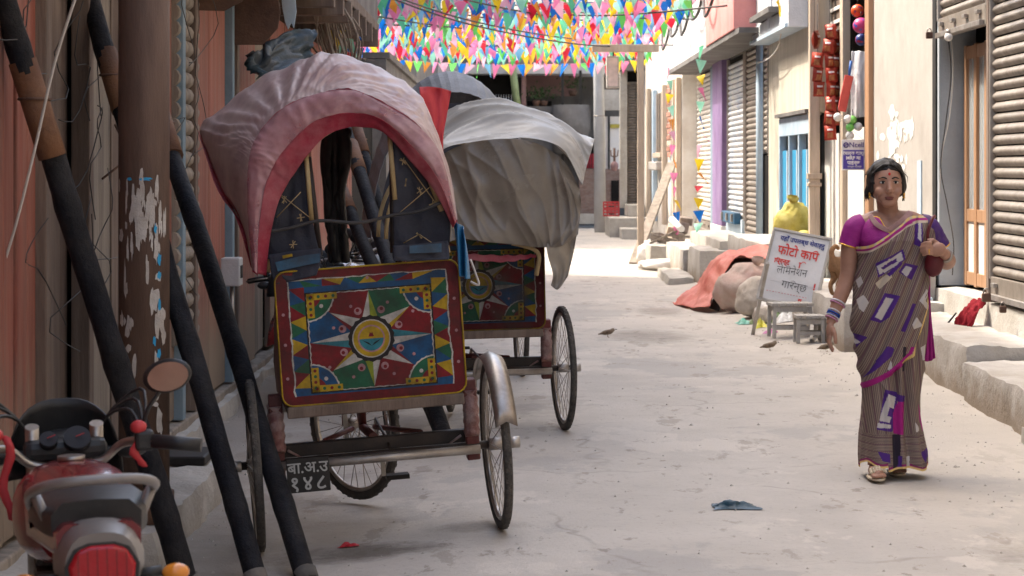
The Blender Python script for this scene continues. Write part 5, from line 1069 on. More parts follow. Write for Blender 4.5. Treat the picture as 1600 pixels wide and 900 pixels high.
loft([mid_(row1), row2], 90, 10, lambda u, v: V(0, .018, -.008)).build('hood_cloth', M['crimson'], r1, world=True, fix=False)
loft([mid_(row1), row2], 120, 16, lambda u, v: V(.1, -.8, .2) * (.018 * math.sin(math.pi * v) + .012 * nz(u * 9, v * 2, 8) + .012 * (.4 - abs(nz(u * 24, v * 2 + u * 3, 3)) ** .6))).build('hood_band', M['bandplastic'], r1, world=True, fix=False)
loft([mid_(row0), mid_(row1)], 120, 12, lambda u, v: V(0, -.6, .2) * (.012 * nz(u * 14, v * 2, 5) - .004)).build('hood_lining', M['crimson'], r1, world=True, fix=False, solid=.002)
loft([A([(398, 418, 9.44), (374, 340, 9.54), (345, 296, 9.67), (314, 203, 9.89)]), A([(404, 420, 9.43), (384, 352, 9.53), (360, 312, 9.66), (322, 222, 9.88)]), A([(408, 432, 9.46), (392, 370, 9.56), (372, 330, 9.7), (334, 250, 9.95)])], 40, 10, lambda u, v: V(-.012, -.02, 0) + V(0, .02, 0) * nz(u * 9, v * 3, 1)).build('side_curtain', M['crimson'], r1, world=True, fix=False, solid=.002)
for nm, pts, m in (('back_flap', [[(437, 300), (462, 262), (478, 246)], [(424, 352), (458, 345), (487, 338)], [(417, 405), (460, 402), (500, 398)]], 'navy'), ('back_flap', [[(613, 205), (640, 240), (668, 282)], [(614, 300), (655, 310), (702, 335)], [(615, 392), (655, 394), (700, 396)]], 'navy')):
    loft([A(r, 9.40) for r in pts], 24, 24, lambda u, v: V(0, .018, 0) * nz(u * 4, v * 4, 7)).build(nm, M[m], r1, world=True, fix=False, solid=.004)
for a, b_ in (((478, 240), (487, 345)), ((608, 205), (617, 312)), ((640, 200), (690, 330))): MB().tube(A([a, b_], 9.385), .010, 8).build('bamboo_rib', M['bamboo'], r1, world=True)
for a, b_ in (((612, 206), (614, 395)), ((482, 245), (500, 398))): MB().tube(A([a, b_], 9.41), .012, 8).build('hood_post', M['frame'], r1, world=True)
q = MB()
for px, py in ((444, 312), (470, 340), (656, 298), (634, 285), (655, 368), (630, 252), (458, 382), (676, 318)):
    for k in range(3): a = random.random() * 3.1; s = .016; c = at(px, py, 9.375); q.beam(c - V(math.cos(a) * s, 0, math.sin(a) * s), c + V(math.cos(a) * s, 0, math.sin(a) * s), .003, .003)
for a, b_ in (((632, 250), (690, 330)), ((618, 338), (672, 292)), ((440, 305), (484, 340)), ((432, 340), (470, 300)), ((630, 380), (655, 366)), ((655, 366), (682, 384))): q.tube(A([a, b_], 9.378), .0022, 4)
q.build('thread_ties', M['bamboo'], r1, world=True)['kind'] = 'stuff'
loft([A([(420, 398), (460, 392), (502, 388)], 9.33), A([(424, 428), (462, 420), (500, 412)], 9.31), A([(430, 444), (462, 438), (494, 430)], 9.30)], 16, 8, lambda u, v: V(0, .012, 0) * nz(u * 6, v * 3, 3)).build('rear_skirt', M['navy'], r1, world=True, fix=False, solid=.004)
loft([A([(614, 384), (655, 381), (700, 376)], 9.33), A([(614, 402), (655, 402), (702, 400)], 9.31), A([(616, 408), (655, 407), (700, 405)], 9.30)], 16, 8, lambda u, v: V(0, .012, 0) * nz(u * 6, v * 3, 9)).build('rear_skirt', M['navy'], r1, world=True, fix=False, solid=.004)
M['bluepatch'] = mat('faded_blue_patch', (.03, .10, .17), (.025, .05, .08), (.06, .06, .06), rough=.7, scale=12, a3=.5)
loft([A([(430, 410), (470, 400), (500, 396)], 9.30), A([(434, 424), (470, 416), (500, 410)], 9.295)], 12, 4).build('skirt_patch', M['bluepatch'], r1, world=True, fix=False); loft([A([(640, 384), (690, 380)], 9.30), A([(640, 396), (690, 394)], 9.295)], 8, 4).build('skirt_patch', M['bluepatch'], r1, world=True, fix=False)
MB().box(0, .04, 0, .004, 0, .012).xf(Matrix.Translation(at(442, 404, 9.29)) @ Euler((0, R(-12), 0)).to_matrix().to_4x4()).build('yellow_tag', M['p_yellow'], r1, world=True)
MB().tube([cat(A([(418, 362), (455, 356), (500, 345), (560, 348), (615, 336), (655, 330), (694, 314)], 9.36), i / 40) for i in range(41)], .007, 8).build('tie_rope', M['cable'], r1, world=True)
loft([A([(708, 345), (718, 350), (726, 358)], 9.36), A([(712, 385), (722, 388), (730, 390)], 9.36), A([(718, 430), (725, 434), (733, 436)], 9.38)], 14, 20, lambda u, v: V(.004, .03, 0) * math.sin(u * 11 + v * 3)).build('blue_streamer', mat('blue_plastic_strip', (.02, .14, .30), (.015, .09, .2), rough=.4, bump=.3), r1, world=True, fix=False, solid=.002)
loft([A([(655, 136, 9.9), (680, 136, 9.95), (705, 142, 10.0)]), A([(660, 175, 9.85), (682, 178, 9.9), (698, 182, 9.95)]), A([(668, 225, 9.8), (682, 225, 9.85), (692, 222, 9.9)]), A([(690, 290, 9.7), (694, 285, 9.75), (696, 280, 9.8)])], 16, 24, lambda u, v: V(0, .03, 0) * nz(u * 5, v * 5, 6)).build('red_side_cloth', mat('bright_red_cloth', (.60, .065, .075), (.52, .05, .06), rough=.7, bump=.2, transl=.3), r1, world=True, fix=False, solid=.002)
for pts in ([(418, 425), (445, 285), (500, 215), (560, 190), (615, 200), (670, 275), (700, 395)], ): MB().tube([cat(A(pts, 9.43), i / 40) for i in range(41)], .011, 8).build('hood_hoop', M['bamboo'], r1, world=True)
MB().tube([cat(A([(425, 420, 9.6), (400, 300, 9.75), (420, 180, 9.85), (500, 120, 9.85), (600, 135, 9.85), (660, 200, 9.8), (690, 330, 9.7), (695, 400, 9.6)]), i / 40) for i in range(41)], .011, 8).build('hood_hoop', M['bamboo'], r1, world=True)
cloth('hanging_coat', 'dark coat hanging inside the hood of the painted rickshaw', 'coat', [A([(506, 200), (525, 198), (546, 200)], 10.05), A([(502, 250), (525, 250), (546, 250)], 10.05), A([(508, 300), (524, 300), (536, 300)], 10.05), A([(510, 350), (526, 350), (540, 350)], 10.05), A([(516, 410), (530, 410), (544, 410)], 10.05)], M['black'], 20, 30, .05, 4, 3, .02)

# ---------------------------------------------------------------- second rickshaw
r2 = thing('cycle_rickshaw', 'cycle rickshaw with its hood wrapped in grey translucent plastic sheeting', 'rickshaw', (-.194, 13.09, -.012), (0, R(-1.2), R(9)))
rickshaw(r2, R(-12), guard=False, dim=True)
M['greyplastic'] = mat('milky_grey_plastic', (.60, .57, .52), (.54, .51, .46), (.46, .43, .385), rough=.28, scale=3, bump=.1, bscale=5, a3=.35, s3=1.8, spec=.5, transl=.3)
M['brownplastic'] = mat('dirty_clear_plastic', (.24, .20, .155), (.19, .155, .12), (.30, .265, .22), rough=.25, scale=2, bump=.1, bscale=5, a3=.4, s3=1.5, spec=.5, transl=.15, alpha=.72, alpha2=.95)
ra = A([(655, 330), (668, 265), (692, 238), (730, 221), (780, 214), (825, 217), (862, 231), (890, 255), (910, 290)], 12.85)
rb = A([(652, 290, 13.0), (664, 228, 13.1), (694, 195, 13.15), (732, 180, 13.15), (778, 177, 13.15), (828, 186, 13.15), (870, 205, 13.1), (900, 232, 13.05), (916, 262, 13.0)])
rc = A([(655, 270, 13.3), (668, 208, 13.4), (696, 177, 13.4), (732, 165, 13.4), (776, 160, 13.4), (826, 170, 13.4), (870, 189, 13.35), (905, 205, 13.2), (929, 216, 13.1)])
rd = A([(662, 300, 13.9), (680, 240, 13.9), (706, 210, 13.9), (738, 196, 13.95), (776, 192, 13.95), (822, 200, 13.9), (862, 220, 13.85), (890, 245, 13.8), (905, 270, 13.7)])
def wg(u, v): return V(.2, -.7, .7) * (.05 * nz(u * 4 + v * 3, v * 4 - u, 1.5) + .06 * (.4 - abs(nz(u * 1.6 + v * 1.0, v * 5 - u * 1.5, 3.5)) ** .7) + .022 * (.4 - abs(nz(u * 3 + v * 2, v * 11 - u * 5, 7)) ** .7))
loft([ra, rb, rc, rd], 180, 80, wg).build('plastic_top_sheet', M['greyplastic'], r2, world=True, fix=False, solid=.002)
ba = A([(662, 275), (675, 262), (694, 240), (730, 224), (780, 217), (825, 220), (860, 235), (886, 258), (904, 292)], 12.88)
bm_ = A([(676, 320), (690, 310), (708, 302), (740, 300), (785, 300), (826, 300), (862, 304), (890, 310), (908, 318)], 12.82)
bb = A([(690, 384), (700, 379), (720, 373), (760, 378), (800, 382), (832, 386), (856, 386), (878, 384), (903, 366)], 12.80)
def wb_(u, v): return V(0, -1, 0) * (.05 * nz(u * 3, v * 2.5, 9) + .045 * (.4 - abs(nz(u * 4.5 + nz(v * 2, u * 2, 3) * .8, v * .9, 12)) ** .7) + .016 * (.4 - abs(nz(u * 11 - v * 1.5, v * 1.2, 15)) ** .7))
loft([ba, bm_, bb], 180, 80, wb_).build('plastic_back_sheet', M['brownplastic'], r2, world=True, fix=False, solid=.0015)
loft([A([(853, 378, 12.82), (876, 370, 12.84), (903, 356, 12.95)]), A([(856, 400, 12.8), (878, 398, 12.84), (897, 390, 12.9)]), A([(864, 428, 12.8), (878, 425, 12.83), (890, 420, 12.86)]), A([(861, 446, 12.8), (872, 452, 12.8), (887, 432, 12.82)])], 20, 30, lambda u, v: V(0, .05, 0) * nz(u * 3, v * 3, 6)).build('hanging_corner', M['brownplastic'], r2, world=True, fix=False, solid=.0015)
loft([A([(722, 395), (790, 398), (838, 396)], 12.86), A([(722, 405), (790, 408), (838, 400)], 12.84)], 30, 6, lambda u, v: V(0, .02, -.008 * abs(math.sin(u * 18)))).build('red_fringe', M['crimson'], r2, world=True, fix=False, solid=.003)
MB().tube([cat(A([(838, 430, 12.9), (842, 400, 12.88), (830, 388, 12.86), (800, 380, 12.86)]), i / 20) for i in range(21)], .012, 8).build('bamboo_rib', M['bamboo'], r2, world=True)
for s in (-.42, 0, .42): pass
MB().tube([V(.5 * math.cos(a) * 1.0, .0, 1.12 + .56 * math.sin(a)) for a in [math.pi * k / 24 for k in range(25)]], .012, 8).build('hood_hoop', M['bamboo'], r2)
MB().tube([V(.5 * math.cos(a) * 1.0, .45, 1.12 + .54 * math.sin(a)) for a in [math.pi * k / 24 for k in range(25)]], .012, 8).build('hood_hoop', M['bamboo'], r2)
MB().ell((.12, -.03, .24), .028, 10, 8).build('hanging_bell', M['rust'], r2); MB().tube([V(.12, -.03, .26), V(.12, -.03, .35)], .004, 5).build('bell_chain', M['rust'], r2)
MB().tube([cat(A([(735, 405, 9.8), (744, 430, 9.8), (748, 445, 9.8), (735, 440, 9.8)]), i / 12) for i in range(13)], .005, 6).build('brake_cable', M['wirewhite'], r1, world=True)

# ---------------------------------------------------------------- third rickshaw
r3 = thing('cycle_rickshaw', 'cycle rickshaw with a rounded grey ribbed hood behind the plastic wrapped one', 'rickshaw', (-.43, 16.6, -.02), (0, 0, R(7)))
rickshaw(r3, R(5), guard=False)
M['ribbed'] = mat('grey_ribbed_vinyl', (.20, .20, .21), (.15, .15, .155), rough=.55, scale=5, bump=.2)
P = []
for i in range(61):
    a = math.pi * i / 60; k = .004 * (i % 2); P.append([V((.62 + k) * math.cos(a) * (1 - .12 * (v - .5) ** 2), lerp(-.30, .85, v), 1.02 + (1.2 + k) * math.sin(a) * (1 - .28 * abs(v - .42) ** 1.6 * 2)) for v in [j / 16 for j in range(17)]])
MB().grid(P, 0, False).build('ribbed_hood', M['ribbed'], r3, fix=False, solid=.004)
MB().grid([[V(.55 * math.cos(a) * s, -.29, 1.02 + .96 * math.sin(a) * s) for a in [math.pi * k / 30 for k in range(31)]] for s in (.45, 1)], 0, True).build('hood_back', M['navy'], r3, fix=False)
# ================================================================ MOTORBIKES (local: origin under the rear wheel, +Y forward)
M['bikered'] = mat('dark_red_bike_paint', (.16, .010, .014), (.13, .008, .011), rough=.25, bump=0, coat=.5, scale=4)
M['silver'] = mat('silver_bike_plastic', (.25, .232, .22), (.20, .185, .175), (.13, .115, .105), rough=.35, metal=.3, scale=6, bump=.03, a3=.3)
M['blackplastic'] = mat('black_bike_plastic', (.018, .018, .019), (.03, .029, .028), rough=.45, scale=8, bump=.1)
M['redlens'] = mat('red_tail_lens', (.52, .012, .022), (.42, .008, .016), rough=.14, bump=.15, bscale=60, coat=.6, scale=10, transl=.25)
M['amber'] = mat('amber_lens', (.72, .26, .03), (.6, .2, .02), rough=.2, bump=0, coat=.5)
M['mirror'] = mat('mirror_glass', (.85, .85, .85), rough=.05, metal=1, bump=0)
M['lampglass'] = mat('headlamp_glass', (.62, .63, .64), (.5, .5, .5), rough=.1, metal=.5, bump=0)
M['dial'] = mat('gauge_face', (.02, .021, .025), (.015, .015, .018), rough=.45, bump=0, spec=.2)
def arc_sheet(cx_, cy_, cz_, w_, fn, nu, nv): pass
def bike(label, loc, rot, ribbons=True, group=None):
    t = thing('motorbike', label, 'motorbike', loc, rot, group)
    wheel(t, (0, 0, .30), .30, .045, key='m'); wheel(t, (0, 1.27, .30), .30, .036, key='m')
    def b(mb, n, m, par=None, **k): return mb.build(n, M[m], par or t, **k)
    # frame, engine, exhaust
    b(MB().tube([V(0, 1.02, .80), V(0, .55, .74), V(0, -.02, .68)], .022, 8).tube([V(0, .98, .74), V(0, .86, .38), V(0, .45, .30), V(0, .42, .62)], .02, 8), 'frame', 'frame')
    for s in (-1, 1): b(MB().tube([V(s * .09, 0, .30), V(s * .09, .42, .34)], .018, 8), 'swing_arm', 'frame'); b(MB().tube([V(s * .12, .02, .34), V(s * .12, .10, .64)], .026, 10), 'shock_absorber', 'chrome')
    en = b(MB().box(-.14, .14, .42, .74, .24, .48), 'engine', 'steel', bevel=.04)
    for k in range(5): b(MB().box(-.10, .10, .60, .80, .49 + k * .03, .505 + k * .03), 'cooling_fin', 'frame', en)
    b(MB().tube([V(.10, .78, .46), V(.14, .74, .25), V(.17, .45, .22), V(.19, .0, .28), V(.19, -.30, .34)], [.02, .02, .024, .042, .045], 12), 'exhaust', 'chrome')
    # tank, seat
    P = []
    for i in range(13):
        v = i / 12; y = lerp(.42, .92, v); wd = .155 * math.sin(math.pi * (.16 + .74 * v)) ** .6; h = .07 + .055 * math.sin(math.pi * (.12 + .75 * v)); P.append([V(wd * math.copysign(abs(math.cos(a)) ** .75, math.cos(a)), y, .70 + h * math.copysign(abs(math.sin(a)) ** .8, math.sin(a))) for a in [2 * math.pi * k / 24 for k in range(24)]])
    q = MB().grid(P, 0, True, True); q.poly(P[0]); q.poly(P[-1]); tk = b(q, 'fuel_tank', 'bikered'); b(MB().tube([V(0, .72, .822), V(0, .72, .835)], .035, 16), 'fuel_cap', 'chrome', tk)
    P = []
    for i in range(15):
        v = i / 14; y = lerp(-.24, .46, v); wd = lerp(.095, .13, math.sin(math.pi * min(1, v * 1.05)) ** .7); top = .845 - .055 * smooth(.35, .8, v) + .012 * (1 - v); P.append([V(-wd, y, top - .075), V(-wd * 1.02, y, top - .03), V(-wd * .75, y, top - .004), V(0, y, top), V(wd * .75, y, top - .004), V(wd * 1.02, y, top - .03), V(wd, y, top - .075)])
    q = MB().grid(P, 0, True); q.poly(P[0]); b(q, 'seat', 'blackplastic')
    # tail: red side cowls, silver tail piece, lamp, grab rail
    P = []
    for i in range(11):
        v = i / 10; y = lerp(.34, -.30, v); wd = lerp(.13, .088, v); P.append([V(-wd * .6, y, .66 + .06 * v), V(-wd, y, .70 + .05 * v), V(-wd * 1.02, y, .765 + .03 * v), V(-wd * .8, y, .79 + .025 * v), V(wd * .8, y, .79 + .025 * v), V(wd * 1.02, y, .765 + .03 * v), V(wd, y, .70 + .05 * v), V(wd * .6, y, .66 + .06 * v)])
    q = MB().grid(P, 0, True, True); q.poly(P[-1]); tc = b(q, 'tail_cowl', 'bikered')
    P = []
    for i in range(9):
        v = i / 8; y = lerp(-.27, -.375, v); s = lerp(1.04, .82, v ** 1.5); P.append([V(x * s, y, .745 + z * s) for x, z in ((-.055, -.085), (-.09, -.05), (-.098, .0), (-.075, .055), (-.04, .075), (.04, .075), (.075, .055), (.098, .0), (.09, -.05), (.055, -.085))])
    q = MB().grid(P, 0, True, True); q.poly(P[-1]); tp = b(q, 'tail_piece', 'silver', sub=1)
    lens = [(-.042, -.062), (-.066, -.038), (-.070, .0), (-.052, .032), (-.025, .042), (.025, .042), (.052, .032), (.070, .0), (.066, -.038), (.042, -.062)]
    tl = MB().slab([V(x, -.366, .738 + z) for x, z in lens], (0, -.022, 0)).build('tail_light', M['redlens'], t, bevel=.008)
    b(MB().slab([V(x * 1.12, -.366, .738 + z * 1.12) for x, z in lens], (0, -.012, 0)), 'lamp_bezel', 'blackplastic', tl)
    [b(MB().box(-.05 + .02 * k - .001, -.05 + .02 * k + .001, -.3895, -.3883, .685 + .006 * abs(k - 2.5), .778 - .006 * abs(k - 2.5)), 'lens_rib', 'bikered', tl) for k in range(6)]
    gr = MB().tube([cat([V(-.125, .10, .80), V(-.135, -.08, .85), V(-.125, -.24, .885), V(-.085, -.31, .905), V(0, -.325, .91), V(.085, -.31, .905), V(.125, -.24, .885), V(.135, -.08, .85), V(.125, .10, .80)], i / 40) for i in range(41)], .0115, 10); b(gr, 'grab_rail', 'silver')
    [b(MB().tube([V(x * .09, -.16, .78), V(x * .128, -.16, .868)], .012, 8), 'rail_bracket', 'silver') for x in (-1, 1)]
    P = []
    for i in range(14):
        a = R(40 + i * 11); P.append([V(u * .085, -math.cos(a) * .36, .30 + math.sin(a) * .36 - abs(u) * .02) for u in (-1, -.5, 0, .5, 1)])
    b(MB().grid(P, 0, True), 'rear_mudguard', 'blackplastic', solid=.004); b(MB().box(-.10, .10, -.385, -.378, .44, .60), 'number_plate', 'redplastic', bevel=.003)
    for s in (-1, 1):
        i_ = b(MB().tube([V(s * .07, -.30, .70), V(s * .13, -.31, .705)], .012, 8), 'indicator_stalk', 'blackplastic'); b(MB().ell((s * .158, -.315, .700), (.030, .022, .020), 14, 10), 'indicator', 'amber', i_)
        i_ = b(MB().tube([V(s * .06, 1.10, .80), V(s * .15, 1.08, .80)], .010, 8), 'indicator_stalk', 'blackplastic'); b(MB().ell((s * .18, 1.08, .80), (.045, .034, .026), 14, 10), 'indicator', 'blackplastic', i_)
    # front: fork, mudguard, headlamp, visor, gauges, handlebar, mirrors
    for s in (-1, 1): b(MB().tube([V(s * .085, 1.02, .88), V(s * .085, 1.27, .30)], .019, 10), 'fork_leg', 'chrome')
    P = []
    for i in range(14):
        a = R(25 + i * 10); P.append([V(u * .06, 1.27 - math.cos(a) * .335, .30 + math.sin(a) * .335 - abs(u) * .015) for u in (-1, 0, 1)])
    b(MB().grid(P, 0, True), 'front_mudguard', 'bikered', solid=.003)
    def bf(mb, *a, **k): return b(mb.xf(Matrix.Translation((0, 0, -.075))), *a, **k)
    hl = bf(MB().ell((0, 1.12, .84), (.105, .10, .095), 18, 12), 'headlamp', 'blackplastic'); bf(MB().ell((0, 1.165, .84), (.085, .06, .075), 18, 12), 'lamp_glass', 'lampglass', hl)
    P = []
    for i in range(9):
        v = i / 8; P.append([V(math.sin(a) * lerp(.16, .125, v ** 2), 1.19 - .05 * v - (1 - math.cos(a)) * .10, lerp(.80, 1.015, v) - abs(math.sin(a)) ** 3 * .06 * v) for a in [R(-80 + 160 * k / 14) for k in range(15)]])
    bf(MB().grid(P, 0, True), 'visor', 'blackplastic', solid=.005)
    ins = bf(MB().box(-.11, .11, .97, 1.07, .865, .92), 'instrument_cluster', 'blackplastic', bevel=.02)
    for x, r_ in ((-.045, .024), (.03, .036)): 
        u = V(0, -.75, .66).normalized(); bf(MB().tube([V(x, .975, .915), V(x, .975, .915) + u * .02], r_, 20), 'gauge', 'dial', ins); bf(MB().beam(V(x - .004, .958, .930), V(x + .018, .953, .938), .003, .002), 'needle', 'redplastic', ins)
    hb = bf(MB().tube([cat([V(-.33, .84, .90), V(-.22, .87, .915), V(-.15, .95, .905), V(-.09, .97, .86), V(0, .965, .85), V(.09, .97, .86), V(.15, .95, .905), V(.22, .87, .915), V(.33, .84, .90)], i / 48) for i in range(49)], .012, 8), 'handlebar', 'chrome')
    for s in (-1, 1):
        bf(MB().tube([V(s * .22, .87, .915), V(s * .345, .835, .90)], .019, 10), 'grip', 'blackplastic', hb); bf(MB().box(s * .20 - .025, s * .20 + .025, .86, .91, .89, .945), 'switch_box', 'blackplastic', hb, bevel=.01)
        bf(MB().tube([V(s * .19, .92, .915), V(s * .27, .925, .91), V(s * .345, .895, .90)], .006, 6), 'lever', 'chrome', hb)
        mi_ = bf(MB().tube([V(s * .19, .89, .94), V(s * .215, .90, 1.0), V(s * .245, .88, 1.045)], .006, 6), 'mirror_stem', 'blackplastic', hb)
        bf(MB().ell((s * .265, .875, 1.085), (.068, .018, .045), 20, 12, 0, Euler((0, R(-12 * s), R(-20 * s))).to_matrix()), 'mirror_shell', 'blackplastic', mi_)
        bf(MB().add([V(s * .265, .853, 1.085) + Euler((0, R(-12 * s), R(-20 * s))).to_matrix() @ V(.056 * math.cos(a), 0, .038 * math.sin(a)) for a in [2 * math.pi * k / 24 for k in range(24)]], [tuple(range(24))]), 'mirror_glass', 'mirror', mi_)
        bf(MB().beam(V(s * .10, .10, .33), V(s * .22, .10, .34), .035, .02), 'foot_peg', 'blackplastic')
    for s in (-1, 1):
        for k in range(3): bf(MB().tube([cat([V(s * .20, .90, .92), V(s * (.17 + .02 * k), .99 + .02 * k, .99 + .025 * k), V(s * .10, 1.08, .94), V(s * .05, 1.05, .74)], i / 14) for i in range(15)], .005, 6), 'control_cable', 'blackplastic', hb)
    if ribbons:
        for s, L_ in ((1, .10), (-1, .22)):
            q = MB().grid([[V(s * .17 + k * .012 + .012 * math.sin(i), .875, .95 - L_ * i / 8 + .004 * math.sin(k * 2 + i)) for k in range(3)] for i in range(9)], 0, True); bf(q, 'red_ribbon', 'redplastic', hb, solid=.003); bf(MB().ell((s * .185, .872, .955), (.022, .018, .018), 10, 8), 'ribbon_knot', 'redplastic', hb)
    b(MB().tube([V(-.10, .42, .26), V(-.22, .40, .0)], .012, 8), 'side_stand', 'frame')
    return t
bike('dark red motorbike with a silver grab rail parked below the slanting props', (-.925, 5.2, -.07), (0, R(-2), R(14)))
lb = 'black motorbike parked by the far red planks, seen through the rickshaw hood'
k0 = bike(lb, (-1.25, 16.2, -.06), (0, R(4), R(172)), False, 'parked motorbikes beyond the rickshaw')
for (x, y, a) in ((-1.05, 18.4, 160), (-1.15, 20.6, 185)):
    c = copy_tree(k0); c.location = (x, y, -.05); c.rotation_euler = (0, R(4), R(a))
# ================================================================ THE WOMAN
WS = .003111
def wp(px, py): return ((px - 1395) * WS, (744 - py) * WS)
wo = thing('person', 'woman in a brown and purple patterned sari walking with a dark red bag', 'person', (1.851, 11.2, .0))
M['skin'] = mat('brown_skin', (.35, .188, .13), (.305, .158, .108), (.385, .213, .15), rough=.5, scale=14, bump=.06, bscale=120, a3=.4, spec=.4, obj=True)
def body_mesh():
    q = MB()
    def head(p):
        k = 1.0
        if p.z < -.1: k *= 1 - .20 * smooth(-.1, -1, p.z) * (1 if abs(p.x) > .02 else 1)      # jaw narrows
        if p.y < 0 and abs(p.x) < .55: k *= 1 - .035 * math.exp(-((p.z - .13) / .10) ** 2) * (1 - math.exp(-(p.x / .16) ** 2))   # eye sockets
        return k
    hc = V(-.031, 0, 1.412)
    q.ell(hc, (.076, .094, .120), 40, 32, 0, Euler((R(4), 0, 0)).to_matrix(), head)
    q.ell((-.031, -.062, 1.332), (.036, .030, .027), 16, 12); q.ell((-.031, -.05, 1.36), (.052, .04, .04), 16, 12)          # chin, mouth mass
    q.tube([V(-.031, -.086, 1.432), V(-.031, -.098, 1.405), V(-.031, -.108, 1.388)], [.008, .011, .015], 12); q.ell((-.031, -.100, 1.385), (.019, .014, .010), 14, 10)   # nose
    for s in (-1, 1): q.ell((-.031 + s * .040, -.063, 1.385), (.026, .026, .024), 14, 10); q.ell((-.031 + s * .077, .008, 1.405), (.010, .020, .030), 12, 10)   # cheeks, ears
    q.tube([V(-.028, .012, 1.35), V(-.02, .018, 1.28), V(-.005, .02, 1.215)], [.052, .050, .066], 20)
    q.ell((0, .012, 1.12), (.155, .100, .155), 32, 20); q.tube([V(-.165, .018, 1.205), V(-.09, .02, 1.232), V(0, .02, 1.235), V(.09, .02, 1.232), V(.165, .018, 1.205)], [.054, .058, .06, .058, .054], 16)
    q.ell((0, .005, .98), (.135, .095, .14), 28, 18); q.ell((-.01, .01, .83), (.165, .118, .15), 28, 18)
    for P, r in (([V(-.08, 0, .82), V(-.066, -.035, .46), V(-.098, -.08, .10), V(-.105, -.085, .055)], [.085, .056, .036, .036]), ([V(.075, 0, .82), V(.045, .0, .46), V(.025, .09, .12), V(.025, .105, .07)], [.085, .056, .036, .036])): q.tube([cat(P, i / 12) for i in range(13)], [cat([Vector((x, 0, 0)) for x in r], i / 12).x for i in range(13)], 16)
    for x, y in ((-.105, -.145), (.025, .045)):
        q.ell((x, y, .045), (.036, .095, .028), 20, 12)
        for k in range(5): q.tube([V(x - .028 + k * .014, y - .07, .036), V(x - .030 + k * .015, y - .115 + .008 * abs(k - 1.2), .030)], [.010, .008], 8)
    # her right arm, hanging
    L = [V(-.180, .02, 1.205), V(-.205, .022, 1.09), V(-.215, .022, .975), V(-.255, .0, .87), V(-.298, -.02, .772), V(-.303, -.024, .745)]
    q.tube([cat(L, i / 16) for i in range(17)], [cat([Vector((x, 0, 0)) for x in (.053, .046, .040, .036, .025, .024)], i / 16).x for i in range(17)], 18)
    q.ell((-.309, -.028, .712), (.019, .036, .046), 18, 12, 0, Euler((0, R(4), 0)).to_matrix())
    for k, (dy, L_) in enumerate(((-.028, .068), (-.010, .078), (.009, .072), (.026, .058))):
        a = V(-.311, -.028 + dy, .685); q.tube([a, a + V(-.004, dy * .1, -L_ * .45), a + V(.006, dy * .15, -L_ * .8), a + V(.016, dy * .1, -L_)], [.0095, .009, .0082, .007], 10)
    a = V(-.300, -.055, .725); q.tube([a, a + V(.006, -.022, -.022), a + V(.010, -.026, -.055), a + V(.012, -.022, -.075)], [.012, .011, .010, .008], 10)
    # her left arm, bent to hold the bag
    L = [V(.170, .02, 1.205), V(.215, .03, 1.12), V(.262, .035, 1.045), V(.258, -.06, 1.055), V(.222, -.15, 1.088), V(.212, -.165, 1.095)]
    q.tube([cat(L, i / 18) for i in range(19)], [cat([Vector((x, 0, 0)) for x in (.053, .046, .041, .036, .026, .025)], i / 18).x for i in range(19)], 18)
    q.ell((.185, -.178, 1.108), (.042, .022, .034), 18, 12, 0, Euler((0, R(-20), R(-12))).to_matrix())
    for k, (dz, L_) in enumerate(((.026, .058), (.009, .066), (-.008, .062), (-.024, .050))):
        a = V(.155, -.185, 1.112 + dz); q.tube([a, a + V(-L_ * .45, -.012, .004), a + V(-L_ * .75, .010, -.004), a + V(-L_ * .62, .030, -.006)], [.0095, .009, .0085, .007], 10)
    a = V(.190, -.165, 1.135); q.tube([a, a + V(-.026, -.006, .018), a + V(-.055, -.004, .018)], [.012, .011, .008], 10)
    me = q.mesh('tmp', M['skin']); o = bpy.data.objects.new('tmp', me); COL.objects.link(o)
    md = o.modifiers.new('r', 'REMESH'); md.mode = 'VOXEL'; md.voxel_size = .0042; md.use_smooth_shade = True
    sm = o.modifiers.new('s', 'SMOOTH'); sm.factor = .5; sm.iterations = 3
    me2 = bpy.data.meshes.new_from_object(o.evaluated_get(bpy.context.evaluated_depsgraph_get())); bpy.data.objects.remove(o)
    me2.materials.clear(); me2.materials.append(M['skin']); return me2
child('body', body_mesh(), wo)
# face
hcx = -.031; M['hair'] = mat('black_hair', (.012, .010, .010), (.024, .020, .018), rough=.42, scale=30, stretch=(1, 1, .2), bump=.4, bscale=60, obj=True, spec=.25)
ew, ei = flat('eye_white', (.50, .46, .43), .3), flat('eye_iris', (.012, .008, .006), .2)
for s in (-1, 1):
    e = MB().ell((hcx + s * .031, -.0805, 1.428), (.0148, .008, .0062), 16, 10).build('eye', ew, wo); MB().ell((hcx + s * .031, -.0862, 1.428), (.0066, .0036, .0062), 12, 8).build('iris', ei, e)
    MB().tube([cat([V(hcx + s * .012, -.090, 1.447), V(hcx + s * .030, -.0885, 1.4535), V(hcx + s * .050, -.075, 1.446)], i / 8) for i in range(9)], [.0026, .0034, .0036, .0036, .0034, .003, .0026, .002, .0014], 6).build('eyebrow', M['hair'], wo)
    MB().tube([cat([V(hcx + s * .015, -.0855, 1.430), V(hcx + s * .031, -.0885, 1.4355), V(hcx + s * .048, -.077, 1.430)], i / 8) for i in range(9)], .0018, 6).build('eyelid', M['hair'], wo)
lip = mat('lips', (.20, .065, .055), rough=.45, bump=0)
MB().ell((hcx, -.0905, 1.3565), (.024, .008, .0052), 16, 8).ell((hcx, -.0895, 1.3485), (.020, .008, .0060), 16, 8).build('lips', lip, wo)
MB().ell((hcx, -.0935, 1.470), (.0062, .0025, .0075), 12, 8).build('tika', flat('red_tika', (.55, .02, .02)), wo)
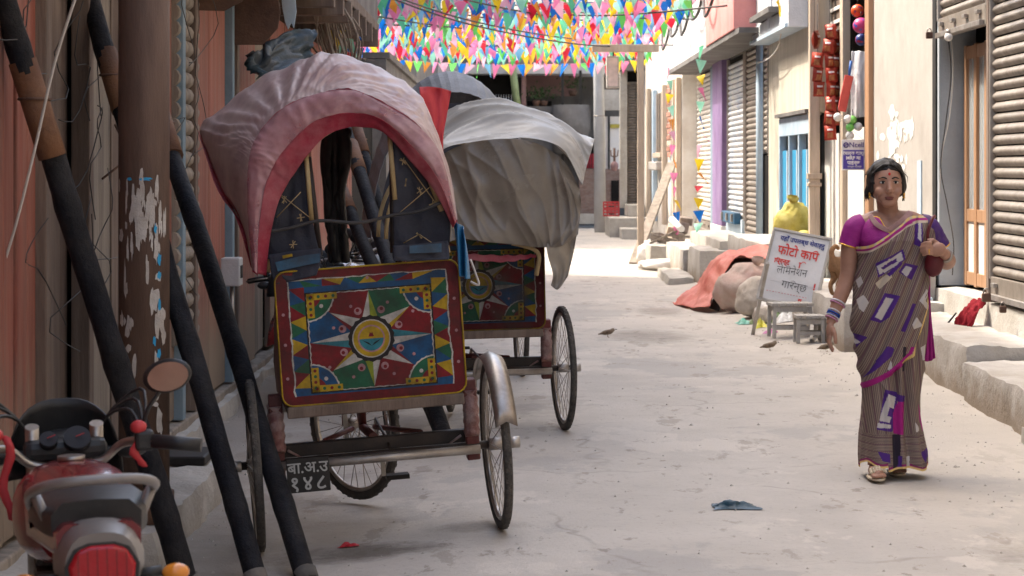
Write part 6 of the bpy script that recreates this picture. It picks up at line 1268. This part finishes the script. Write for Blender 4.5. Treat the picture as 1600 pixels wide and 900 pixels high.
def hairfn(p):
    k = 1 + .06 * nz(p.x * 4, p.y * 4, p.z * 2) + .03 * nz(p.x * 12, p.y * 12, p.z * 3)
    if p.y < -.2 and p.z < .50 and abs(p.x) < .78: k *= .84
    if p.z < -.35: k *= 1 - .25 * smooth(-.35, -1, p.z)
    return k
hq = MB().ell((hcx, .016, 1.426), (.0965, .106, .121), 56, 40, 0, None, hairfn); hr = hq.build('hair', M['hair'], wo)
MB().ell((hcx + .01, .105, 1.40), (.055, .04, .055), 18, 12).build('hair_bun', M['hair'], wo)
q = MB()
for k in range(130):      # locks swept over the temples
    s = -1 if k % 2 else 1; a = random.random(); p0 = V(hcx + s * random.uniform(0, .03), -.07 + .03 * a, 1.517 - .012 * a); p1 = V(hcx + s * (.066 + .01 * a), -.050 + .04 * a, 1.478); p2 = V(hcx + s * (.083 + .008 * a), -.018 + .03 * a, 1.425); p3 = V(hcx + s * (.082 + (.022 if s < 0 else .006) * random.random()), -.01 + .05 * a, random.uniform(1.335, 1.385))
    q.tube([cat([p0, p1, p2, p3], i / 8) for i in range(9)], [.002, .0035, .004, .004, .004, .0038, .003, .002, .0008], 5)
for k in range(12):      # loose strands
    a = random.random() * 2 * math.pi; p0 = V(hcx + .09 * math.cos(a), .01 + .05 * math.sin(a), 1.47 + .03 * random.random()); d_ = V(math.cos(a) * .018, 0, random.uniform(-.06, -.02))
    q.tube([p0, p0 + d_ * .5 + V(math.cos(a) * .008, 0, .004), p0 + d_], [.0016, .0012, .0006], 4)
q.build('hair_locks', M['hair'], wo)
M['gold'] = mat('gold_jewellery', (.72, .42, .09), (.60, .33, .06), rough=.28, metal=.85, bump=0)
for s in (-1, 1): MB().ell((hcx + s * .083, -.012, 1.372), (.007, .007, .010), 10, 8).tube([V(hcx + s * .083, -.012, 1.363), V(hcx + s * .083, -.012, 1.352)], [.004, .008], 8).build('earring', M['gold'], wo)
NK = [V(-.075, .0, 1.255), V(-.062, -.055, 1.225), V(-.035, -.085, 1.198), V(-.012, -.088, 1.192), V(.015, -.08, 1.202), V(.042, -.05, 1.225), V(.055, .0, 1.255)]
q = MB().tube([cat(NK, i / 40) for i in range(41)], .005, 8)
for i in range(13): q.ell(cat(NK, .2 + .6 * i / 12) + V(0, -.004, -.006), (.007, .006, .009), 8, 6)
q.ell((-.015, -.095, 1.184), (.016, .007, .012), 10, 8); q.build('necklace', M['gold'], wo)
# ---- clothes: profiles of half width to each side and depth front and back, by height
PR = [(0.04, 0.1562, 0.1562, 0.18, 0.15), (0.1, 0.1581, 0.1544, 0.165, 0.15), (0.2, 0.1535, 0.1414, 0.14, 0.15), (0.3, 0.144, 0.1278, 0.132, 0.145), (0.4, 0.1404, 0.1278, 0.128, 0.14), (0.5, 0.1494, 0.135, 0.128, 0.14), (0.6, 0.1693, 0.1562, 0.13, 0.142), (0.7, 0.1823, 0.1674, 0.135, 0.146), (0.8, 0.1906, 0.1693, 0.14, 0.148), (0.87, 0.186, 0.1637, 0.136, 0.142), (0.95, 0.1711, 0.1544, 0.128, 0.125), (1.02, 0.1618, 0.1525, 0.128, 0.118), (1.08, 0.1562, 0.1581, 0.138, 0.118), (1.15, 0.1668, 0.1785, 0.14, 0.118), (1.2, 0.163, 0.1804, 0.118, 0.112), (1.235, 0.1455, 0.163, 0.098, 0.1), (1.262, 0.1145, 0.1339, 0.078, 0.092), (1.285, 0.0776, 0.0921, 0.055, 0.082)]
def prof(z):
    z = min(max(z, PR[0][0]), PR[-1][0])
    for a, b in zip(PR[:-1], PR[1:]):
        if a[0] <= z <= b[0]: t = (z - a[0]) / (b[0] - a[0]); return [lerp(a[i], b[i], t) for i in range(1, 5)]
def ringpt(z, th, off=0.0):
    xl, xr, yf, yb = prof(z); c, s = math.cos(th), math.sin(th); e = .86
    x = math.copysign(abs(c) ** e, c) * ((xr if c > 0 else xl) + off); y = -math.copysign(abs(s) ** e, s) * ((yf if s > 0 else yb) + off)
    return x, y
def pip(x, y, poly):
    ins = False; j = len(poly) - 1
    for i in range(len(poly)):
        xi, yi = poly[i]; xj, yj = poly[j]
        if (yi > y) != (yj > y) and x < (xj - xi) * (y - yi) / (yj - yi) + xi: ins = not ins
        j = i
    return ins
def Z(pts, ox, oy, s): return [(ox + a / s, oy + b / s) for a, b in pts]
z2 = lambda p: Z(p, 1270, 230, 3.333)
z3 = lambda p: Z(p, 1270, 480, 3.104)
z6 = lambda p: Z(p, 1280, 460, 8.0)
PU, WH, MG, GD, TN, BK = (.060, .018, .155), (.43, .40, .385), (.28, .012, .15), (.60, .42, .16), (.44, .37, .28), (.022, .016, .026)
PRINT = [(PU, z2([(305, 600), (442, 525), (455, 578), (348, 655), (318, 672)])), (WH, z2([(312, 615), (436, 540), (444, 580), (326, 658)])), (PU, z2([(330, 622), (410, 572), (414, 590), (345, 632)])), (WH, z2([(345, 640), (420, 590), (424, 600), (350, 650)])),
         (PU, z2([(420, 642), (455, 596), (528, 612), (490, 685)])), (WH, z2([(438, 645), (463, 612), (494, 622), (466, 668)])), (PU, z2([(498, 500), (518, 332), (556, 332), (546, 518)])), (WH, z2([(524, 470), (540, 345), (550, 350), (541, 492)])), (TN, z2([(303, 702), (372, 645), (388, 668), (325, 732)])),
         (PU, z2([(276, 890), (348, 750), (428, 765), (372, 872), (330, 905)])), (WH, z2([(300, 875), (356, 775), (395, 782), (336, 892)])), (WH, z2([(218, 790), (246, 762), (272, 800), (246, 852), (224, 832)])), (WH, z2([(216, 690), (238, 665), (250, 700), (228, 730)])),
         (PU, z6([(955, 430), (1100, 85), (1150, 100), (1010, 445)])), (PU, z2([(360, 655), (430, 590), (440, 600), (375, 668)])), (WH, z2([(530, 790), (575, 730), (582, 745), (550, 790), (592, 832), (582, 845)])), (WH, z2([(552, 790), (588, 748), (592, 765), (568, 792), (594, 818), (590, 830)])),
         (PU, z6([(650, 810), (800, 615), (875, 640), (785, 765), (740, 812)])), (PU, z6([(418, 475), (565, 510), (470, 605), (440, 655)])), (WH, z6([(430, 540), (485, 580), (438, 615)])), (WH, z6([(1095, 350), (1150, 255), (1245, 372), (1118, 412)])), (WH, z6([(1215, 640), (1305, 605), (1292, 795), (1250, 805)])),
         (PU, z3([(328, 385), (388, 400), (384, 500), (362, 588), (286, 576), (300, 538)])), (WH, z3([(345, 408), (384, 425), (372, 480), (350, 470), (338, 512), (360, 520), (348, 545), (300, 535), (318, 480)])), (WH, z3([(292, 545), (358, 555), (355, 572), (288, 568)])), (MG, z3([(368, 500), (392, 445), (424, 445), (417, 602), (368, 596)])), (PU, z3([(384, 408), (428, 418), (424, 446), (390, 446)])),
         (BK, z3([(362, 600), (400, 600), (395, 740), (360, 760)])), (WH, z3([(340, 290), (358, 240), (362, 300)])), (WH, z3([(472, 540), (502, 580), (478, 592)])), (MG, z3([(498, 450), (532, 560), (524, 602), (505, 545)])), (PU, z3([(288, 678), (346, 690), (348, 732), (308, 722)])), (PU, z3([(500, 690), (548, 676), (552, 712), (528, 742)])), (WH, z3([(424, 704), (446, 704), (440, 756), (424, 756)])), (PU, z3([(390, 700), (405, 700), (398, 752), (384, 752)])), (PU, z3([(226, 350), (335, 178), (372, 192), (360, 228), (250, 322)])), (BK, z3([(412, 180), (430, 180), (425, 300), (410, 300)]))]
PB = [(c, p, min(a for a, b in p), max(a for a, b in p), min(b for a, b in p), max(b for a, b in p)) for c, p in PRINT[::-1]]
EDGE = [wp(*p) for p in ((1462, 352), (1452, 425), (1441, 480), (1416, 550), (1385, 580), (1342, 606))]
def edge_side(x, z):
    """signed distance to the lower edge of the draped end: positive on the drape"""
    best = 9; sgn = 1
    for (ax, az), (bx_, bz) in zip(EDGE[:-1], EDGE[1:]):
        dx_, dz = bx_ - ax, bz - az; L2 = dx_ * dx_ + dz * dz; t = max(0, min(1, ((x - ax) * dx_ + (z - az) * dz) / L2)); ex, ez = x - ax - dx_ * t, z - az - dz * t; d = math.hypot(ex, ez)
        if d < best: best = d; sgn = 1 if (dx_ * ez - dz * ex) < 0 else -1
    return best * sgn
def top_z(x, front):
    return (1.118 + smooth(-.16, .115, x) * .150) if front else (1.10 + smooth(-.16, .12, x) * .165)
def sari():
    NR, NT = 300, 300; vs, colr, qv = [], [], []
    for i in range(NR + 1):
        s = i / NR
        for j in range(NT):
            w_ = j / NT; th = math.pi * (w_ / .72) if w_ < .72 else math.pi * (1 + (w_ - .72) / .28); front = math.sin(th) > 0
            z = lerp(.052, 1.2, s); x, y = ringpt(z, th)
            tz = top_z(max(-.17, min(.17, x)), front); hem = .052 + .018 * math.sin(th * 5 + 1) * .6 + (.022 if (front and x < -.05) else 0)
            z = lerp(hem, tz, s); x, y = ringpt(z, th); side = edge_side(x, z) if front else -.2
            off = .004
            if front:
                dr = smooth(-.004, .004, side); qd = (x * .92 - z * .39)            # across the drape
                off += dr * (.011 + .0075 * math.sin(qd * 105 + 3 * nz(x * 4, z * 4)) + .010 * (.4 - abs(nz(qd * 16, z * 2.5 - x * 2, 2)) ** .6))
                sk = (1 - dr) * smooth(.95, .6, z); u = x * 1.0 + .10 * (z - .5) * .3
                off += sk * (.015 * math.sin(u * 95 + 3 * nz(x * 3, z * 2, 4)) * math.exp(-((x - .035) / .09) ** 2) + .022 * (.4 - abs(nz(x * 9 + z, z * 2.4, 7)) ** .6)) 
            else: off += .008 * nz(th * 6, z * 2, 3)
            if z < .45: off += .012 * nz(th * 3.2, z * 2.5, 5) * smooth(.45, .1, z)
            x, y = ringpt(z, th, off)
            if front and z < .62: y -= .035 * math.exp(-((x + .10) / .06) ** 2) * smooth(.62, .2, z)      # the stepping leg
            vs.append(V(x, y, z)); px, py = 1395 + x / WS, 744 - z / WS; c = None; xm = px if front else 1395 - x / WS + 14
            hits = 0
            for ox, oy in ((-.45, -.35), (.45, -.35), (-.45, .35), (.45, .35)):
                for (cc, p, a0, a1, b0, b1) in PB:
                    if a0 - 1 <= xm <= a1 + 1 and b0 - 1 <= py <= b1 + 1 and pip(xm + ox, py + oy, p): c_ = cc; break
                else: continue
                hits += 1; c = c_
            al = hits / 4
            c0 = c
            if front:
                if -.010 < side < .002: c = GD if z > .56 else MG
                elif .002 <= side < .016 and z < .64: c = MG
                elif side > 0 and tz - z < .011: c = GD if (int(x * 90) % 3) else TN
                elif side > 0 and tz - z < .024: c = MG
                elif side > 0 and tz - z < .034: c = TN
            if z - hem < .010: c = GD
            elif z - hem < .020 and c is None: c = (.20, .02, .10)
            brd = c is not c0
            colr.append((*(c or (0, 0, 0)), (al if (hits and not brd) else 1.0) if c else 0.0))
            qv.append((x * .92 - z * .39) if (front and side > 0) else (x * 1.05 + .12 * z + (.3 if front else .7) if z > .22 else z * 1.3))
    fs = [(i * NT + j, i * NT + (j + 1) % NT, (i + 1) * NT + (j + 1) % NT, (i + 1) * NT + j) for i in range(NR) for j in range(NT)]
    me = bpy.data.meshes.new('sari'); me.from_pydata([tuple(v) for v in vs], [], fs); me.polygons.foreach_set('use_smooth', [True] * len(fs))
    a = me.attributes.new('print', 'FLOAT_COLOR', 'POINT'); a.data.foreach_set('color', [x for c in colr for x in c]); b = me.attributes.new('stripe', 'FLOAT', 'POINT'); b.data.foreach_set('value', qv)
    m = bpy.data.materials.new('sari_print'); m.use_nodes = True; t = m.node_tree; N, L = t.nodes, t.links; bs = N['Principled BSDF']; bs.inputs['Roughness'].default_value = .75; bs.inputs['Specular IOR Level'].default_value = .2
    def mth(op, *ar):
        x = N.new('ShaderNodeMath'); x.operation = op
        for i, q in enumerate(ar):
            if isinstance(q, (int, float)): x.inputs[i].default_value = q
            else: L.new(q, x.inputs[i])
        return x.outputs[0]
    def mix(f, c1, c2):
        x = N.new('ShaderNodeMix'); x.data_type = 'RGBA'; L.new(f, x.inputs[0])
        for i, c in ((6, c1), (7, c2)):
            if isinstance(c, tuple): x.inputs[i].default_value = (*c, 1)
            else: L.new(c, x.inputs[i])
        return x.outputs[2]
    at1 = N.new('ShaderNodeAttribute'); at1.attribute_name = 'stripe'; q = at1.outputs['Fac']
    tc = N.new('ShaderNodeTexCoord'); no = N.new('ShaderNodeTexNoise'); no.inputs['Scale'].default_value = 9; L.new(tc.outputs['Object'], no.inputs['Vector'])
    sp = N.new('ShaderNodeSeparateXYZ'); L.new(tc.outputs['Object'], sp.inputs[0])
    w1 = mth('SINE', mth('MULTIPLY', q, 2 * math.pi / .0088)); w2 = mth('SINE', mth('MULTIPLY', q, 2 * math.pi / .043)); w3 = mth('SINE', mth('MULTIPLY', mth('ADD', sp.outputs[2], mth('MULTIPLY', sp.outputs[0], -.6)), 2 * math.pi / .006))
    c = mix(mth('GREATER_THAN', w1, .25), (.165, .122, .103), (.235, .182, .148)); c = mix(mth('MULTIPLY', mth('GREATER_THAN', w1, .8), mth('GREATER_THAN', w2, -.3)), c, (.32, .255, .20)); c = mix(mth('MULTIPLY', mth('LESS_THAN', w1, -.75), mth('LESS_THAN', w2, .3)), c, (.085, .055, .055))
    c = mix(mth('MULTIPLY', mth('MULTIPLY', mth('GREATER_THAN', w2, .1), mth('GREATER_THAN', w3, .2)), .6), c, (.085, .06, .055)); c = mix(mth('MULTIPLY', mth('GREATER_THAN', w2, .88), .8), c, (.10, .035, .06))
    c = mix(mth('MULTIPLY', mth('MULTIPLY', no.outputs['Fac'], no.outputs['Fac']), .9), c, (.14, .102, .088))
    a2 = N.new('ShaderNodeAttribute'); a2.attribute_name = 'print'; c = mix(mth('GREATER_THAN', a2.outputs['Alpha'], .5), c, a2.outputs['Color']); L.new(c, bs.inputs['Base Color'])
    n2 = N.new('ShaderNodeTexNoise'); n2.inputs['Scale'].default_value = 300; L.new(tc.outputs['Object'], n2.inputs['Vector']); bp = N.new('ShaderNodeBump'); bp.inputs['Strength'].default_value = .25; bp.inputs['Distance'].default_value = .002; L.new(n2.outputs['Fac'], bp.inputs['Height']); L.new(bp.outputs[0], bs.inputs['Normal'])
    me.materials.append(m); M['sari'] = m; return child('sari', me, wo)
sari()
M['blouse'] = mat('magenta_blouse', (.30, .014, .205), (.24, .011, .165), rough=.65, scale=20, bump=.2, bscale=120, obj=True)
M['pblouse'] = mat('purple_sleeve', (.060, .018, .155), (.05, .014, .12), (.25, .18, .14), rough=.65, scale=30, bump=.2, a3=.3, obj=True)
P = []
for i in range(25):
    s = i / 24; row = []
    for j in range(96):
        th = 2 * math.pi * j / 96; x, y = ringpt(1.2, th); front = math.sin(th) > 0; tp = 1.262 - (.085 * math.exp(-((x + .02) / .052) ** 2) if front else .02)
        z = lerp(1.0, tp, s); x, y = ringpt(z, th, -.004); row.append(V(x, y, z))
    P.append(row)
bl = MB().grid(P, 0, True, True).build('blouse', M['blouse'], wo, fix=False, solid=.003)
MB().tube([P[-1][j] for j in range(96)], .0035, 6, closed=True).build('neck_piping', M['gold'], bl)
def sleeve(L, r, nm, m, wrinkle): 
    q = MB(); n = 20; pts = [cat(L, i / n) for i in range(n + 1)]; q.tube(pts, [cat([Vector((x, 0, 0)) for x in r], i / n).x * (1 + wrinkle * math.sin(i * 1.9)) for i in range(n + 1)], 26, cap=False); o = q.build(nm, M[m], wo, fix=False, solid=.003)
    d = (pts[-1] - pts[-2]).normalized(); u = d.orthogonal().normalized(); w_ = d.cross(u); MB().tube([pts[-1] + (u * math.cos(a) + w_ * math.sin(a)) * r[-1] for a in [2 * math.pi * k / 24 for k in range(24)]], .004, 6, closed=True).build('sleeve_hem', M['gold'], o)
sleeve([V(-.135, .018, 1.228), V(-.175, .018, 1.205), V(-.197, .021, 1.15), V(-.207, .022, 1.118)], [.050, .058, .055, .053], 'sleeve', 'blouse', .012)
sleeve([V(.13, .018, 1.226), V(.170, .02, 1.205), V(.205, .026, 1.15), V(.232, .03, 1.105)], [.052, .060, .058, .057], 'sleeve', 'pblouse', .015)
# end of the drape falling behind her left arm, collar folds
def wl(rows, m, nm, nu=16, nv=24, wv=.006, fr=6, solid=.003): loft(rows, nu, nv, lambda u, v: V(.3, -1, 0) * wv * math.sin(u * fr * 3 + v * 2)).build(nm, m, wo, fix=False, solid=solid)
def wq(l, y): return [V(wp(a, b)[0], y, wp(a, b)[1]) for a, b in l]
wl([wq([(1444, 420), (1452, 420), (1460, 420)], .10), wq([(1446, 480), (1454, 480), (1460, 480)], .10), wq([(1448, 530), (1456, 530), (1463, 528)], .09), wq([(1447, 566), (1457, 567), (1466, 562)], .09)], mat('magenta_border', (.33, .012, .19), rough=.65, obj=True), 'drape_end')
wl([wq([(1352, 336), (1358, 333)], -.075), wq([(1362, 352), (1369, 348)], -.108), wq([(1384, 364), (1390, 360)], -.118)], mat('pale_collar', (.42, .25, .24), rough=.7, obj=True), 'collar_fold', 6, 14, .002)
wl([wq([(1416, 328), (1424, 332)], -.06), wq([(1400, 342), (1408, 348)], -.10), wq([(1380, 356), (1386, 363)], -.118)], M['sari'] if False else mat('pale_collar', (.42, .25, .24), rough=.7, obj=True), 'collar_fold', 6, 14, .002)
# bangles, watch, ring, sandals
def bangle(c, ax, r, h, m, nm):
    c, ax = Vector(c), Vector(ax).normalized(); u = ax.orthogonal().normalized(); w_ = ax.cross(u); MB().tube([c + (u * math.cos(a) + w_ * math.sin(a)) * r for a in [2 * math.pi * k / 28 for k in range(28)]], h, 8, closed=True).build(nm, m, wo)
pkb, whb, blb = mat('pink_bangle', (.50, .22, .34), rough=.25, bump=0), mat('white_bangle', (.66, .64, .68), rough=.25, bump=0), mat('blue_bangle', (.02, .07, .33), rough=.2, bump=0)
ax = V(-.255, .0, .87) - V(-.298, -.02, .772)
for k, (t_, m) in enumerate(((.0, pkb), (.10, whb), (.20, blb), (.28, blb), (.36, blb), (.46, whb), (.98, pkb), (1.06, whb))): bangle(V(-.300, -.021, .768) + ax * t_ * .72, ax + V(.01, .02 * (k % 2), 0), .031 if t_ < .9 else .037, .0042, m, 'bangle')
ax2 = V(.258, -.06, 1.055) - V(.222, -.15, 1.088)
for k in range(3): bangle(V(.230, -.132, 1.081) + ax2 * .09 * k, ax2, .031, .005, M['chrome'] if 'chrome' in M else whb, 'watch_strap' if k else 'watch')
MB().tube([V(.142 + .0115 * math.cos(a) * .2, -.192 + .0115 * math.cos(a), 1.098 + .0115 * math.sin(a)) for a in [2 * math.pi * k / 12 for k in range(12)]], .003, 6, closed=True).build('ring', M['gold'], wo)
sn_ = mat('cream_sandal', (.62, .52, .38), (.5, .42, .3), rough=.5, scale=40)
for x, y in ((-.105, -.145), (.025, .045)):
    sd_ = MB().ell((x, y + .005, .014), (.043, .128, .012), 24, 8).build('sandal', sn_, wo)
    q = MB()
    for k in range(16): q.ell((x - .032 + (k % 6) * .013, y - .045 - (k // 6) * .014, .072 - (k // 6) * .006 - abs((k % 6) - 2.5) * .006), .0085, 8, 6)
    q.build('sandal_flowers', sn_, sd_)
# the bag under her arm
bgm = mat('dark_red_leather', (.12, .010, .017), (.08, .007, .012), rough=.45, bump=.15, scale=12)
bc = V(1.851, 11.2, 0) + V(.178, -.125, .965); bt = thing('handbag', 'dark red leather handbag clutched under the arm of the woman', 'bag', bc)
def bfn(p): return 1 + .06 * nz(p.x * 3, p.y * 3, p.z * 3)
MB().ell((0, 0, .075), (.046, .036, .066), 24, 18, 0, Euler((0, R(10), 0)).to_matrix(), bfn).build('bag_body', bgm, bt)
MB().tube([cat([V(-.03, -.01, .14), V(-.035, -.03, .22), V(-.01, -.01, .29), V(.012, .05, .30)], i / 20) for i in range(21)], .008, 8).build('strap', bgm, bt); MB().tube([V(-.05, -.04, .12), V(.0, -.05, .125), V(.05, -.04, .12)], .004, 6).build('zip', M['gold'], bt)

# ================================================================ DOG AND SPARROWS
def skin_mesh(pts, edges, rad, m, name, root=0, lev=2):
    me = bpy.data.meshes.new(name); me.from_pydata([tuple(p) for p in pts], edges, []); o = bpy.data.objects.new('tmp', me); COL.objects.link(o)
    md = o.modifiers.new('skin', 'SKIN'); md.use_smooth_shade = True
    for i, v in enumerate(me.skin_vertices[0].data): r = rad[i]; v.radius = r if isinstance(r, tuple) else (r, r); v.use_root = (i == root)
    s = o.modifiers.new('sub', 'SUBSURF'); s.levels = s.render_levels = lev
    me2 = bpy.data.meshes.new_from_object(o.evaluated_get(bpy.context.evaluated_depsgraph_get())); bpy.data.objects.remove(o); me2.materials.clear(); me2.materials.append(m); return me2
M['fur'] = mat('tan_dog_fur', (.34, .19, .10), (.26, .14, .07), (.12, .075, .05), rough=.9, scale=9, bump=.6, bscale=70, a3=.5, obj=True, spec=.1)
dp = at(1308, 462, 19.2); dg = thing('dog', 'small tan dog standing on the platform behind the woman', 'dog', (dp.x, dp.y, .432), (0, 0, R(-62)))
pts = [(0, 0, .27), (0, .12, .265), (0, .26, .27), (0, .34, .32), (0, .41, .38), (0, .46, .38), (0, .52, .355), (.045, -.01, .22), (.05, .015, .15), (.05, -.035, .09), (.05, -.02, .02), (.05, .01, .012), (-.045, -.01, .22), (-.05, .015, .15), (-.05, -.035, .09), (-.05, -.02, .02), (-.05, .01, .012), (.045, .25, .20), (.045, .25, .10), (.045, .25, .02), (.045, .275, .012), (-.045, .25, .20), (-.045, .25, .10), (-.045, .25, .02), (-.045, .275, .012), (0, -.05, .31), (0, -.06, .38), (0, -.015, .42), (0, .02, .385)]
eds = [(0, 1), (1, 2), (2, 3), (3, 4), (4, 5), (5, 6), (0, 7), (7, 8), (8, 9), (9, 10), (10, 11), (0, 12), (12, 13), (13, 14), (14, 15), (15, 16), (2, 17), (17, 18), (18, 19), (19, 20), (2, 21), (21, 22), (22, 23), (23, 24), (0, 25), (25, 26), (26, 27), (27, 28)]
rad = [.075, .072, .085, .055, .055, .045, .025, .045, .032, .02, .018, .02, .045, .032, .02, .018, .02, .035, .022, .018, .02, .035, .022, .018, .02, .026, .024, .022, .014]
child('body', skin_mesh(pts, eds, rad, M['fur'], 'body'), dg)
for s in (-1, 1): MB().slab([V(s * .02, .40, .42), V(s * .06, .40, .41), V(s * .065, .42, .36)], (0, .012, 0)).build('ear', M['fur'], dg, bevel=.004); MB().ell((s * .026, .475, .395), .008, 8, 6).build('eye', M['black'], dg)
MB().ell((0, .545, .358), .012, 8, 6).build('nose', M['black'], dg)
M['sparrow'] = mat('sparrow_feathers', (.20, .14, .09), (.10, .07, .05), (.32, .26, .20), rough=.85, scale=45, bump=.3, a3=.6, obj=True)
def sparrow(label, px, py, rz_):
    p = gp(px, py); t = thing('sparrow', label, 'bird', (p.x, p.y, rz(p.x, p.y)), (0, 0, rz_))
    pts = [(0, 0, .045), (.03, 0, .05), (.052, 0, .068), (.066, 0, .070), (-.03, 0, .040), (-.055, 0, .034), (-.085, 0, .028)]
    child('body', skin_mesh(pts, [(0, 1), (1, 2), (2, 3), (0, 4), (4, 5), (5, 6)], [.024, .023, .018, .012, .02, .010, (.010, .004)], M['sparrow'], 'body'), t)
    MB().tube([V(.074, 0, .070), V(.088, 0, .067)], [.005, .001], 6).build('beak', M['black'], t)
    for s in (-1, 1): MB().tube([V(.0, s * .010, .03), V(.005, s * .012, .002), V(.016, s * .012, .001)], .0016, 5).build('leg', M['rust'], t); MB().ell((-.012, s * .020, .047), (.040, .006, .014), 12, 8, 0, Euler((0, R(-10), 0)).to_matrix()).build('wing', M['sparrow'], t)
sparrow('sparrow standing alone on the open road beyond the rickshaws', 949, 528, R(10))
sparrow('sparrow pecking on the road in front of the signboard', 1202, 549, R(15))
sparrow('sparrow on the road edge beside the hanging hand of the woman', 1291, 556, R(20))
